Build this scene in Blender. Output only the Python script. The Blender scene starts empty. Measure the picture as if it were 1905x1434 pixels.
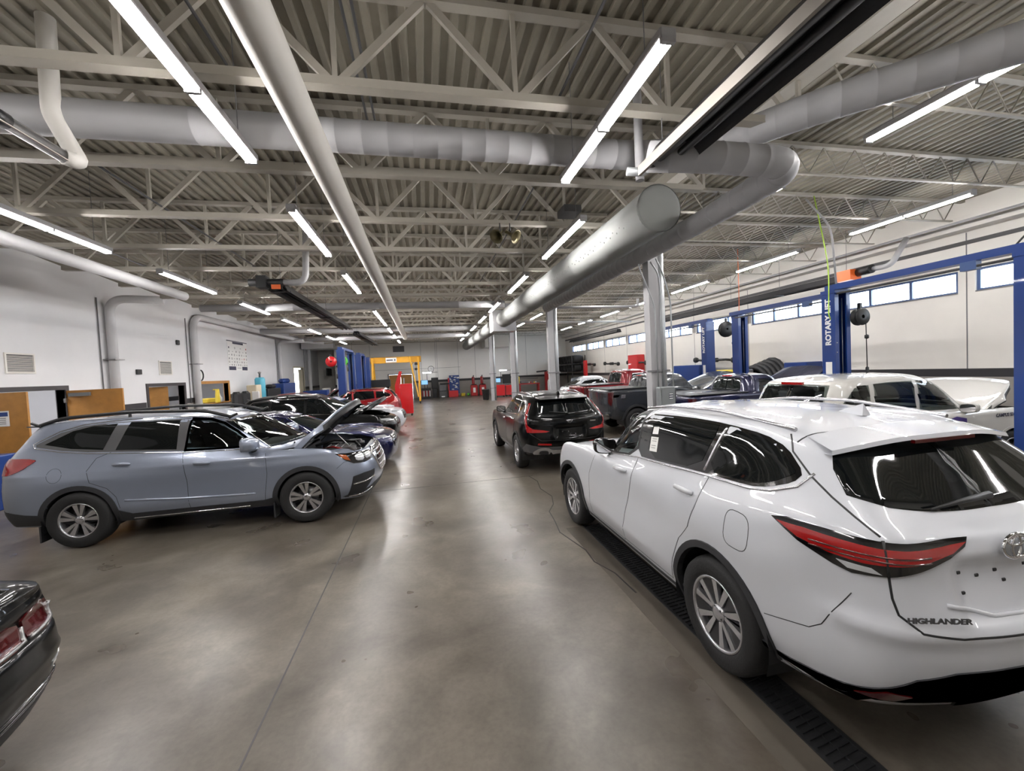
import bpy, bmesh, math, random
from math import sin, cos, pi, radians as rad, atan2, sqrt, hypot
from mathutils import Vector as V, Matrix
from mathutils.bvhtree import BVHTree
from mathutils.geometry import delaunay_2d_cdt
random.seed(7)
C = bpy.context.scene.collection
S = bpy.context.scene

# ---------------------------------------------------------------- camera, world, exposure
def make_camera():
    yaw, pitch, roll, h, f = .20409, -.0362, -.04855, 2.147, 764.6
    fwd = V((sin(yaw)*cos(pitch), cos(yaw)*cos(pitch), sin(pitch)))
    right = V((cos(yaw), -sin(yaw), 0)); up = right.cross(fwd)
    r = right*cos(roll)+up*sin(roll); u = up*cos(roll)-right*sin(roll)
    cam = bpy.data.cameras.new('camera'); co = bpy.data.objects.new('camera', cam); C.objects.link(co)
    cam.sensor_width = 36; cam.sensor_fit = 'HORIZONTAL'; cam.lens = f/1905*36; cam.clip_start = .05; cam.clip_end = 300
    m = Matrix((r, u, -fwd)).transposed().to_4x4(); m.translation = V((0, 0, h)); co.matrix_world = m
    S.camera = co
make_camera()
w = bpy.data.worlds.new('world'); S.world = w; w.use_nodes = True
bg = w.node_tree.nodes['Background']; bg.inputs[0].default_value = (.80, .90, 1, 1); bg.inputs[1].default_value = 4.0
S.view_settings.view_transform = 'Standard'; S.view_settings.look = 'None'; S.view_settings.gamma = 1
S.view_settings.use_curve_mapping = False; S.view_settings.exposure = 1.92
TUBE = 36.0      # radiance of the fluorescent tubes
cy = S.cycles
cy.use_denoising = True; cy.max_bounces = 7; cy.diffuse_bounces = 4; cy.glossy_bounces = 4; cy.transmission_bounces = 6; cy.transparent_max_bounces = 10
cy.use_light_tree = True; cy.sample_clamp_indirect = 6; cy.caustics_reflective = False; cy.caustics_refractive = False
cy.use_adaptive_sampling = True; cy.adaptive_threshold = .015

# ---------------------------------------------------------------- materials
M = {}
def srgb(r, g, b):
    f = lambda c: (c/255/12.92 if c/255 <= .04045 else ((c/255+.055)/1.055)**2.4)
    return (f(r), f(g), f(b), 1)
def mat(name, col, rough=.5, metal=0, coat=0, emit=0, noise=0, scale=4, bump=0, bscale=30, spec=.5, col2=None, crough=.03):
    m = bpy.data.materials.new(name); m.use_nodes = True; nt = m.node_tree; b = nt.nodes['Principled BSDF']
    c = srgb(*col); b.inputs['Base Color'].default_value = c
    b.inputs['Roughness'].default_value = rough; b.inputs['Metallic'].default_value = metal
    b.inputs['Specular IOR Level'].default_value = spec
    if coat: b.inputs['Coat Weight'].default_value = coat; b.inputs['Coat Roughness'].default_value = crough
    if emit: b.inputs['Emission Color'].default_value = c; b.inputs['Emission Strength'].default_value = emit
    tc = None
    def coord():
        n = nt.nodes.new('ShaderNodeTexCoord'); return n.outputs['Object']
    if noise or col2:
        n = nt.nodes.new('ShaderNodeTexNoise'); n.inputs['Scale'].default_value = scale; n.inputs['Detail'].default_value = 6; n.inputs['Roughness'].default_value = .6
        nt.links.new(coord(), n.inputs['Vector'])
        r = nt.nodes.new('ShaderNodeMix'); r.data_type = 'RGBA'
        c2 = srgb(*col2) if col2 else tuple(v*(1-noise) for v in c[:3])+(1,)
        r.inputs['A'].default_value = c; r.inputs['B'].default_value = c2
        mr = nt.nodes.new('ShaderNodeMapRange'); mr.inputs['From Min'].default_value = .35; mr.inputs['From Max'].default_value = .7
        nt.links.new(n.outputs['Fac'], mr.inputs['Value']); nt.links.new(mr.outputs[0], r.inputs['Factor'])
        nt.links.new(r.outputs['Result'], b.inputs['Base Color'])
    if bump:
        n = nt.nodes.new('ShaderNodeTexNoise'); n.inputs['Scale'].default_value = bscale; n.inputs['Detail'].default_value = 4
        nt.links.new(coord(), n.inputs['Vector'])
        bm = nt.nodes.new('ShaderNodeBump'); bm.inputs['Strength'].default_value = bump; bm.inputs['Distance'].default_value = .02
        nt.links.new(n.outputs['Fac'], bm.inputs['Height']); nt.links.new(bm.outputs[0], b.inputs['Normal'])
    M[name] = m; return m
def glassmat(name, tint, gl=.06):
    m = bpy.data.materials.new(name); m.use_nodes = True; nt = m.node_tree; nt.nodes.clear()
    o = nt.nodes.new('ShaderNodeOutputMaterial'); t = nt.nodes.new('ShaderNodeBsdfTransparent'); t.inputs[0].default_value = tint
    g = nt.nodes.new('ShaderNodeBsdfGlossy'); g.inputs['Roughness'].default_value = .01
    fr = nt.nodes.new('ShaderNodeFresnel'); fr.inputs[0].default_value = 1.5
    mx = nt.nodes.new('ShaderNodeMixShader'); nt.links.new(fr.outputs[0], mx.inputs[0]); nt.links.new(t.outputs[0], mx.inputs[1]); nt.links.new(g.outputs[0], mx.inputs[2])
    nt.links.new(mx.outputs[0], o.inputs[0]); M[name] = m; return m

mat('wall_white', (226, 226, 228), .6, noise=.07, scale=.6)
mat('wall_block', (228, 225, 219), .6, noise=.10, scale=.5)
mat('wall_block_lit', (242, 240, 235), .6, noise=.05, scale=.5)  # lighter copy of wall_block, extra light on the back wall put into colour
mat('band_black', (42, 41, 44), .5)
mat('wall_grey', (150, 146, 140), .55, noise=.12, scale=1)
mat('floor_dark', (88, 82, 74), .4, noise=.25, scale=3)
mat('deck', (150, 144, 130), .6, noise=.25, scale=1.2)
mat('truss', (172, 167, 156), .55, noise=.10, scale=3)
mat('duct_white', (166, 166, 168), .6, noise=.07, scale=1.5)
mat('pipe_white', (206, 206, 208), .55, noise=.08, scale=2)
mat('lip', (120, 114, 106), .6)
mat('duct_fabric', (140, 142, 140), .9, noise=.05, scale=2)
mat('steel', (150, 150, 150), .32, metal=.9)
mat('galv', (176, 180, 182), .42, metal=.55, noise=.12, scale=5)
mat('chrome', (225, 225, 228), .08, metal=1)
mat('satin_silver', (190, 190, 194), .25, metal=.9)
mat('black_metal', (34, 34, 36), .42)
mat('black_plastic', (30, 31, 33), .5, noise=.1)
mat('cladding', (42, 43, 46), .55)
mat('gloss_black', (8, 8, 10), .12, coat=1)
mat('rubber', (26, 26, 27), .75, bump=.15, bscale=60)
mat('wood_door', (178, 126, 60), .45, noise=.18, scale=6)
mat('frame_dark', (52, 48, 50), .5)
mat('lift_blue', (17, 54, 122), .4, coat=.3)
mat('win_blue', (60, 84, 130), .4)
mat('red_cab', (196, 24, 30), .3, coat=.5)
mat('red_tool', (165, 30, 32), .4)
mat('crane_yellow', (216, 160, 40), .45, noise=.1)
mat('yellow', (226, 200, 60), .5)
mat('paper', (232, 232, 230), .7)
mat('navy', (44, 46, 70), .6)
mat('text_white', (240, 240, 240), .5)
mat('grey_metal', (128, 132, 134), .45, metal=.2)
mat('dark_grey', (70, 70, 72), .55)
mat('mid_grey', (110, 110, 112), .6)
mat('beige', (206, 196, 172), .6)
mat('interior', (58, 58, 60), .7)
mat('seat', (84, 84, 88), .75)
mat('orange', (226, 104, 40), .5)
mat('screen', (120, 170, 230), .4, emit=.35)
mat('panel_light', (250, 250, 255), .4, emit=6)
mat('brass', (120, 112, 84), .35, metal=.6)
mat('green', (90, 190, 60), .5)
mat('lime', (170, 210, 60), .5)
mat('cyan', (90, 180, 205), .5)
mat('purple', (60, 40, 120), .5)
mat('lens_red', (150, 12, 12), .12, coat=1)
mat('lens_red_dark', (70, 8, 10), .15, coat=1)
mat('lens_clear', (205, 208, 212), .12, metal=.5, coat=1)
mat('lens_amber', (150, 72, 24), .15, coat=1)
mat('glass_dark', (14, 17, 18), .03, spec=.6)
mat('glass_smoke', (24, 30, 30), .03, spec=.6)
glassmat('glass_clear', (.62, .68, .66, 1)); glassmat('pane', (.95, .97, 1, 1)); glassmat('glass_tint', (.10, .12, .12, 1))
mat('paint_white', (194, 197, 203), .35, coat=1)
mat('paint_white2', (196, 195, 190), .35, coat=1)
mat('paint_silver', (142, 150, 166), .30, metal=.55, coat=1)
mat('paint_black', (2, 3, 4), .3, coat=.55, spec=.1)
mat('paint_navy', (12, 18, 66), .25, coat=1, metal=.3)
mat('paint_blue', (28, 30, 62), .25, coat=1, metal=.3)
mat('paint_red', (142, 16, 24), .25, coat=1, metal=.25)
mat('paint_maroon', (116, 20, 30), .25, coat=1, metal=.3)
mat('paint_grey', (52, 55, 60), .25, coat=1, metal=.3)
m = mat('tube', (255, 250, 252), .5); b_ = m.node_tree.nodes['Principled BSDF']; b_.inputs['Emission Color'].default_value = (1, .965, .94, 1); b_.inputs['Emission Strength'].default_value = TUBE

def floor_material():
    m = bpy.data.materials.new('polished_concrete'); m.use_nodes = True; nt = m.node_tree; b = nt.nodes['Principled BSDF']
    tc = nt.nodes.new('ShaderNodeTexCoord')
    def noise(sc, det=8, ro=.6, dist=0):
        n = nt.nodes.new('ShaderNodeTexNoise'); n.inputs['Scale'].default_value = sc; n.inputs['Detail'].default_value = det; n.inputs['Roughness'].default_value = ro; n.inputs['Distortion'].default_value = dist
        nt.links.new(tc.outputs['Object'], n.inputs['Vector']); return n.outputs['Fac']
    def ramp(src, stops):
        r = nt.nodes.new('ShaderNodeValToRGB'); e = r.color_ramp.elements
        e[0].position, e[0].color = stops[0][0], stops[0][1]; e[1].position, e[1].color = stops[-1][0], stops[-1][1]
        for p, c in stops[1:-1]: x = e.new(p); x.color = c
        nt.links.new(src, r.inputs[0]); return r.outputs[0]
    def mixc(f, a, c, mode='MIX'):
        n = nt.nodes.new('ShaderNodeMix'); n.data_type = 'RGBA'; n.blend_type = mode
        if isinstance(f, float): n.inputs['Factor'].default_value = f
        else: nt.links.new(f, n.inputs['Factor'])
        nt.links.new(a, n.inputs['A']); nt.links.new(c, n.inputs['B']) ; return n.outputs['Result']
    base = ramp(noise(.7, 6, .58, .5), [(.34, srgb(80, 73, 65)), (.5, srgb(104, 98, 89)), (.66, srgb(130, 123, 112))])
    fine = ramp(noise(3.0, 7, .6, .8), [(.28, (.60, .59, .57, 1)), (.66, (1, 1, 1, 1))])
    spots = ramp(noise(28, 5, .6), [(.2, (.72, .71, .70, 1)), (.6, (1, 1, 1, 1))])
    c = mixc(.8, base, fine, 'MULTIPLY'); c = mixc(.8, c, spots, 'MULTIPLY')
    nt.links.new(c, b.inputs['Base Color'])
    rr = ramp(noise(1.4, 3, .5), [(.2, (.25, .25, .25, 1)), (.8, (.36, .36, .36, 1))]); nt.links.new(rr, b.inputs['Roughness'])
    bm = nt.nodes.new('ShaderNodeBump'); bm.inputs['Strength'].default_value = .02; bm.inputs['Distance'].default_value = .01
    nt.links.new(noise(2.0, 3, .5), bm.inputs['Height']); nt.links.new(bm.outputs[0], b.inputs['Normal'])
    b.inputs['Specular IOR Level'].default_value = .55
    M['floor'] = m
floor_material()

# ---------------------------------------------------------------- mesh helpers
def T(o, label=None, cat=None, group=None, kind=None):
    if label: o['label'] = label
    if cat: o['category'] = cat
    if group: o['group'] = group
    if kind: o['kind'] = kind
    return o
def empty(name, label, cat, loc=(0, 0, 0), rz=0, group=None):
    o = bpy.data.objects.new(name, None); C.objects.link(o); o.location = loc; o.rotation_euler = (0, 0, rz); o.empty_display_size = .1
    return T(o, label, cat, group)
class MB:
    def __init__(s): s.v = []; s.f = []; s.m = []; s.mi = 0; s.sm = []
    def add(s, vs, fs, smooth=False):
        b = len(s.v); s.v += [tuple(v) for v in vs]
        for f in fs: s.f.append([b+i for i in f]); s.m.append(s.mi); s.sm.append(smooth)
        return s
    def box(s, a, b, rz=0, piv=None):
        x0, y0, z0 = a; x1, y1, z1 = b
        vs = [(x, y, z) for z in (z0, z1) for x, y in ((x0, y0), (x1, y0), (x1, y1), (x0, y1))]
        if rz:
            p = piv or ((x0+x1)/2, (y0+y1)/2); c_, s_ = cos(rz), sin(rz)
            vs = [(p[0]+(x-p[0])*c_-(y-p[1])*s_, p[1]+(x-p[0])*s_+(y-p[1])*c_, z) for x, y, z in vs]
        return s.add(vs, [(3, 2, 1, 0), (4, 5, 6, 7), (0, 1, 5, 4), (1, 2, 6, 5), (2, 3, 7, 6), (3, 0, 4, 7)])
    def bbox(s, a, b, r=.01):       # box with chamfered vertical and top edges
        x0, y0, z0 = a; x1, y1, z1 = b; r = min(r, (x1-x0)/2.1, (y1-y0)/2.1, (z1-z0)/2.1)
        def ring(z, q): return [(x0+q+r, y0+q, z), (x1-q-r, y0+q, z), (x1-q, y0+q+r, z), (x1-q, y1-q-r, z), (x1-q-r, y1-q, z), (x0+q+r, y1-q, z), (x0+q, y1-q-r, z), (x0+q, y0+q+r, z)]
        rs = [ring(z0, r*.7), ring(z0+r, 0), ring(z1-r, 0), ring(z1, r*.7)]
        vs = sum(rs, []); fs = [tuple(range(7, -1, -1)), tuple(range(24, 32))]
        for k in range(3):
            for i in range(8): j = (i+1) % 8; fs.append((k*8+i, k*8+j, k*8+8+j, k*8+8+i))
        return s.add(vs, fs)
    def bar(s, p, q, w=.05, h=None, up=(0, 0, 1)):     # rectangular bar between two points
        p, q = V(p), V(q); h = h or w; d = (q-p).normalized(); u = V(up)
        if abs(d.dot(u)) > .98: u = V((0, 1, 0))
        a = d.cross(u).normalized()*w/2; c = a.cross(d).normalized()*h/2
        vs = [p+x*a+y*c for x, y in ((-1, -1), (1, -1), (1, 1), (-1, 1))]+[q+x*a+y*c for x, y in ((-1, -1), (1, -1), (1, 1), (-1, 1))]
        return s.add(vs, [(3, 2, 1, 0), (4, 5, 6, 7), (0, 1, 5, 4), (1, 2, 6, 5), (2, 3, 7, 6), (3, 0, 4, 7)])
    def tube(s, pts, r=.02, n=10, cap=True, smooth=True):
        pts = [V(p) for p in pts]; rs = r if isinstance(r, (list, tuple)) else [r]*len(pts); vs = []; L = len(pts)
        d0 = (pts[1]-pts[0]).normalized(); a = d0.cross(V((0, 0, 1)))
        if a.length < .05: a = d0.cross(V((0, 1, 0)))
        a.normalize()
        for i, p in enumerate(pts):
            d = ((pts[min(i+1, L-1)]-p).normalized()+(p-pts[max(i-1, 0)]).normalized()).normalized()
            a = (a-d*a.dot(d)).normalized(); c = d.cross(a)
            k = 1
            if 0 < i < L-1:
                ca = (pts[i+1]-p).normalized().dot((p-pts[i-1]).normalized()); k = min(1.5, 1/max(.4, sqrt((1+ca)/2)))
            vs += [p+(a*cos(2*pi*j/n)+c*sin(2*pi*j/n))*rs[i]*(k if k < 1.08 else 1.0) for j in range(n)]
        fs = [(i*n+j, i*n+(j+1) % n, (i+1)*n+(j+1) % n, (i+1)*n+j) for i in range(L-1) for j in range(n)]
        s.add(vs, fs, smooth)
        if cap:
            b = len(s.v)-len(vs); s.f.append([b+j for j in range(n-1, -1, -1)]); s.m.append(s.mi); s.sm.append(False)
            s.f.append([b+(L-1)*n+j for j in range(n)]); s.m.append(s.mi); s.sm.append(False)
        return s
    def lathe(s, prof, n=24, axis='z', c=(0, 0, 0), smooth=True, close=False):
        vs = []
        for r_, h_ in prof:
            for j in range(n):
                a = 2*pi*j/n; x, y = r_*cos(a), r_*sin(a)
                p = {'z': (x, y, h_), 'y': (x, h_, y), 'x': (h_, x, y)}[axis]
                vs.append((p[0]+c[0], p[1]+c[1], p[2]+c[2]))
        L = len(prof); fs = [(i*n+j, i*n+(j+1) % n, ((i+1) % L)*n+(j+1) % n, ((i+1) % L)*n+j) for i in range(L-(0 if close else 1)) for j in range(n)]
        return s.add(vs, fs, smooth)
    def prism(s, poly, z0, z1, axis='z'):
        n = len(poly)
        def mp(a, b, h): return {'z': (a, b, h), 'y': (a, h, b), 'x': (h, a, b)}[axis]
        vs = [mp(a, b, z0) for a, b in poly]+[mp(a, b, z1) for a, b in poly]
        return s.add(vs, [tuple(range(n-1, -1, -1)), tuple(range(n, 2*n))]+[(i, (i+1) % n, n+(i+1) % n, n+i) for i in range(n)])
    def build(s, name, mats, parent=None, kind=None, bevel=0, fix=True):
        me = bpy.data.meshes.new(name); me.from_pydata(s.v, [], s.f)
        for mm in (mats if isinstance(mats, (list, tuple)) else [mats]): me.materials.append(M[mm])
        me.polygons.foreach_set('material_index', s.m); me.polygons.foreach_set('use_smooth', s.sm)
        if fix:
            bm = bmesh.new(); bm.from_mesh(me); bmesh.ops.recalc_face_normals(bm, faces=bm.faces); bm.to_mesh(me); bm.free()
        me.update()
        o = bpy.data.objects.new(name, me); C.objects.link(o)
        if parent is not None: o.parent = parent
        if kind: o['kind'] = kind
        if bevel:
            b = o.modifiers.new('b', 'BEVEL'); b.width = bevel; b.segments = 2; b.limit_method = 'ANGLE'; b.angle_limit = rad(40)
        return o
def Bx(name, a, b, m, parent=None, kind=None, r=0):
    mb = MB(); (mb.bbox(a, b, r) if r else mb.box(a, b)); return mb.build(name, m, parent, kind)
def Tb(name, pts, r, m, parent=None, n=10, kind=None):
    return MB().tube(pts, r, n).build(name, m, parent, kind)
def dup(o, parent=None, **kw):
    c = o.copy(); C.objects.link(c)
    if parent is not None: c.parent = parent
    for ch in list(o.children): dup(ch, c)
    for k, v in kw.items():
        if k == 'loc': c.location = v
        elif k == 'rz': c.rotation_euler = (0, 0, v)
        else: c[k] = v
    return c
def text(name, body, size, loc, rot, m, parent=None, ext=.002, sx=1, align='CENTER', bold=0):
    cu = bpy.data.curves.new(name, 'FONT'); cu.body = body; cu.size = size; cu.extrude = ext; cu.align_x = align; cu.align_y = 'CENTER'; cu.offset = bold
    cu.materials.append(M[m]); o = bpy.data.objects.new(name, cu); C.objects.link(o)
    o.location = loc; o.rotation_euler = rot; o.scale = (sx, 1, 1)
    dg = bpy.context.evaluated_depsgraph_get(); me = bpy.data.meshes.new_from_object(o.evaluated_get(dg)); me.name = name; bpy.data.objects.remove(o)
    o = bpy.data.objects.new(name, me); C.objects.link(o); o.location = loc; o.rotation_euler = rot; o.scale = (sx, 1, 1)
    if parent is not None: o.parent = parent
    return o
def bend(pts, r=.3, n=5):       # rounds the corners of a 3-D polyline
    pts = [V(p) for p in pts]; out = [pts[0]]
    for i in range(1, len(pts)-1):
        a, b, c = pts[i-1], pts[i], pts[i+1]; ra = min(r, (a-b).length*.49, (c-b).length*.49)
        p, q = b+(a-b).normalized()*ra, b+(c-b).normalized()*ra
        for k in range(n+1): t = k/n; out.append(p*(1-t)**2+b*2*t*(1-t)+q*t*t)
    out.append(pts[-1]); return out
# ================================================================ THE SETTING
XL, XR, YB, YF, X5 = -10.136, 13.70, 38.98, -5.0, 4.83
BAND0, BAND1 = 1.42, 1.63
def struct(name, mb, m, **k): return mb.build(name, m, None, 'structure', **k)
struct('floor', MB().box((XL-6, YF, -.2), (XR+.5, 44, 0)), 'floor')
# corrugated roof deck, ribs along the depth
mb = MB(); pr = []
for x0, x1, z in ((XL-.4, X5, 6.02), (X5, XR+.5, 5.90)):
    x = x0
    while x < x1:
        pr += [(x, z), (x+.07, z), (x+.085, z+.042), (x+.175, z+.042)]; x += .19
    pr += [(x1, z)]
n = len(pr); vs = [(x, y, z) for y in (YF, 44) for x, z in pr]; mb.add(vs, [(i, i+1, n+i+1, n+i) for i in range(n-1)])
struct('ceiling', mb, 'deck', fix=False)
def wall_holes(name, axis, c0, c1, u0, u1, z0, z1, holes, m):      # wall slab along u with rectangular holes (ua,ub,za,zb)
    mb = MB(); us = sorted({u0, u1, *[h[0] for h in holes], *[h[1] for h in holes]}); zs = sorted({z0, z1, *[h[2] for h in holes], *[h[3] for h in holes]})
    for a, b in zip(us, us[1:]):
        for c, d in zip(zs, zs[1:]):
            if any(h[0] <= a+1e-6 and b <= h[1]+1e-6 and h[2] <= c+1e-6 and d <= h[3]+1e-6 for h in holes): continue
            if axis == 'y': mb.box((c0, a, c), (c1, b, d))
            else: mb.box((a, c0, c), (b, c1, d))
    return mb
DR = [(11.2, 14.1, 0, 2.28), (17.7, 20.0, 0, 2.26), (21.1, 24.0, 1.30, 2.26), (35.0, 37.6, 0, 3.25)]
struct('wall_left', wall_holes('l', 'y', XL-.2, XL, YF, 44, 0, 6.15, DR, 0), 'wall_white')
def band(name, boxes): struct(name, sum_boxes(boxes), 'band_black')
def sum_boxes(bs):
    mb = MB()
    for a, b in bs: mb.box(a, b)
    return mb
band('trim_1', [((XL, a, BAND0), (XL+.008, b, BAND1)) for a, b in ((YF, 11.05), (14.25, 17.55), (20.15, 21.0), (24.1, 34.9), (37.7, 42.6))])
struct('trim_2', sum_boxes([((XL, a, .0), (XL+.006, b, BAND0)) for a, b in ((YF, 11.05), (14.25, 17.55), (20.15, 21.0), (24.1, 34.9), (37.7, 42.6))]), 'wall_grey')
# right wall with its high window strip
bays = [(8.19-3.66*2, 11.49-3.66*2)]+[(8.19+3.66*k, 11.50+3.66*k) for k in range(-1, 9)]
bays = [(a, b) for a, b in bays if b < 38.6]
WH = [(a, b, 3.60, 4.16) for a, b in bays]
struct('wall_right', wall_holes('r', 'y', XR, XR+.25, YF, 39.2, 0, 6.15, WH, 0), 'wall_block')
band('trim_3', [((XR-.008, YF, BAND0), (XR, 38.98, BAND1))])
struct('trim_4', sum_boxes([((XR-.006, YF, 0), (XR, 38.98, BAND0))]), 'wall_grey')
struct('painted_shadow_line', sum_boxes([((XR-.02, YF, 4.80), (XR, 38.98, 4.90))]), 'dark_grey')         # dark strip painted in as the shadow line below the roof beam
struct('trim_6', sum_boxes([((XR-.42, YF, 5.12), (XR, 38.98, 5.45)), ((XR-.12, YF, 5.45), (XR, 38.98, 5.9))]), 'wall_block')
for k, (a, b) in enumerate(bays):
    t = T(MB().build('window_%d' % (k+1), 'win_blue'), kind='structure') if False else None
    mb = MB(); x0, x1 = XR+.05, XR+.12
    for z0, z1 in ((3.60, 3.645), (4.105, 4.16)): mb.box((x0, a, z0), (x1, b, z1))
    for i in range(4):
        y = a+(b-a)*i/3; y0 = min(max(y-.035, a), b-.07); mb.box((x0, y0, 3.645), (x1, y0+.07, 4.105))
    wf = mb.build('window_%d' % (k+1), 'win_blue', None, 'structure')
    for i in range(3):
        y = a+(b-a)*i/3; MB().add([(x0+.03, y+.035, 3.645), (x0+.03, y+(b-a)/3-.035, 3.645), (x0+.03, y+(b-a)/3-.035, 4.105), (x0+.03, y+.035, 4.105)], [(3, 2, 1, 0)]).build('window_pane', 'pane', wf, fix=False)
    Bx('window_sill', (XR-.01, a, 3.57), (XR+.06, b, 3.60), 'mid_grey', wf)
# vertical joints of the precast wall panels
struct('trim_7', sum_boxes([((XR-.004, 8.0+3.66*k, BAND1), (XR, 8.025+3.66*k, 5.1)) for k in range(-2, 9)]), 'mid_grey')
# back wall
DB = (-3.34, -1.27)
struct('wall_back', wall_holes('b', 'x', YB, YB+.2, -7.95, XR+.2, 0, 6.15, [(DB[0], DB[1], 0, 2.28)], 0), 'wall_block_lit')
struct('wall_back_left', MB().box((XL, 42.6, 0), (-7.95, 42.8, 6.15)).box((-7.95, YB, 0), (-7.9, 42.6, 6.15)), 'wall_block_lit')
band('trim_8', [((a, YB-.01, BAND0), (b, YB, BAND1)) for a, b in ((-7.95, DB[0]-.1), (DB[1]+.1, XR))])
struct('trim_9', sum_boxes([((a, YB-.006, 0), (b, YB, BAND0)) for a, b in ((-7.95, DB[0]-.1), (DB[1]+.1, XR))]), 'wall_grey')
struct('trim_10', sum_boxes([((x, YB-.004, BAND1), (x+.02, YB, 6)) for x in (-6.4, -4.9, -.4, .9, 1.05, 3.0, 4.6, 9.6)]+[((-7.9, YB-.004, z), (x1, YB, z+.02)) for z, x1 in ((2.72, 3.2),)]), 'mid_grey')
struct('wall_front', MB().box((XL-.2, YF-.2, 0), (XR+.2, YF, 6.15)), 'wall_block')
# double wooden doors in the back wall
fr = MB().box((DB[0]-.08, YB-.05, 0), (DB[0], YB+.1, 2.36)).box((DB[1], YB-.05, 0), (DB[1]+.08, YB+.1, 2.36)).box((DB[0], YB-.05, 2.28), (DB[1], YB+.1, 2.36)).build('door_1', 'frame_dark', None, 'structure')
for s in (0, 1):
    xa = DB[0]+s*(DB[1]-DB[0])/2+.01; xb = xa+(DB[1]-DB[0])/2-.02
    d = Bx('door_panel', (xa, YB+.02, .02), (xb, YB+.06, 2.27), 'wood_door', fr)
    lx = xb-.30 if s == 0 else xa+.20
    Bx('door_glass', (lx, YB+.012, .95), (lx+.11, YB+.02, 1.95), 'paper', d)
    Bx('door_handle', (xb-.06 if s == 0 else xa+.03, YB-.03, 1.0), (xb-.03 if s == 0 else xa+.06, YB+.02, 1.25), 'steel', d)
# doors of the left wall
def jamb(name, y0, y1, z1, m, w=.12, z0=0, sill=False):
    mb = MB().box((XL-.22, y0-w, z0), (XL+.03, y0, z1+w)).box((XL-.22, y1, z0), (XL+.03, y1+w, z1+w)).box((XL-.22, y0, z1), (XL+.03, y1, z1+w))
    if sill: mb.box((XL-.25, y0-w, z0-.06), (XL+.1, y1+w, z0))
    return mb.build(name, m, None, 'structure')
j = jamb('door_2', 11.2, 14.1, 2.22, 'frame_dark')
d = Bx('door_panel', (XL+.03, 11.13, .02), (XL+1.42, 11.18, 2.20), 'wood_door', j)
d = Bx('door_panel', (XL+.03, 14.12, .02), (XL+1.40, 14.17, 2.19), 'wood_door', j)
Bx('door_closer', (XL+.12, 14.04, 2.02), (XL+.62, 14.12, 2.12), 'grey_metal', d)
Bx('door_hinge', (XL+.0, 14.05, 1.85), (XL+.05, 14.12, 1.97), 'steel', d)
j = jamb('door_3', 17.7, 20.0, 2.20, 'frame_dark')
d = MB().box((XL-1.3, 18.92, .02), (XL-.05, 18.97, 2.18), rz=rad(25), piv=(XL-.05, 19.0)).build('door_panel', 'wood_door', j)
Bx('door_latch', (XL-.25, 19.25, 1.0), (XL-.22, 19.32, 1.2), 'steel', d)
jamb('window_30', 21.1, 24.0, 2.22, 'wood_door', .13, 1.30, True)
j = jamb('door_4', 35.0, 37.6, 3.2, 'beige', .1)
Bx('door_leaf', (XL-.1, 36.5, .02), (XL-.04, 37.58, 3.1), 'beige', j)
T(Bx('glass_cabinet', (XL-1.5, 35.6, 0), (XL-.6, 36.5, 2.1), 'dark_grey'), 'tall grey glazed cabinet seen through the tall open doorway in the left wall', 'cabinet')
# rooms behind the left wall
struct('wall_side_room', MB().box((-14.6, 9, 0), (-14.5, 44, 3.6)).box((-14.6, 9, 3.4), (XL-.2, 44, 3.6)).box((-14.6, 8.9, 0), (XL-.2, 9, 3.6)).box((-14.6, 16.2, 0), (XL-.2, 16.3, 3.6)).box((-14.6, 30, 0), (XL-.2, 30.1, 3.6)), 'wall_white')
band('trim_11', [((-14.5, 9, 1.35), (-14.49, 16.2, 1.6)), ((-14.5, 16.3, 1.35), (-14.49, 30, 1.6))])
for y, lab in ((12.6, 'ceiling light glowing inside the office behind the first wooden double door'), (19, 'ceiling light glowing inside the room behind the narrow door'), (23, 'ceiling light glowing inside the storeroom behind the service window'), (34.5, 'ceiling light glowing inside the far room behind the tall doorway')):
    T(Bx('ceiling_light', (-13.2, y-.6, 3.36), (-11.6, y+.6, 3.4), 'panel_light'), lab, 'light')
for k, y in enumerate((21.2, 22.15, 23.1)):
    o = empty('wall_cabinet', ('nearest', 'middle', 'farthest')[k]+' of the white wall cabinets seen through the wood-framed service window', 'cabinet', (0, 0, 0), group='white wall cabinets behind the service window')
    Bx('cabinet_body', (-14.4, y, 1.75), (-14.0, y+.92, 2.9), 'paper', o); d = Bx('door', (-14.0, y+.02, 1.77), (-13.97, y+.9, 2.88), 'paper', o)
    Bx('handle', (-13.97, y+.75, 1.85), (-13.94, y+.77, 2.0), 'steel', d)
T(Bx('whiteboard', (-14.49, 11.6, 1.65), (-14.46, 14.6, 2.9), 'paper'), 'large white board on the office wall seen through the first doorway', 'whiteboard')

# floor joints, crack and trench drain
struct('trim_12', sum_boxes([((-1.145, YF, 0), (-1.133, 8.03, .002)), ((-1.14, 8.02, 0), (2.0, 8.032, .002)), ((-1.05, 15.2, 0), (3.6, 15.212, .002)), ((-1.145, 8.03, 0), (-1.135, 30, .002))]), 'dark_grey')
cr = [(1.92, 8.0), (1.98, 7.6), (1.9, 7.1), (1.96, 6.6), (1.86, 6.2), (1.70, 5.9), (1.66, 5.5), (1.60, 5.1), (1.66, 4.8), (1.72, 4.5), (1.70, 4.2), (1.80, 3.9), (1.82, 3.5)]
mb = MB()
for (a, b), (c, d) in zip(cr, cr[1:]): mb.bar((a, b, .0015), (c, d, .0015), .014, .003)
T(struct('floor_crack', mb, 'black_metal'))
mb = MB().box((1.95, YF, -.005), (2.20, 5.2, .003))
tr = mb.build('floor_drain_channel', 'black_metal', None, 'structure')
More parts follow.
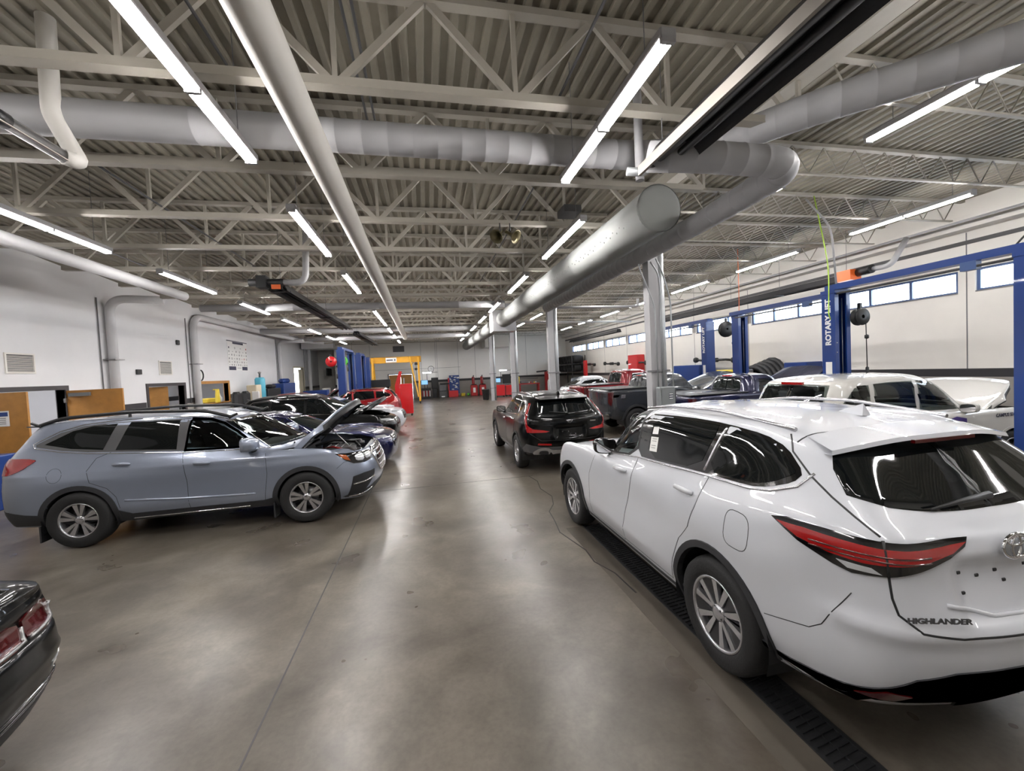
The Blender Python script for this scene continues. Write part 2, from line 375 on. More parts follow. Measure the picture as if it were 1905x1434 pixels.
mb = MB(); mb.box((1.95, YF, .003), (1.975, 5.2, .012)); mb.box((2.175, YF, .003), (2.20, 5.2, .012))
y = 0.6
while y < 5.15: mb.bar((1.975, y, .006), (2.175, y+.03, .006), .018, .01); y += .045
mb.box((2.07, .6, .002), (2.08, 5.2, .01))
g = mb.build('drain_grate', 'black_plastic'); g.parent = tr
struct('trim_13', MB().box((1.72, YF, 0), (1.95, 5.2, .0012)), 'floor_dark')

# ================================================================ ROOF STRUCTURE
CH = 5.02
NTH = ['nearest', 'second', 'third', 'fourth', 'fifth', 'sixth', 'seventh', 'eighth', 'ninth', 'tenth']
def left_joist(y, k, first=None):
    far = k > 7
    lab = ('cream open-web steel roof joist over the left bay, %s one counted from the camera' % NTH[k]) if k < 8 else 'cream open-web steel roof joist over the far half of the left bay'
    o = empty('roof_joist', lab, 'roof joist', (0, y, 0), group='steel roof joists over the left bay')
    if first:
        for c in first.children:
            if far and c.name.startswith('strut'): continue
            c2 = c.copy(); C.objects.link(c2); c2.parent = o
        return o
    Bx('bottom_chord', (-8.25, -.065, CH), (X5-.1, .065, CH+.035), 'truss', o); 
    Bx('bottom_flange', (-8.25, -.065, CH+.035), (X5-.1, -.052, CH+.085), 'truss', o)
    Bx('top_chord', (XL, -.06, 5.95), (X5-.1, .06, 6.02), 'truss', o)
    n0 = -.72; pts = []; ks = range(-6, 4)
    zz = []
    for i in ks:
        xb = n0+1.83*i
        if xb < -8.3: continue
        for s in (-1, 1):
            xt = xb+s*.88 if not (xb < -8 and s < 0) else -9.95
            if XL < xt < X5: MB().bar((xb+s*.02, 0, CH+.04), (xt, 0, 5.96), .075, .05, (0, 1, 0)).build('web_member', 'truss', o)
        if xb > XL: MB().bar((xb, .0, CH+.04), (xb, 0, 5.96), .05, .04, (0, 1, 0)).build('strut', 'truss', o)
    return o
f = None
for k in range(-1, 21):
    y = 4.42+1.83*k
    j = left_joist(y, k+1, f); f = f or j
def right_joist(y, k, first=None):
    lab = ('thin cream bar joist over the right bay, %s one counted from the camera' % NTH[k]) if k < 6 else 'thin cream bar joist over the far part of the right bay'
    o = empty('bar_joist', lab, 'roof joist', (0, y, 0), group='thin bar joists over the right bay')
    if first:
        for c in first.children: c2 = c.copy(); C.objects.link(c2); c2.parent = o
        return o
    Bx('top_chord', (X5, -.05, 5.84), (XR, .05, 5.90), 'truss', o); Bx('bottom_chord', (X5+.4, -.03, 5.36), (XR-.5, .03, 5.39), 'truss', o)
    pts = []; x = X5+.3; s = 0
    while x < XR-.3: pts.append((x, 0, 5.38 if s else 5.85)); s = 1-s; x += .34
    Tb('web', pts, .013, 'truss', o, 6)
    return o
f = None
for k in range(-1, 19):
    y = 4.31+1.83*k+.02*k
    j = right_joist(y, k+1, f); f = f or j
# bridging and the girder over the columns
gd = empty('roof_girder', 'long cream steel I-beam running over the row of columns', 'roof beam')
Bx('bottom_flange', (X5-.13, YF, 5.60), (X5+.13, YB, 5.62), 'truss', gd); Bx('beam_web', (X5-.012, YF, 5.62), (X5+.012, YB, 5.9), 'truss', gd); Bx('top_flange', (X5-.13, YF, 5.885), (X5+.13, YB, 5.899), 'truss', gd)
for k in range(4):
    a = X5+.9+2.1*k
# columns
def column(y, k):
    o = empty('steel_column', ('nearest white steel column, with the electrical switch box', 'second white steel column, behind the black SUV', 'third white steel column, farther down the aisle', 'fourth white steel column, beside the red tool carts')[k], 'column', (X5, y, 0), group='steel columns between the two bays')
    Bx('post', (-.20, -.10, .0), (.03, .12, 5.6), 'duct_white', o); Bx('base_plate', (-.28, -.18, 0), (.1, .18, .02), 'grey_metal', o)
    p = Tb('pipe', [(.12, .0, 0), (.12, 0, 5.5)], .085, 'galv', o, 16)
    MB().box((-.3, -.125, 1.97), (.22, -.10, 2.01)).box((-.3, -.125, .9), (.22, -.10, .94)).build('clamp', 'mid_grey', o)
    return o
for k, y in enumerate((7.95, 15.2, 22.4, 30.05)): column(y, k)
for k, (pts) in enumerate(([(-.55, -.35, 4.15), (-.5, -.3, 4.05), (-.1, -.14, 3.35), (-.08, -.14, 1.65)], [(-.28, -.33, 4.2), (-.1, -.3, 4.0), (.05, -.15, 3.4), (.05, -.14, 1.65)], [(-.2, -.4, 4.25), (.0, -.3, 4.0), (.28, -.12, 3.45), (.28, -.12, .0)])):
    T(Tb('electrical_conduit', bend([(X5+x, 7.95+y, z) for x, y, z in pts], .2), .016, 'galv', None, 8), ('thin metal conduit bending down to the left side of the switch box', 'thin metal conduit bending down onto the middle of the switch box', 'thin metal conduit bending out to the right of the nearest column')[k], 'conduit', 'conduits on the nearest column')
o = empty('switch_box', 'grey metal electrical switch box mounted on the nearest column', 'electrical box', (X5, 7.78, 0))
MB().bbox((-.17, -.16, 1.02), (.19, .0, 1.66), .02).build('box_body', 'grey_metal', o)
MB().prism([(-.13, 1.1), (.15, 1.1), (.15, 1.6), (-.13, 1.6)], -.175, -.16, 'y').build('box_cover', 'grey_metal', o)
lb = Bx('warning_label', (.03, -.178, 1.40), (.12, -.175, 1.53), 'navy', o)
for i in range(3): Bx('label_stripe', (.035, -.18, 1.41+i*.045), (.115, -.178, 1.43+i*.045), 'paper', lb)
MB().tube([(.19, -.08, 1.35), (.24, -.08, 1.35), (.24, -.08, 1.6)], .012, 8).build('lever', 'black_metal', o)

# ================================================================ DUCTS AND PIPES
def ribbed(pts, r, step=.25, amp=.006, n=24, r1=None):
    out, rs = [], []; pts = [V(p) for p in pts]; L = sum((b-a).length for a, b in zip(pts, pts[1:])); acc = 0; nxt = step
    out.append(pts[0]); rs.append(r)
    for a, b in zip(pts, pts[1:]):
        l = (b-a).length
        while nxt < acc+l-.02:
            for d, e in ((-.012, 0), (-.004, amp), (.004, amp), (.012, 0)):
                t = (nxt+d-acc)/l
                if 0 < t < 1: out.append(a.lerp(b, t)); rs.append(r+e)
            nxt += step
        acc += l; out.append(b); rs.append(r)
    return MB().tube(out, rs, n)
T(Tb('pipe_duct', [(-1.02, -3, 4.64), (-1.02, 3, 4.64), (-1.08, 12, 4.63), (-1.2, 27.4, 4.6)], .150, 'wall_block', None, 24), 'long round cream pipe duct hung below the joists left of the aisle', 'duct')
T(ribbed([(-9.6, 5.40, 5.12), (-1.2, 5.40, 5.10)], .19, 1.2, .004).build('air_duct', 'duct_white'), 'wide round white duct crossing the roof on the left, behind the nearest lights', 'duct')
T(ribbed(bend([(-1.2, 5.40, 5.10), (3.3, 5.40, 5.08), (4.1, 4.85, 5.06), (4.6, 4.1, 5.05), (6.4, 2.3, 5.05), (9.5, -1, 5.05)], .5), .185, .30, .004).build('air_duct', 'duct_white'), 'spiral white duct crossing the roof and curving toward the upper right', 'duct')
T(ribbed(bend([(2.75, 4.55, 4.62), (3.2, 4.22, 4.48), (4.42, 4.12, 4.42), (4.52, 6.0, 4.42), (4.52, 14.75, 4.42)], .42, 8), .17, .26, .004).build('air_duct', 'duct_white'), 'spiral white duct with a tight elbow running beside the big fabric duct', 'duct')
bd = empty('fabric_duct', 'big round grey fabric duct with a drum end beside the columns', 'duct')
mb = MB(); R_ = .365
pts = []; rs = []
y = 5.95
while y < 37.2: pts += [(3.75, y, 4.6), (3.75, y+.02, 4.6), (3.75, y+1.5, 4.6)]; rs += [R_+.01, R_, R_]; y += 1.6
mb.tube(pts, rs, 32, cap=False); mb.build('duct_tube', 'duct_fabric', bd)
mb = MB(); n = 64                                              # gathered end cap
prof = [(0, -.03), (.12, -.035), (.2, -.03), (.27, -.012), (.32, .01), (.355, .04), (.372, .09)]
vs = []
for r_, h_ in prof:
    for j in range(n): a = 2*pi*j/n; q = (.006 if j % 2 and r_ > .2 else 0); vs.append((3.75+r_*cos(a)*(1+q), 5.95-.0+h_+q*1.2-.05, 4.6+r_*sin(a)*(1+q)))
mb.add(vs, [(i*n+j, i*n+(j+1) % n, (i+1)*n+(j+1) % n, (i+1)*n+j) for i in range(len(prof)-1) for j in range(n)], True); mb.build('end_cap', 'duct_fabric', bd)
ng = MB()
for row, a in ((0, rad(-158)), (1, rad(-166))):
    for i in range(56):
        y = 6.5+i*.26+(row*.13)
        if y > 19.2: break
        p = V((3.75+(R_+.001)*cos(a), y, 4.6+(R_+.001)*sin(a))); d = V((cos(a), 0, sin(a))); t = V((-sin(a), 0, cos(a)))
        ng.add([p+t*.016*cos(k*pi/4)+V((0, 1, 0))*.022*sin(k*pi/4)+d*.002 for k in range(8)], [tuple(range(8))])
o = ng.build('nozzle_holes', 'black_metal', bd); o['kind'] = 'stuff'
T(Bx('duct_box', (3.22, 19.3, 4.05), (4.35, 20.3, 5.35), 'duct_white'), 'square white sheet metal duct box around the big fabric duct', 'duct')
T(Bx('air_unit', (5.3, 36.6, 4.35), (7.6, 38.97, 5.35), 'wall_block'), 'beige box enclosure hung under the roof at the back wall', 'duct')
T(Bx('duct_enclosure', (-9.9, 36.6, 4.75), (-7.45, 38.9, 5.7), 'wall_white'), 'large white box enclosure hung high in the far left corner', 'duct')
T(ribbed(bend([(-7.6, 16.4, 4.85), (-3.0, 16.4, 4.85), (-1.2, 16.4, 4.85), (-.4, 16.2, 4.82), (3.2, 16.2, 4.82)], .5), .13, 3, .003, 16).build('air_duct', 'duct_white'), 'long white duct crossing the whole left bay beyond the heater', 'duct')
T(Tb('air_duct', bend([(-8.6, 24.5, 4.9), (-5.8, 24.6, 4.9), (-5.2, 25.2, 4.9), (3.2, 25.2, 4.9)], .5), .15, 'duct_white', None, 16), 'white cross duct over the left bay, above the blue lifts', 'duct')
T(Tb('air_duct', [(-7.4, 28.2, 4.75), (3.2, 28.2, 4.75)], .14, 'duct_white', None, 16), 'farthest white cross duct, under the joists near the back wall', 'duct')
# exhaust pipes along the left wall
px = XL+.16
T(Tb('exhaust_pipe', [(-7.08, 2.0, 4.86), (-7.0, 14.2, 4.86)], .13, 'pipe_white', None, 18), 'long bright galvanized pipe running toward the camera high on the left', 'pipe')
T(Tb('exhaust_pipe', bend([(px, 15.85, 0), (px, 15.85, 5.12), (-8.6, 16.2, 5.12)], .45, 8), .13, 'pipe_white', None, 18), 'fat white pipe rising up the left wall beside the open wooden door', 'pipe', 'exhaust pipes on the left wall')
T(Tb('exhaust_pipe', bend([(px, 20.75, 0), (px, 20.75, 5.25), (px+.1, 24.0, 5.25), (px+1.1, 33.5, 5.1), (px+2.3, 34.3, 5.0)], .7, 8), .14, 'pipe_white', None, 18), 'fat white pipe rising beside the wall clock and turning along the wall', 'pipe', 'exhaust pipes on the left wall')
T(Tb('exhaust_pipe', bend([(px, 31.6, 0), (px, 31.6, 4.95), (px+1.6, 31.6, 4.95)], .35, 6), .13, 'pipe_white', None, 18), 'white pipe rising up the left wall beyond the poster', 'pipe', 'exhaust pipes on the left wall')
T(Tb('exhaust_pipe', [(px+.2, 38.2, 0), (px+.2, 38.2, 4.75)], .13, 'pipe_white', None, 18), 'farthest white pipe on the left wall, under the corner enclosure', 'pipe', 'exhaust pipes on the left wall')
for y, z in ((15.85, 3.12), (20.75, 3.1)):
    T(Bx('pipe_bracket', (XL, y-.22, z), (XL+.34, y+.22, z+.03), 'steel'), 'small metal bracket holding the wall pipe near the %s' % ('open wooden door' if y < 17 else 'wall clock'), 'bracket')
for y, lab in ((15.52, 'thin dark conduit running down beside the fat pipe at the wooden door'), (20.42, 'thin dark conduit running down beside the fat pipe at the clock'), (31.3, 'thin dark conduit running down beside the pipe beyond the poster'), (37.9, 'thin dark conduit beside the farthest wall pipe')):
    T(Tb('conduit', [(XL+.03, y, 1.4), (XL+.03, y, 5.1)], .018, 'mid_grey', None, 6), lab, 'conduit')
# heaters
def heater(name, lab, x, y0, y1, z, w=.46, m='black_metal'):
    o = empty(name, lab, 'heater', (x, y0, z)); L = y1-y0
    vs = []; P_ = [(-w/2, -.06), (-w/2+.02, -.02), (-w*.28, .13), (w*.28, .13), (w/2-.02, -.02), (w/2, -.06)]
    mb = MB(); n = len(P_)
    mb.add([(a, yy, b) for yy in (0, L) for a, b in P_]+[(a*.95, yy, b-.015) for yy in (0, L) for a, b in P_],
           [(i, i+1, n+i+1, n+i) for i in range(n-1)]+[(2*n+i+1, 2*n+i, 3*n+i, 3*n+i+1) for i in range(n-1)]+[(i, 2*n+i, 2*n+i+1, i+1) for i in range(n-1)]+[(n+i, n+i+1, 3*n+i+1, 3*n+i) for i in range(n-1)]+[(0, n, 3*n, 2*n), (n-1, 3*n-1, 4*n-1, 2*n-1)])
    mb.build('reflector', m, o); 
    for s in (-1, 1): Tb('heater_tube', [(s*w*.17, -.05, .0), (s*w*.17, L+.1, .0)], .045, 'black_plastic', o, 12)
    for i in range(int(L//2.4)+1): Tb('hanger_chain', [(0, .25+2.4*i, .12), (0, .25+2.4*i, (6.0 if x < X5 else 5.88)-z)], .006, 'mid_grey', o, 5); MB().bar((-w/2-.01, .25+2.4*i, -.055), (w/2+.01, .25+2.4*i, -.055), .03, .03).build('hanger_bar', 'dark_grey', o)
    return o
h = heater('radiant_heater', 'long black tube heater hung close above the camera, right of the aisle', 2.87, -3.0, 4.55, 4.52, .50)
Bx('edge_lip', (-.27, 0, -.13), (-.235, 7.55, -.02), 'lip', h)
Tb('flue_elbow', bend([(-.09, 7.5, .0), (-.09, 7.72, .0), (-.3, 7.76, .02)], .07), .05, 'galv', h, 14)
T(Tb('flue_pipe', [(2.88, 5.0, 4.55), (2.88, 5.0, 6.0)], .055, 'duct_white', None, 14), 'rusty white flue pipe rising to the roof beside the big heater', 'pipe')
h = heater('radiant_heater', 'long black tube heater over the left car row', -3.45, 11.1, 20.3, 4.46, .44)
MB().tube([(-.62, .0, .12), (.15, .0, .12)], .09, 14).build('burner', 'black_plastic', h); Bx('burner_box', (-.42, -.16, -.02), (-.2, .12, .26), 'black_plastic', h); Bx('rating_label', (-.1, -.12, -.06), (.1, -.10, .05), 'orange', h)
T(Tb('flue_pipe', bend([(-3.3, 11.1, 4.58), (-2.8, 11.1, 4.58), (-2.72, 11.1, 5.9)], .25), .075, 'duct_white', None, 14), 'white flue pipe bending up from the end of the left heater', 'pipe')
heater('radiant_heater', 'farther black tube heater near the back wall, left bay', -3.5, 23, 31.5, 4.5, .40)
h = heater('radiant_heater', 'long dark tube heater high along the right wall, near the window strip', 12.55, 9.9, 20.2, 4.42, .40)
MB().tube([(-.1, -.55, .1), (.0, .0, .1)], .12, 14).build('burner', 'black_plastic', h); Bx('burner_box', (-.3, -.1, -.1), (.1, .35, .2), 'orange', h)
T(Tb('flue_pipe', bend([(12.5, 9.4, 4.52), (12.5, 8.9, 4.5), (12.9, 8.8, 5.2)], .2), .07, 'duct_white', None, 12), 'white flue elbow at the end of the heater on the right wall', 'pipe')
heater('radiant_heater', 'far dark tube heater on the right wall above the tyre rack', 12.6, 25.2, 34.4, 4.42, .36)
h = empty('radiant_heater', 'shiny silver tube heater at the upper left, ending in a white elbow', 'heater')
Tb('heater_tube', [(-3.5, -2, 4.55), (-3.5, 5.15, 4.55)], .062, 'steel', h, 18); Tb('hanger_rod', [(-3.5, 3.0, 4.6), (-3.5, 3.0, 6.0)], .008, 'mid_grey', h, 6); Tb('coupling', [(-3.5, 4.35, 4.55), (-3.5, 4.5, 4.55)], .072, 'black_metal', h, 18)
Bx('edge_lip', (-3.40, -2, 4.46), (-3.385, 5.0, 4.47), 'truss', h)
T(Tb('flue_pipe', bend([(-3.5, 5.1, 4.55), (-3.44, 5.22, 4.55), (-3.64, 5.2, 5.02), (-3.62, 5.2, 6.0)], .08, 4), .078, 'wall_block', None, 16), 'dirty white flue pipe rising from the silver heater to the roof', 'pipe')
# pipes and conduits under the roof
T(Tb('water_pipe', [(12.95, YF, 5.24), (12.95, 31, 5.24)], .028, 'duct_white', None, 8), 'thin white pipe running high along the right wall', 'pipe')
T(Tb('water_pipe', bend([(5.0, 15.0, 4.45), (8.35, 15.0, 4.45), (8.35, 15.0, 4.75)], .1), .05, 'duct_white', None, 10), 'white pipe crossing the right bay behind the nearest column', 'pipe')
T(MB().tube([(4.9, 21.5, 4.7), (11.5, 21.5, 4.6)], .05, 10).tube([(8, 21.5, 4.65), (8, 21.5, 5.9)], .012, 6).build('water_pipe', 'duct_white') if True else Tb('water_pipe', [(4.9, 21.5, 4.7), (11.5, 21.5, 4.6)], .05, 'duct_white', None, 10), 'white pipe crossing the right bay far behind the second column', 'pipe')
T(Tb('sprinkler_pipe', [(-3, 3.6, 5.75), (2.6, 3.6, 5.75)], .009, 'red_tool', None, 6), 'thin dark red line strung across the roof just above the camera', 'pipe')
for k, (x, y0, y1, z, lab) in enumerate(((-4.2, 6.3, 12, 5.2, 'thin dark rod running under the joists left of the nearest left light'), (-1.75, 3.4, 4.6, 5.3, 'dark metal strut between the nearest left light and the pipe duct'), (1.6, 2.2, 4.45, 5.15, 'dark metal strut left of the nearest right light'), (-6.6, 8.2, 14, 5.15, 'thin dark rod running under the joists above the far left light row'), (-.6, 2, 6.3, 5.7, 'left grey conduit of the pair running up under the roof deck'), (-.5, 2, 6.3, 5.7, 'right grey conduit of the pair running up under the roof deck'), (2.0, 7, 14.5, 5.3, 'thin dark rod running under the joists beside the right light row'))):
    T(Tb('hanger_rod', [(x, y0, z), (x, y1, z-.02)], .016, 'dark_grey', None, 6), lab, 'rod')
o = empty('horn_speaker', 'pair of brass coloured horn floodlights hung under the third joist', 'floodlight', (1.66, 7.95, 4.86))
for s in (-1, 1):
    mb = MB().lathe([(.035, .16), (.04, .02), (.05, .0), (.1, -.07), (.14, -.11), (.135, -.115), (.09, -.07)], 18)
    q = mb.build('horn', 'brass', o); q.rotation_euler = (rad(-35), rad(-s*48), 0); q.location = (s*.13, 0, -.06)
    Tb('stem', [(s*.1, 0, .0), (s*.1, .03, .17)], .012, 'dark_grey', o, 6)
T(Bx('junction_box', (2.62, 7.2, 5.0), (2.95, 7.6, 5.12), 'dark_grey'), 'dark metal box under the joists left of the fabric duct', 'box')
for k, (x, z0) in enumerate(((-4.6, 4.6), (-5.05, 4.62))): pass

# ================================================================ FLUORESCENT LIGHTS
def light(loc, lab, grp, first=None, top=6.02):
    if first: return dup(first, loc=loc, label=lab, group=grp)
    o = empty('fluorescent_light', lab, 'light', loc, group=grp)
    MB().bbox((-.07, 0, .0), (.07, 2.44, .075), .01).build('housing', 'duct_white', o)
    for s in (-1, 1):
        for a in (0, 1): MB().tube([(s*.036, .03+a*1.22, -.022), (s*.036, 1.19+a*1.22, -.022)], .0145, 8, smooth=True).build('tube', 'tube', o)
    for a in (0, 1.19, 2.40): Bx('socket', (-.06, a, -.04), (.06, a+.035, .0), 'duct_white', o)
    MB().tube([(0, .35, .07), (0, .35, top-loc[2])], .005, 5).build('hanger', 'mid_grey', o); MB().tube([(0, 2.1, .07), (0, 2.1, top-loc[2])], .005, 5).build('hanger', 'mid_grey', o)
    return o
L0 = None
ORD = ['nearest', 'second nearest', 'third nearest', 'fourth nearest', 'fifth nearest', 'sixth nearest', 'seventh nearest', 'eighth nearest', 'ninth nearest', 'tenth nearest']
LL = {}
ROWS = [(-1.83, 4.70, (2.88, 6.69, 10.64, 16.5, 18.95, 22.4, 26.2, 30.1), 'left of the long round pipe duct', 'lights beside the pipe duct'),
        (-5.62, 4.70, (2.8, 6.6, 10.5, 14.5, 18.35, 22.1, 25.9, 29.7), 'in the row over the left parked cars', 'lights over the left cars'),
        (2.80, 4.70, (6.75, 10.8, 15.0, 18.65, 22.4, 26.2, 29.9), 'in the row left of the big fabric duct', 'lights beside the fabric duct'),
        (6.32, 5.17, (2.35, 6.2, 10.05, 13.9, 17.75, 21.5, 25.2, 29.0), 'in the row right of the columns', 'lights right of the columns'),
        (10.75, 5.20, (2.3, 6.15, 10.05, 13.9, 17.7, 21.4, 25.2, 29.0), 'in the row nearest the right wall', 'lights near the right wall'),
        ]
for x, z, ys, wh, grp in ROWS:
    for k, y in enumerate(ys):
        if k == 0 and z > 5: L0 = None
        l = light((x, y, z), '%s fluorescent strip light %s' % (ORD[k], wh), grp, L0, 5.9 if z > 5 else 6.02); L0 = L0 or l; LL[z > 5] = L0
light((1.97, 2.92, 4.66), 'fluorescent strip light just ahead of the camera, beside the big heater', 'lights beside the fabric duct', LL[False])
light((-1.83, -1.2, 4.70), 'fluorescent strip light above and behind the camera, left', 'lights behind the camera', LL[False])
light((1.97, -1.3, 4.66), 'fluorescent strip light above and behind the camera, middle', 'lights behind the camera', LL[False])
light((6.32, -1.4, 5.17), 'fluorescent strip light above and behind the camera, right', 'lights behind the camera', L0)
light((-5.62, -1.2, 4.70), 'fluorescent strip light behind the camera over the left row', 'lights behind the camera', LL[False])
light((10.75, -1.5, 5.2), 'fluorescent strip light behind the camera near the right wall', 'lights behind the camera', L0)
# ================================================================ CAR BUILDER
import numpy as np
def hermite(P, closed0=False, closed1=False, n=8, mirror=1):
    """P: (k,3) control points -> dense points; ends can be mirrored in y (centre line) or free"""
    P = np.asarray(P, float); k = len(P)
    def ghost(a, b, m):
        if m: g = b.copy(); g[1] = -g[1]; return g
        return 2*a-b
    Q = np.vstack([ghost(P[0], P[1], closed0), P, ghost(P[-1], P[-2], closed1)])
    d = np.sqrt(np.linalg.norm(np.diff(Q, axis=0), axis=1)+1e-4); t = np.concatenate([[0], np.cumsum(d)])
    out = []
    for i in range(1, k):
        p0, p1, p2, p3 = Q[i-1], Q[i], Q[i+1], Q[i+2]; t0, t1, t2, t3 = t[i-1:i+3]
        m1 = (t2-t1)*((p1-p0)/(t1-t0)-(p2-p0)/(t2-t0)+(p2-p1)/(t2-t1)); m2 = (t2-t1)*((p2-p1)/(t2-t1)-(p3-p1)/(t3-t1)+(p3-p2)/(t3-t2))
        for j in range(n):
            s = j/n; out.append((2*s**3-3*s**2+1)*p1+(s**3-2*s**2+s)*m1+(-2*s**3+3*s**2)*p2+(s**3-s**2)*m2)
    out.append(P[-1]); return np.array(out)
class Surf:
    """half body surface (y>=0) from a control net, rows bottom->top, columns front centre->rear centre"""
    def __init__(s, rows, nu=8, nv=6, crease=(5,), disp=None, topclosed=True):
        rows = np.array(rows, float); R_, Cn = rows.shape[:2]; s.nu, s.nv = nu, nv
        A = np.array([hermite(r, True, True, nu) for r in rows]); parts = []; cuts = [0]+[c for c in crease if 0 < c < R_-1]+[R_-1]
        for a, b in zip(cuts, cuts[1:]):
            last = b == R_-1
            cols = np.array([hermite(A[a:b+1, j], False, last and topclosed, nv) for j in range(A.shape[1])])
            parts.append(cols if last else cols[:, :-1])
        G = np.concatenate(parts, axis=1)            # (U, V, 3)
        G[0, :, 1] = 0; G[-1, :, 1] = 0
        if topclosed: G[:, -1, 1] = 0
        G[:, :, 1] = np.maximum(G[:, :, 1], 0); s.G = G
        s.normals()
        if disp:
            G2 = G.copy()
            for i in range(G.shape[0]):
                for j in range(G.shape[1]): G2[i, j] += s.N[i, j]*disp(*G[i, j])
            s.G = G2; s.G[0, :, 1] = 0; s.G[-1, :, 1] = 0; s.normals()
        U, Vn = G.shape[:2]; s.U, s.V = U, Vn
        idx = lambda i, j: i*Vn+j
        vs = s.G.reshape(-1, 3); m = vs.copy(); m[:, 1] *= -1
        s.verts = np.vstack([vs, m]); n = len(vs); q = []
        for i in range(U-1):
            for j in range(Vn-1): q.append((idx(i, j), idx(i+1, j), idx(i+1, j+1), idx(i, j+1))); 
        s.quads = q+[(b+n, a+n, d+n, c+n) for a, b, c, d in q]
        nm = s.N.reshape(-1, 3); mm = nm.copy(); mm[:, 1] *= -1; s.vn = np.vstack([nm, mm])
        tri = []
        for a, b, c, d in s.quads: tri += [(a, b, c), (a, c, d)]
        s.tri = tri; s.bvh = BVHTree.FromPolygons([V(v) for v in s.verts], tri)
    def normals(s):
        G = s.G; E = G.copy(); du = np.gradient(E, axis=0); dv = np.gradient(E, axis=1)
        N = np.cross(du, dv); l = np.linalg.norm(N, axis=2, keepdims=True); N = N/np.maximum(l, 1e-9)
        if N[G.shape[0]//2, G.shape[1]//4, 1] < 0: N = -N
        N[0, :, 1] = 0; N[-1, :, 1] = 0; N /= np.maximum(np.linalg.norm(N, axis=2, keepdims=True), 1e-9); s.N = N
    def at(s, u, v):
        """u in columns, v in rows (control net units)"""
        i = min(max(u*s.nu, 0), s.U-1.001); j = min(max(v*s.nv, 0), s.V-1.001); a, b = int(i), int(j); f, g = i-a, j-b
        def bl(X): return (X[a, b]*(1-f)+X[a+1, b]*f)*(1-g)+(X[a, b+1]*(1-f)+X[a+1, b+1]*f)*g
        n = bl(s.N); return V(bl(s.G)), V(n/max(np.linalg.norm(n), 1e-9))
    def cast(s, p, d):
        p = V(p); d = V(d).normalized()
        h = s.bvh.ray_cast(p-d*6, d, 12)
        if h[0] is None: h = s.bvh.find_nearest(p)
        co, _, fi, _ = h; t = s.tri[fi]; a, b, c = [V(s.verts[k]) for k in t]
        v0, v1, v2 = b-a, c-a, co-a; d00, d01, d11, d20, d21 = v0.dot(v0), v0.dot(v1), v1.dot(v1), v2.dot(v0), v2.dot(v1)
        den = d00*d11-d01*d01 or 1e-9; w1 = (d11*d20-d01*d21)/den; w2 = (d00*d21-d01*d20)/den; w0 = 1-w1-w2
        n = V(s.vn[t[0]])*w0+V(s.vn[t[1]])*w1+V(s.vn[t[2]])*w2; n.normalize()
        return co, n
def round_poly(pts, it=1, q=.2):
    for _ in range(it):
        o = []; n = len(pts)
        for i in range(n):
            a, b = pts[i], pts[(i+1) % n]; o.append(tuple(a[k]*(1-q)+b[k]*q for k in range(2))); o.append(tuple(a[k]*q+b[k]*(1-q) for k in range(2)))
        pts = o
    return pts
def resample(pts, res, closed=True):
    o = []; n = len(pts)
    for i in range(n if closed else n-1):
        a, b = pts[i], pts[(i+1) % n]; l = hypot(b[0]-a[0], b[1]-a[1]); k = max(1, int(math.ceil(l/res)))
        o += [(a[0]+(b[0]-a[0])*j/k, a[1]+(b[1]-a[1])*j/k) for j in range(k)]
    if not closed: o.append(pts[-1])
    return o
def inside(p, poly):
    x, y = p; c = False; n = len(poly); j = n-1
    for i in range(n):
        xi, yi = poly[i]; xj, yj = poly[j]
        if (yi > y) != (yj > y) and x < (xj-xi)*(y-yi)/(yj-yi+1e-12)+xi: c = not c
        j = i
    return c
def edist(p, poly):
    best = 9; n = len(poly)
    for i in range(n):
        a, b = poly[i], poly[(i+1) % n]; dx, dy = b[0]-a[0], b[1]-a[1]; l = dx*dx+dy*dy+1e-12; t = min(1, max(0, ((p[0]-a[0])*dx+(p[1]-a[1])*dy)/l))
        best = min(best, hypot(p[0]-a[0]-t*dx, p[1]-a[1]-t*dy))
    return best
def offset_poly(pts, d):
    n = len(pts); A = sum(pts[i][0]*pts[(i+1) % n][1]-pts[(i+1) % n][0]*pts[i][1] for i in range(n)); s = 1 if A > 0 else -1; o = []
    for i in range(n):
        a, b, c = pts[i-1], pts[i], pts[(i+1) % n]
        n1 = (b[1]-a[1], -(b[0]-a[0])); n2 = (c[1]-b[1], -(c[0]-b[0])); l1 = hypot(*n1) or 1; l2 = hypot(*n2) or 1
        m = (n1[0]/l1+n2[0]/l2, n1[1]/l1+n2[1]/l2); l = hypot(*m) or 1; k = d*s/max(.5, (l/2)); o.append((b[0]+m[0]/l*k, b[1]+m[1]/l*k))
    return o
def fill(poly, res, hole=None, sc=(1, 1)):
    """constrained triangulation of a 2-D polygon -> points, triangles"""
    poly = resample(poly, res); vs = list(poly); es = [(i, (i+1) % len(poly)) for i in range(len(poly))]
    if hole:
        hole = resample(hole, res); b = len(vs); vs += hole; es += [(b+i, b+(i+1) % len(hole)) for i in range(len(hole))]
    x0, x1 = min(p[0] for p in poly), max(p[0] for p in poly); y0, y1 = min(p[1] for p in poly), max(p[1] for p in poly)
    if not hole:
        nx, ny = int((x1-x0)/res)+1, int((y1-y0)/res)+1
        for i in range(1, nx+1):
            for j in range(1, ny+1):
                p = (x0+i*res+(.5*res if j % 2 else 0), y0+j*res)
                if inside(p, poly) and edist(p, poly) > res*.45: vs.append(p)
    r = delaunay_2d_cdt([V(p) for p in vs], es, [], 0, 1e-6); ov, _, of = r[0], r[1], r[2]; tr = []
    for f in of:
        c = (sum(ov[i][0] for i in f)/3, sum(ov[i][1] for i in f)/3)
        if inside(c, poly) and not (hole and inside(c, hole)): tr.append(tuple(f))
    return [tuple(v) for v in ov], tr
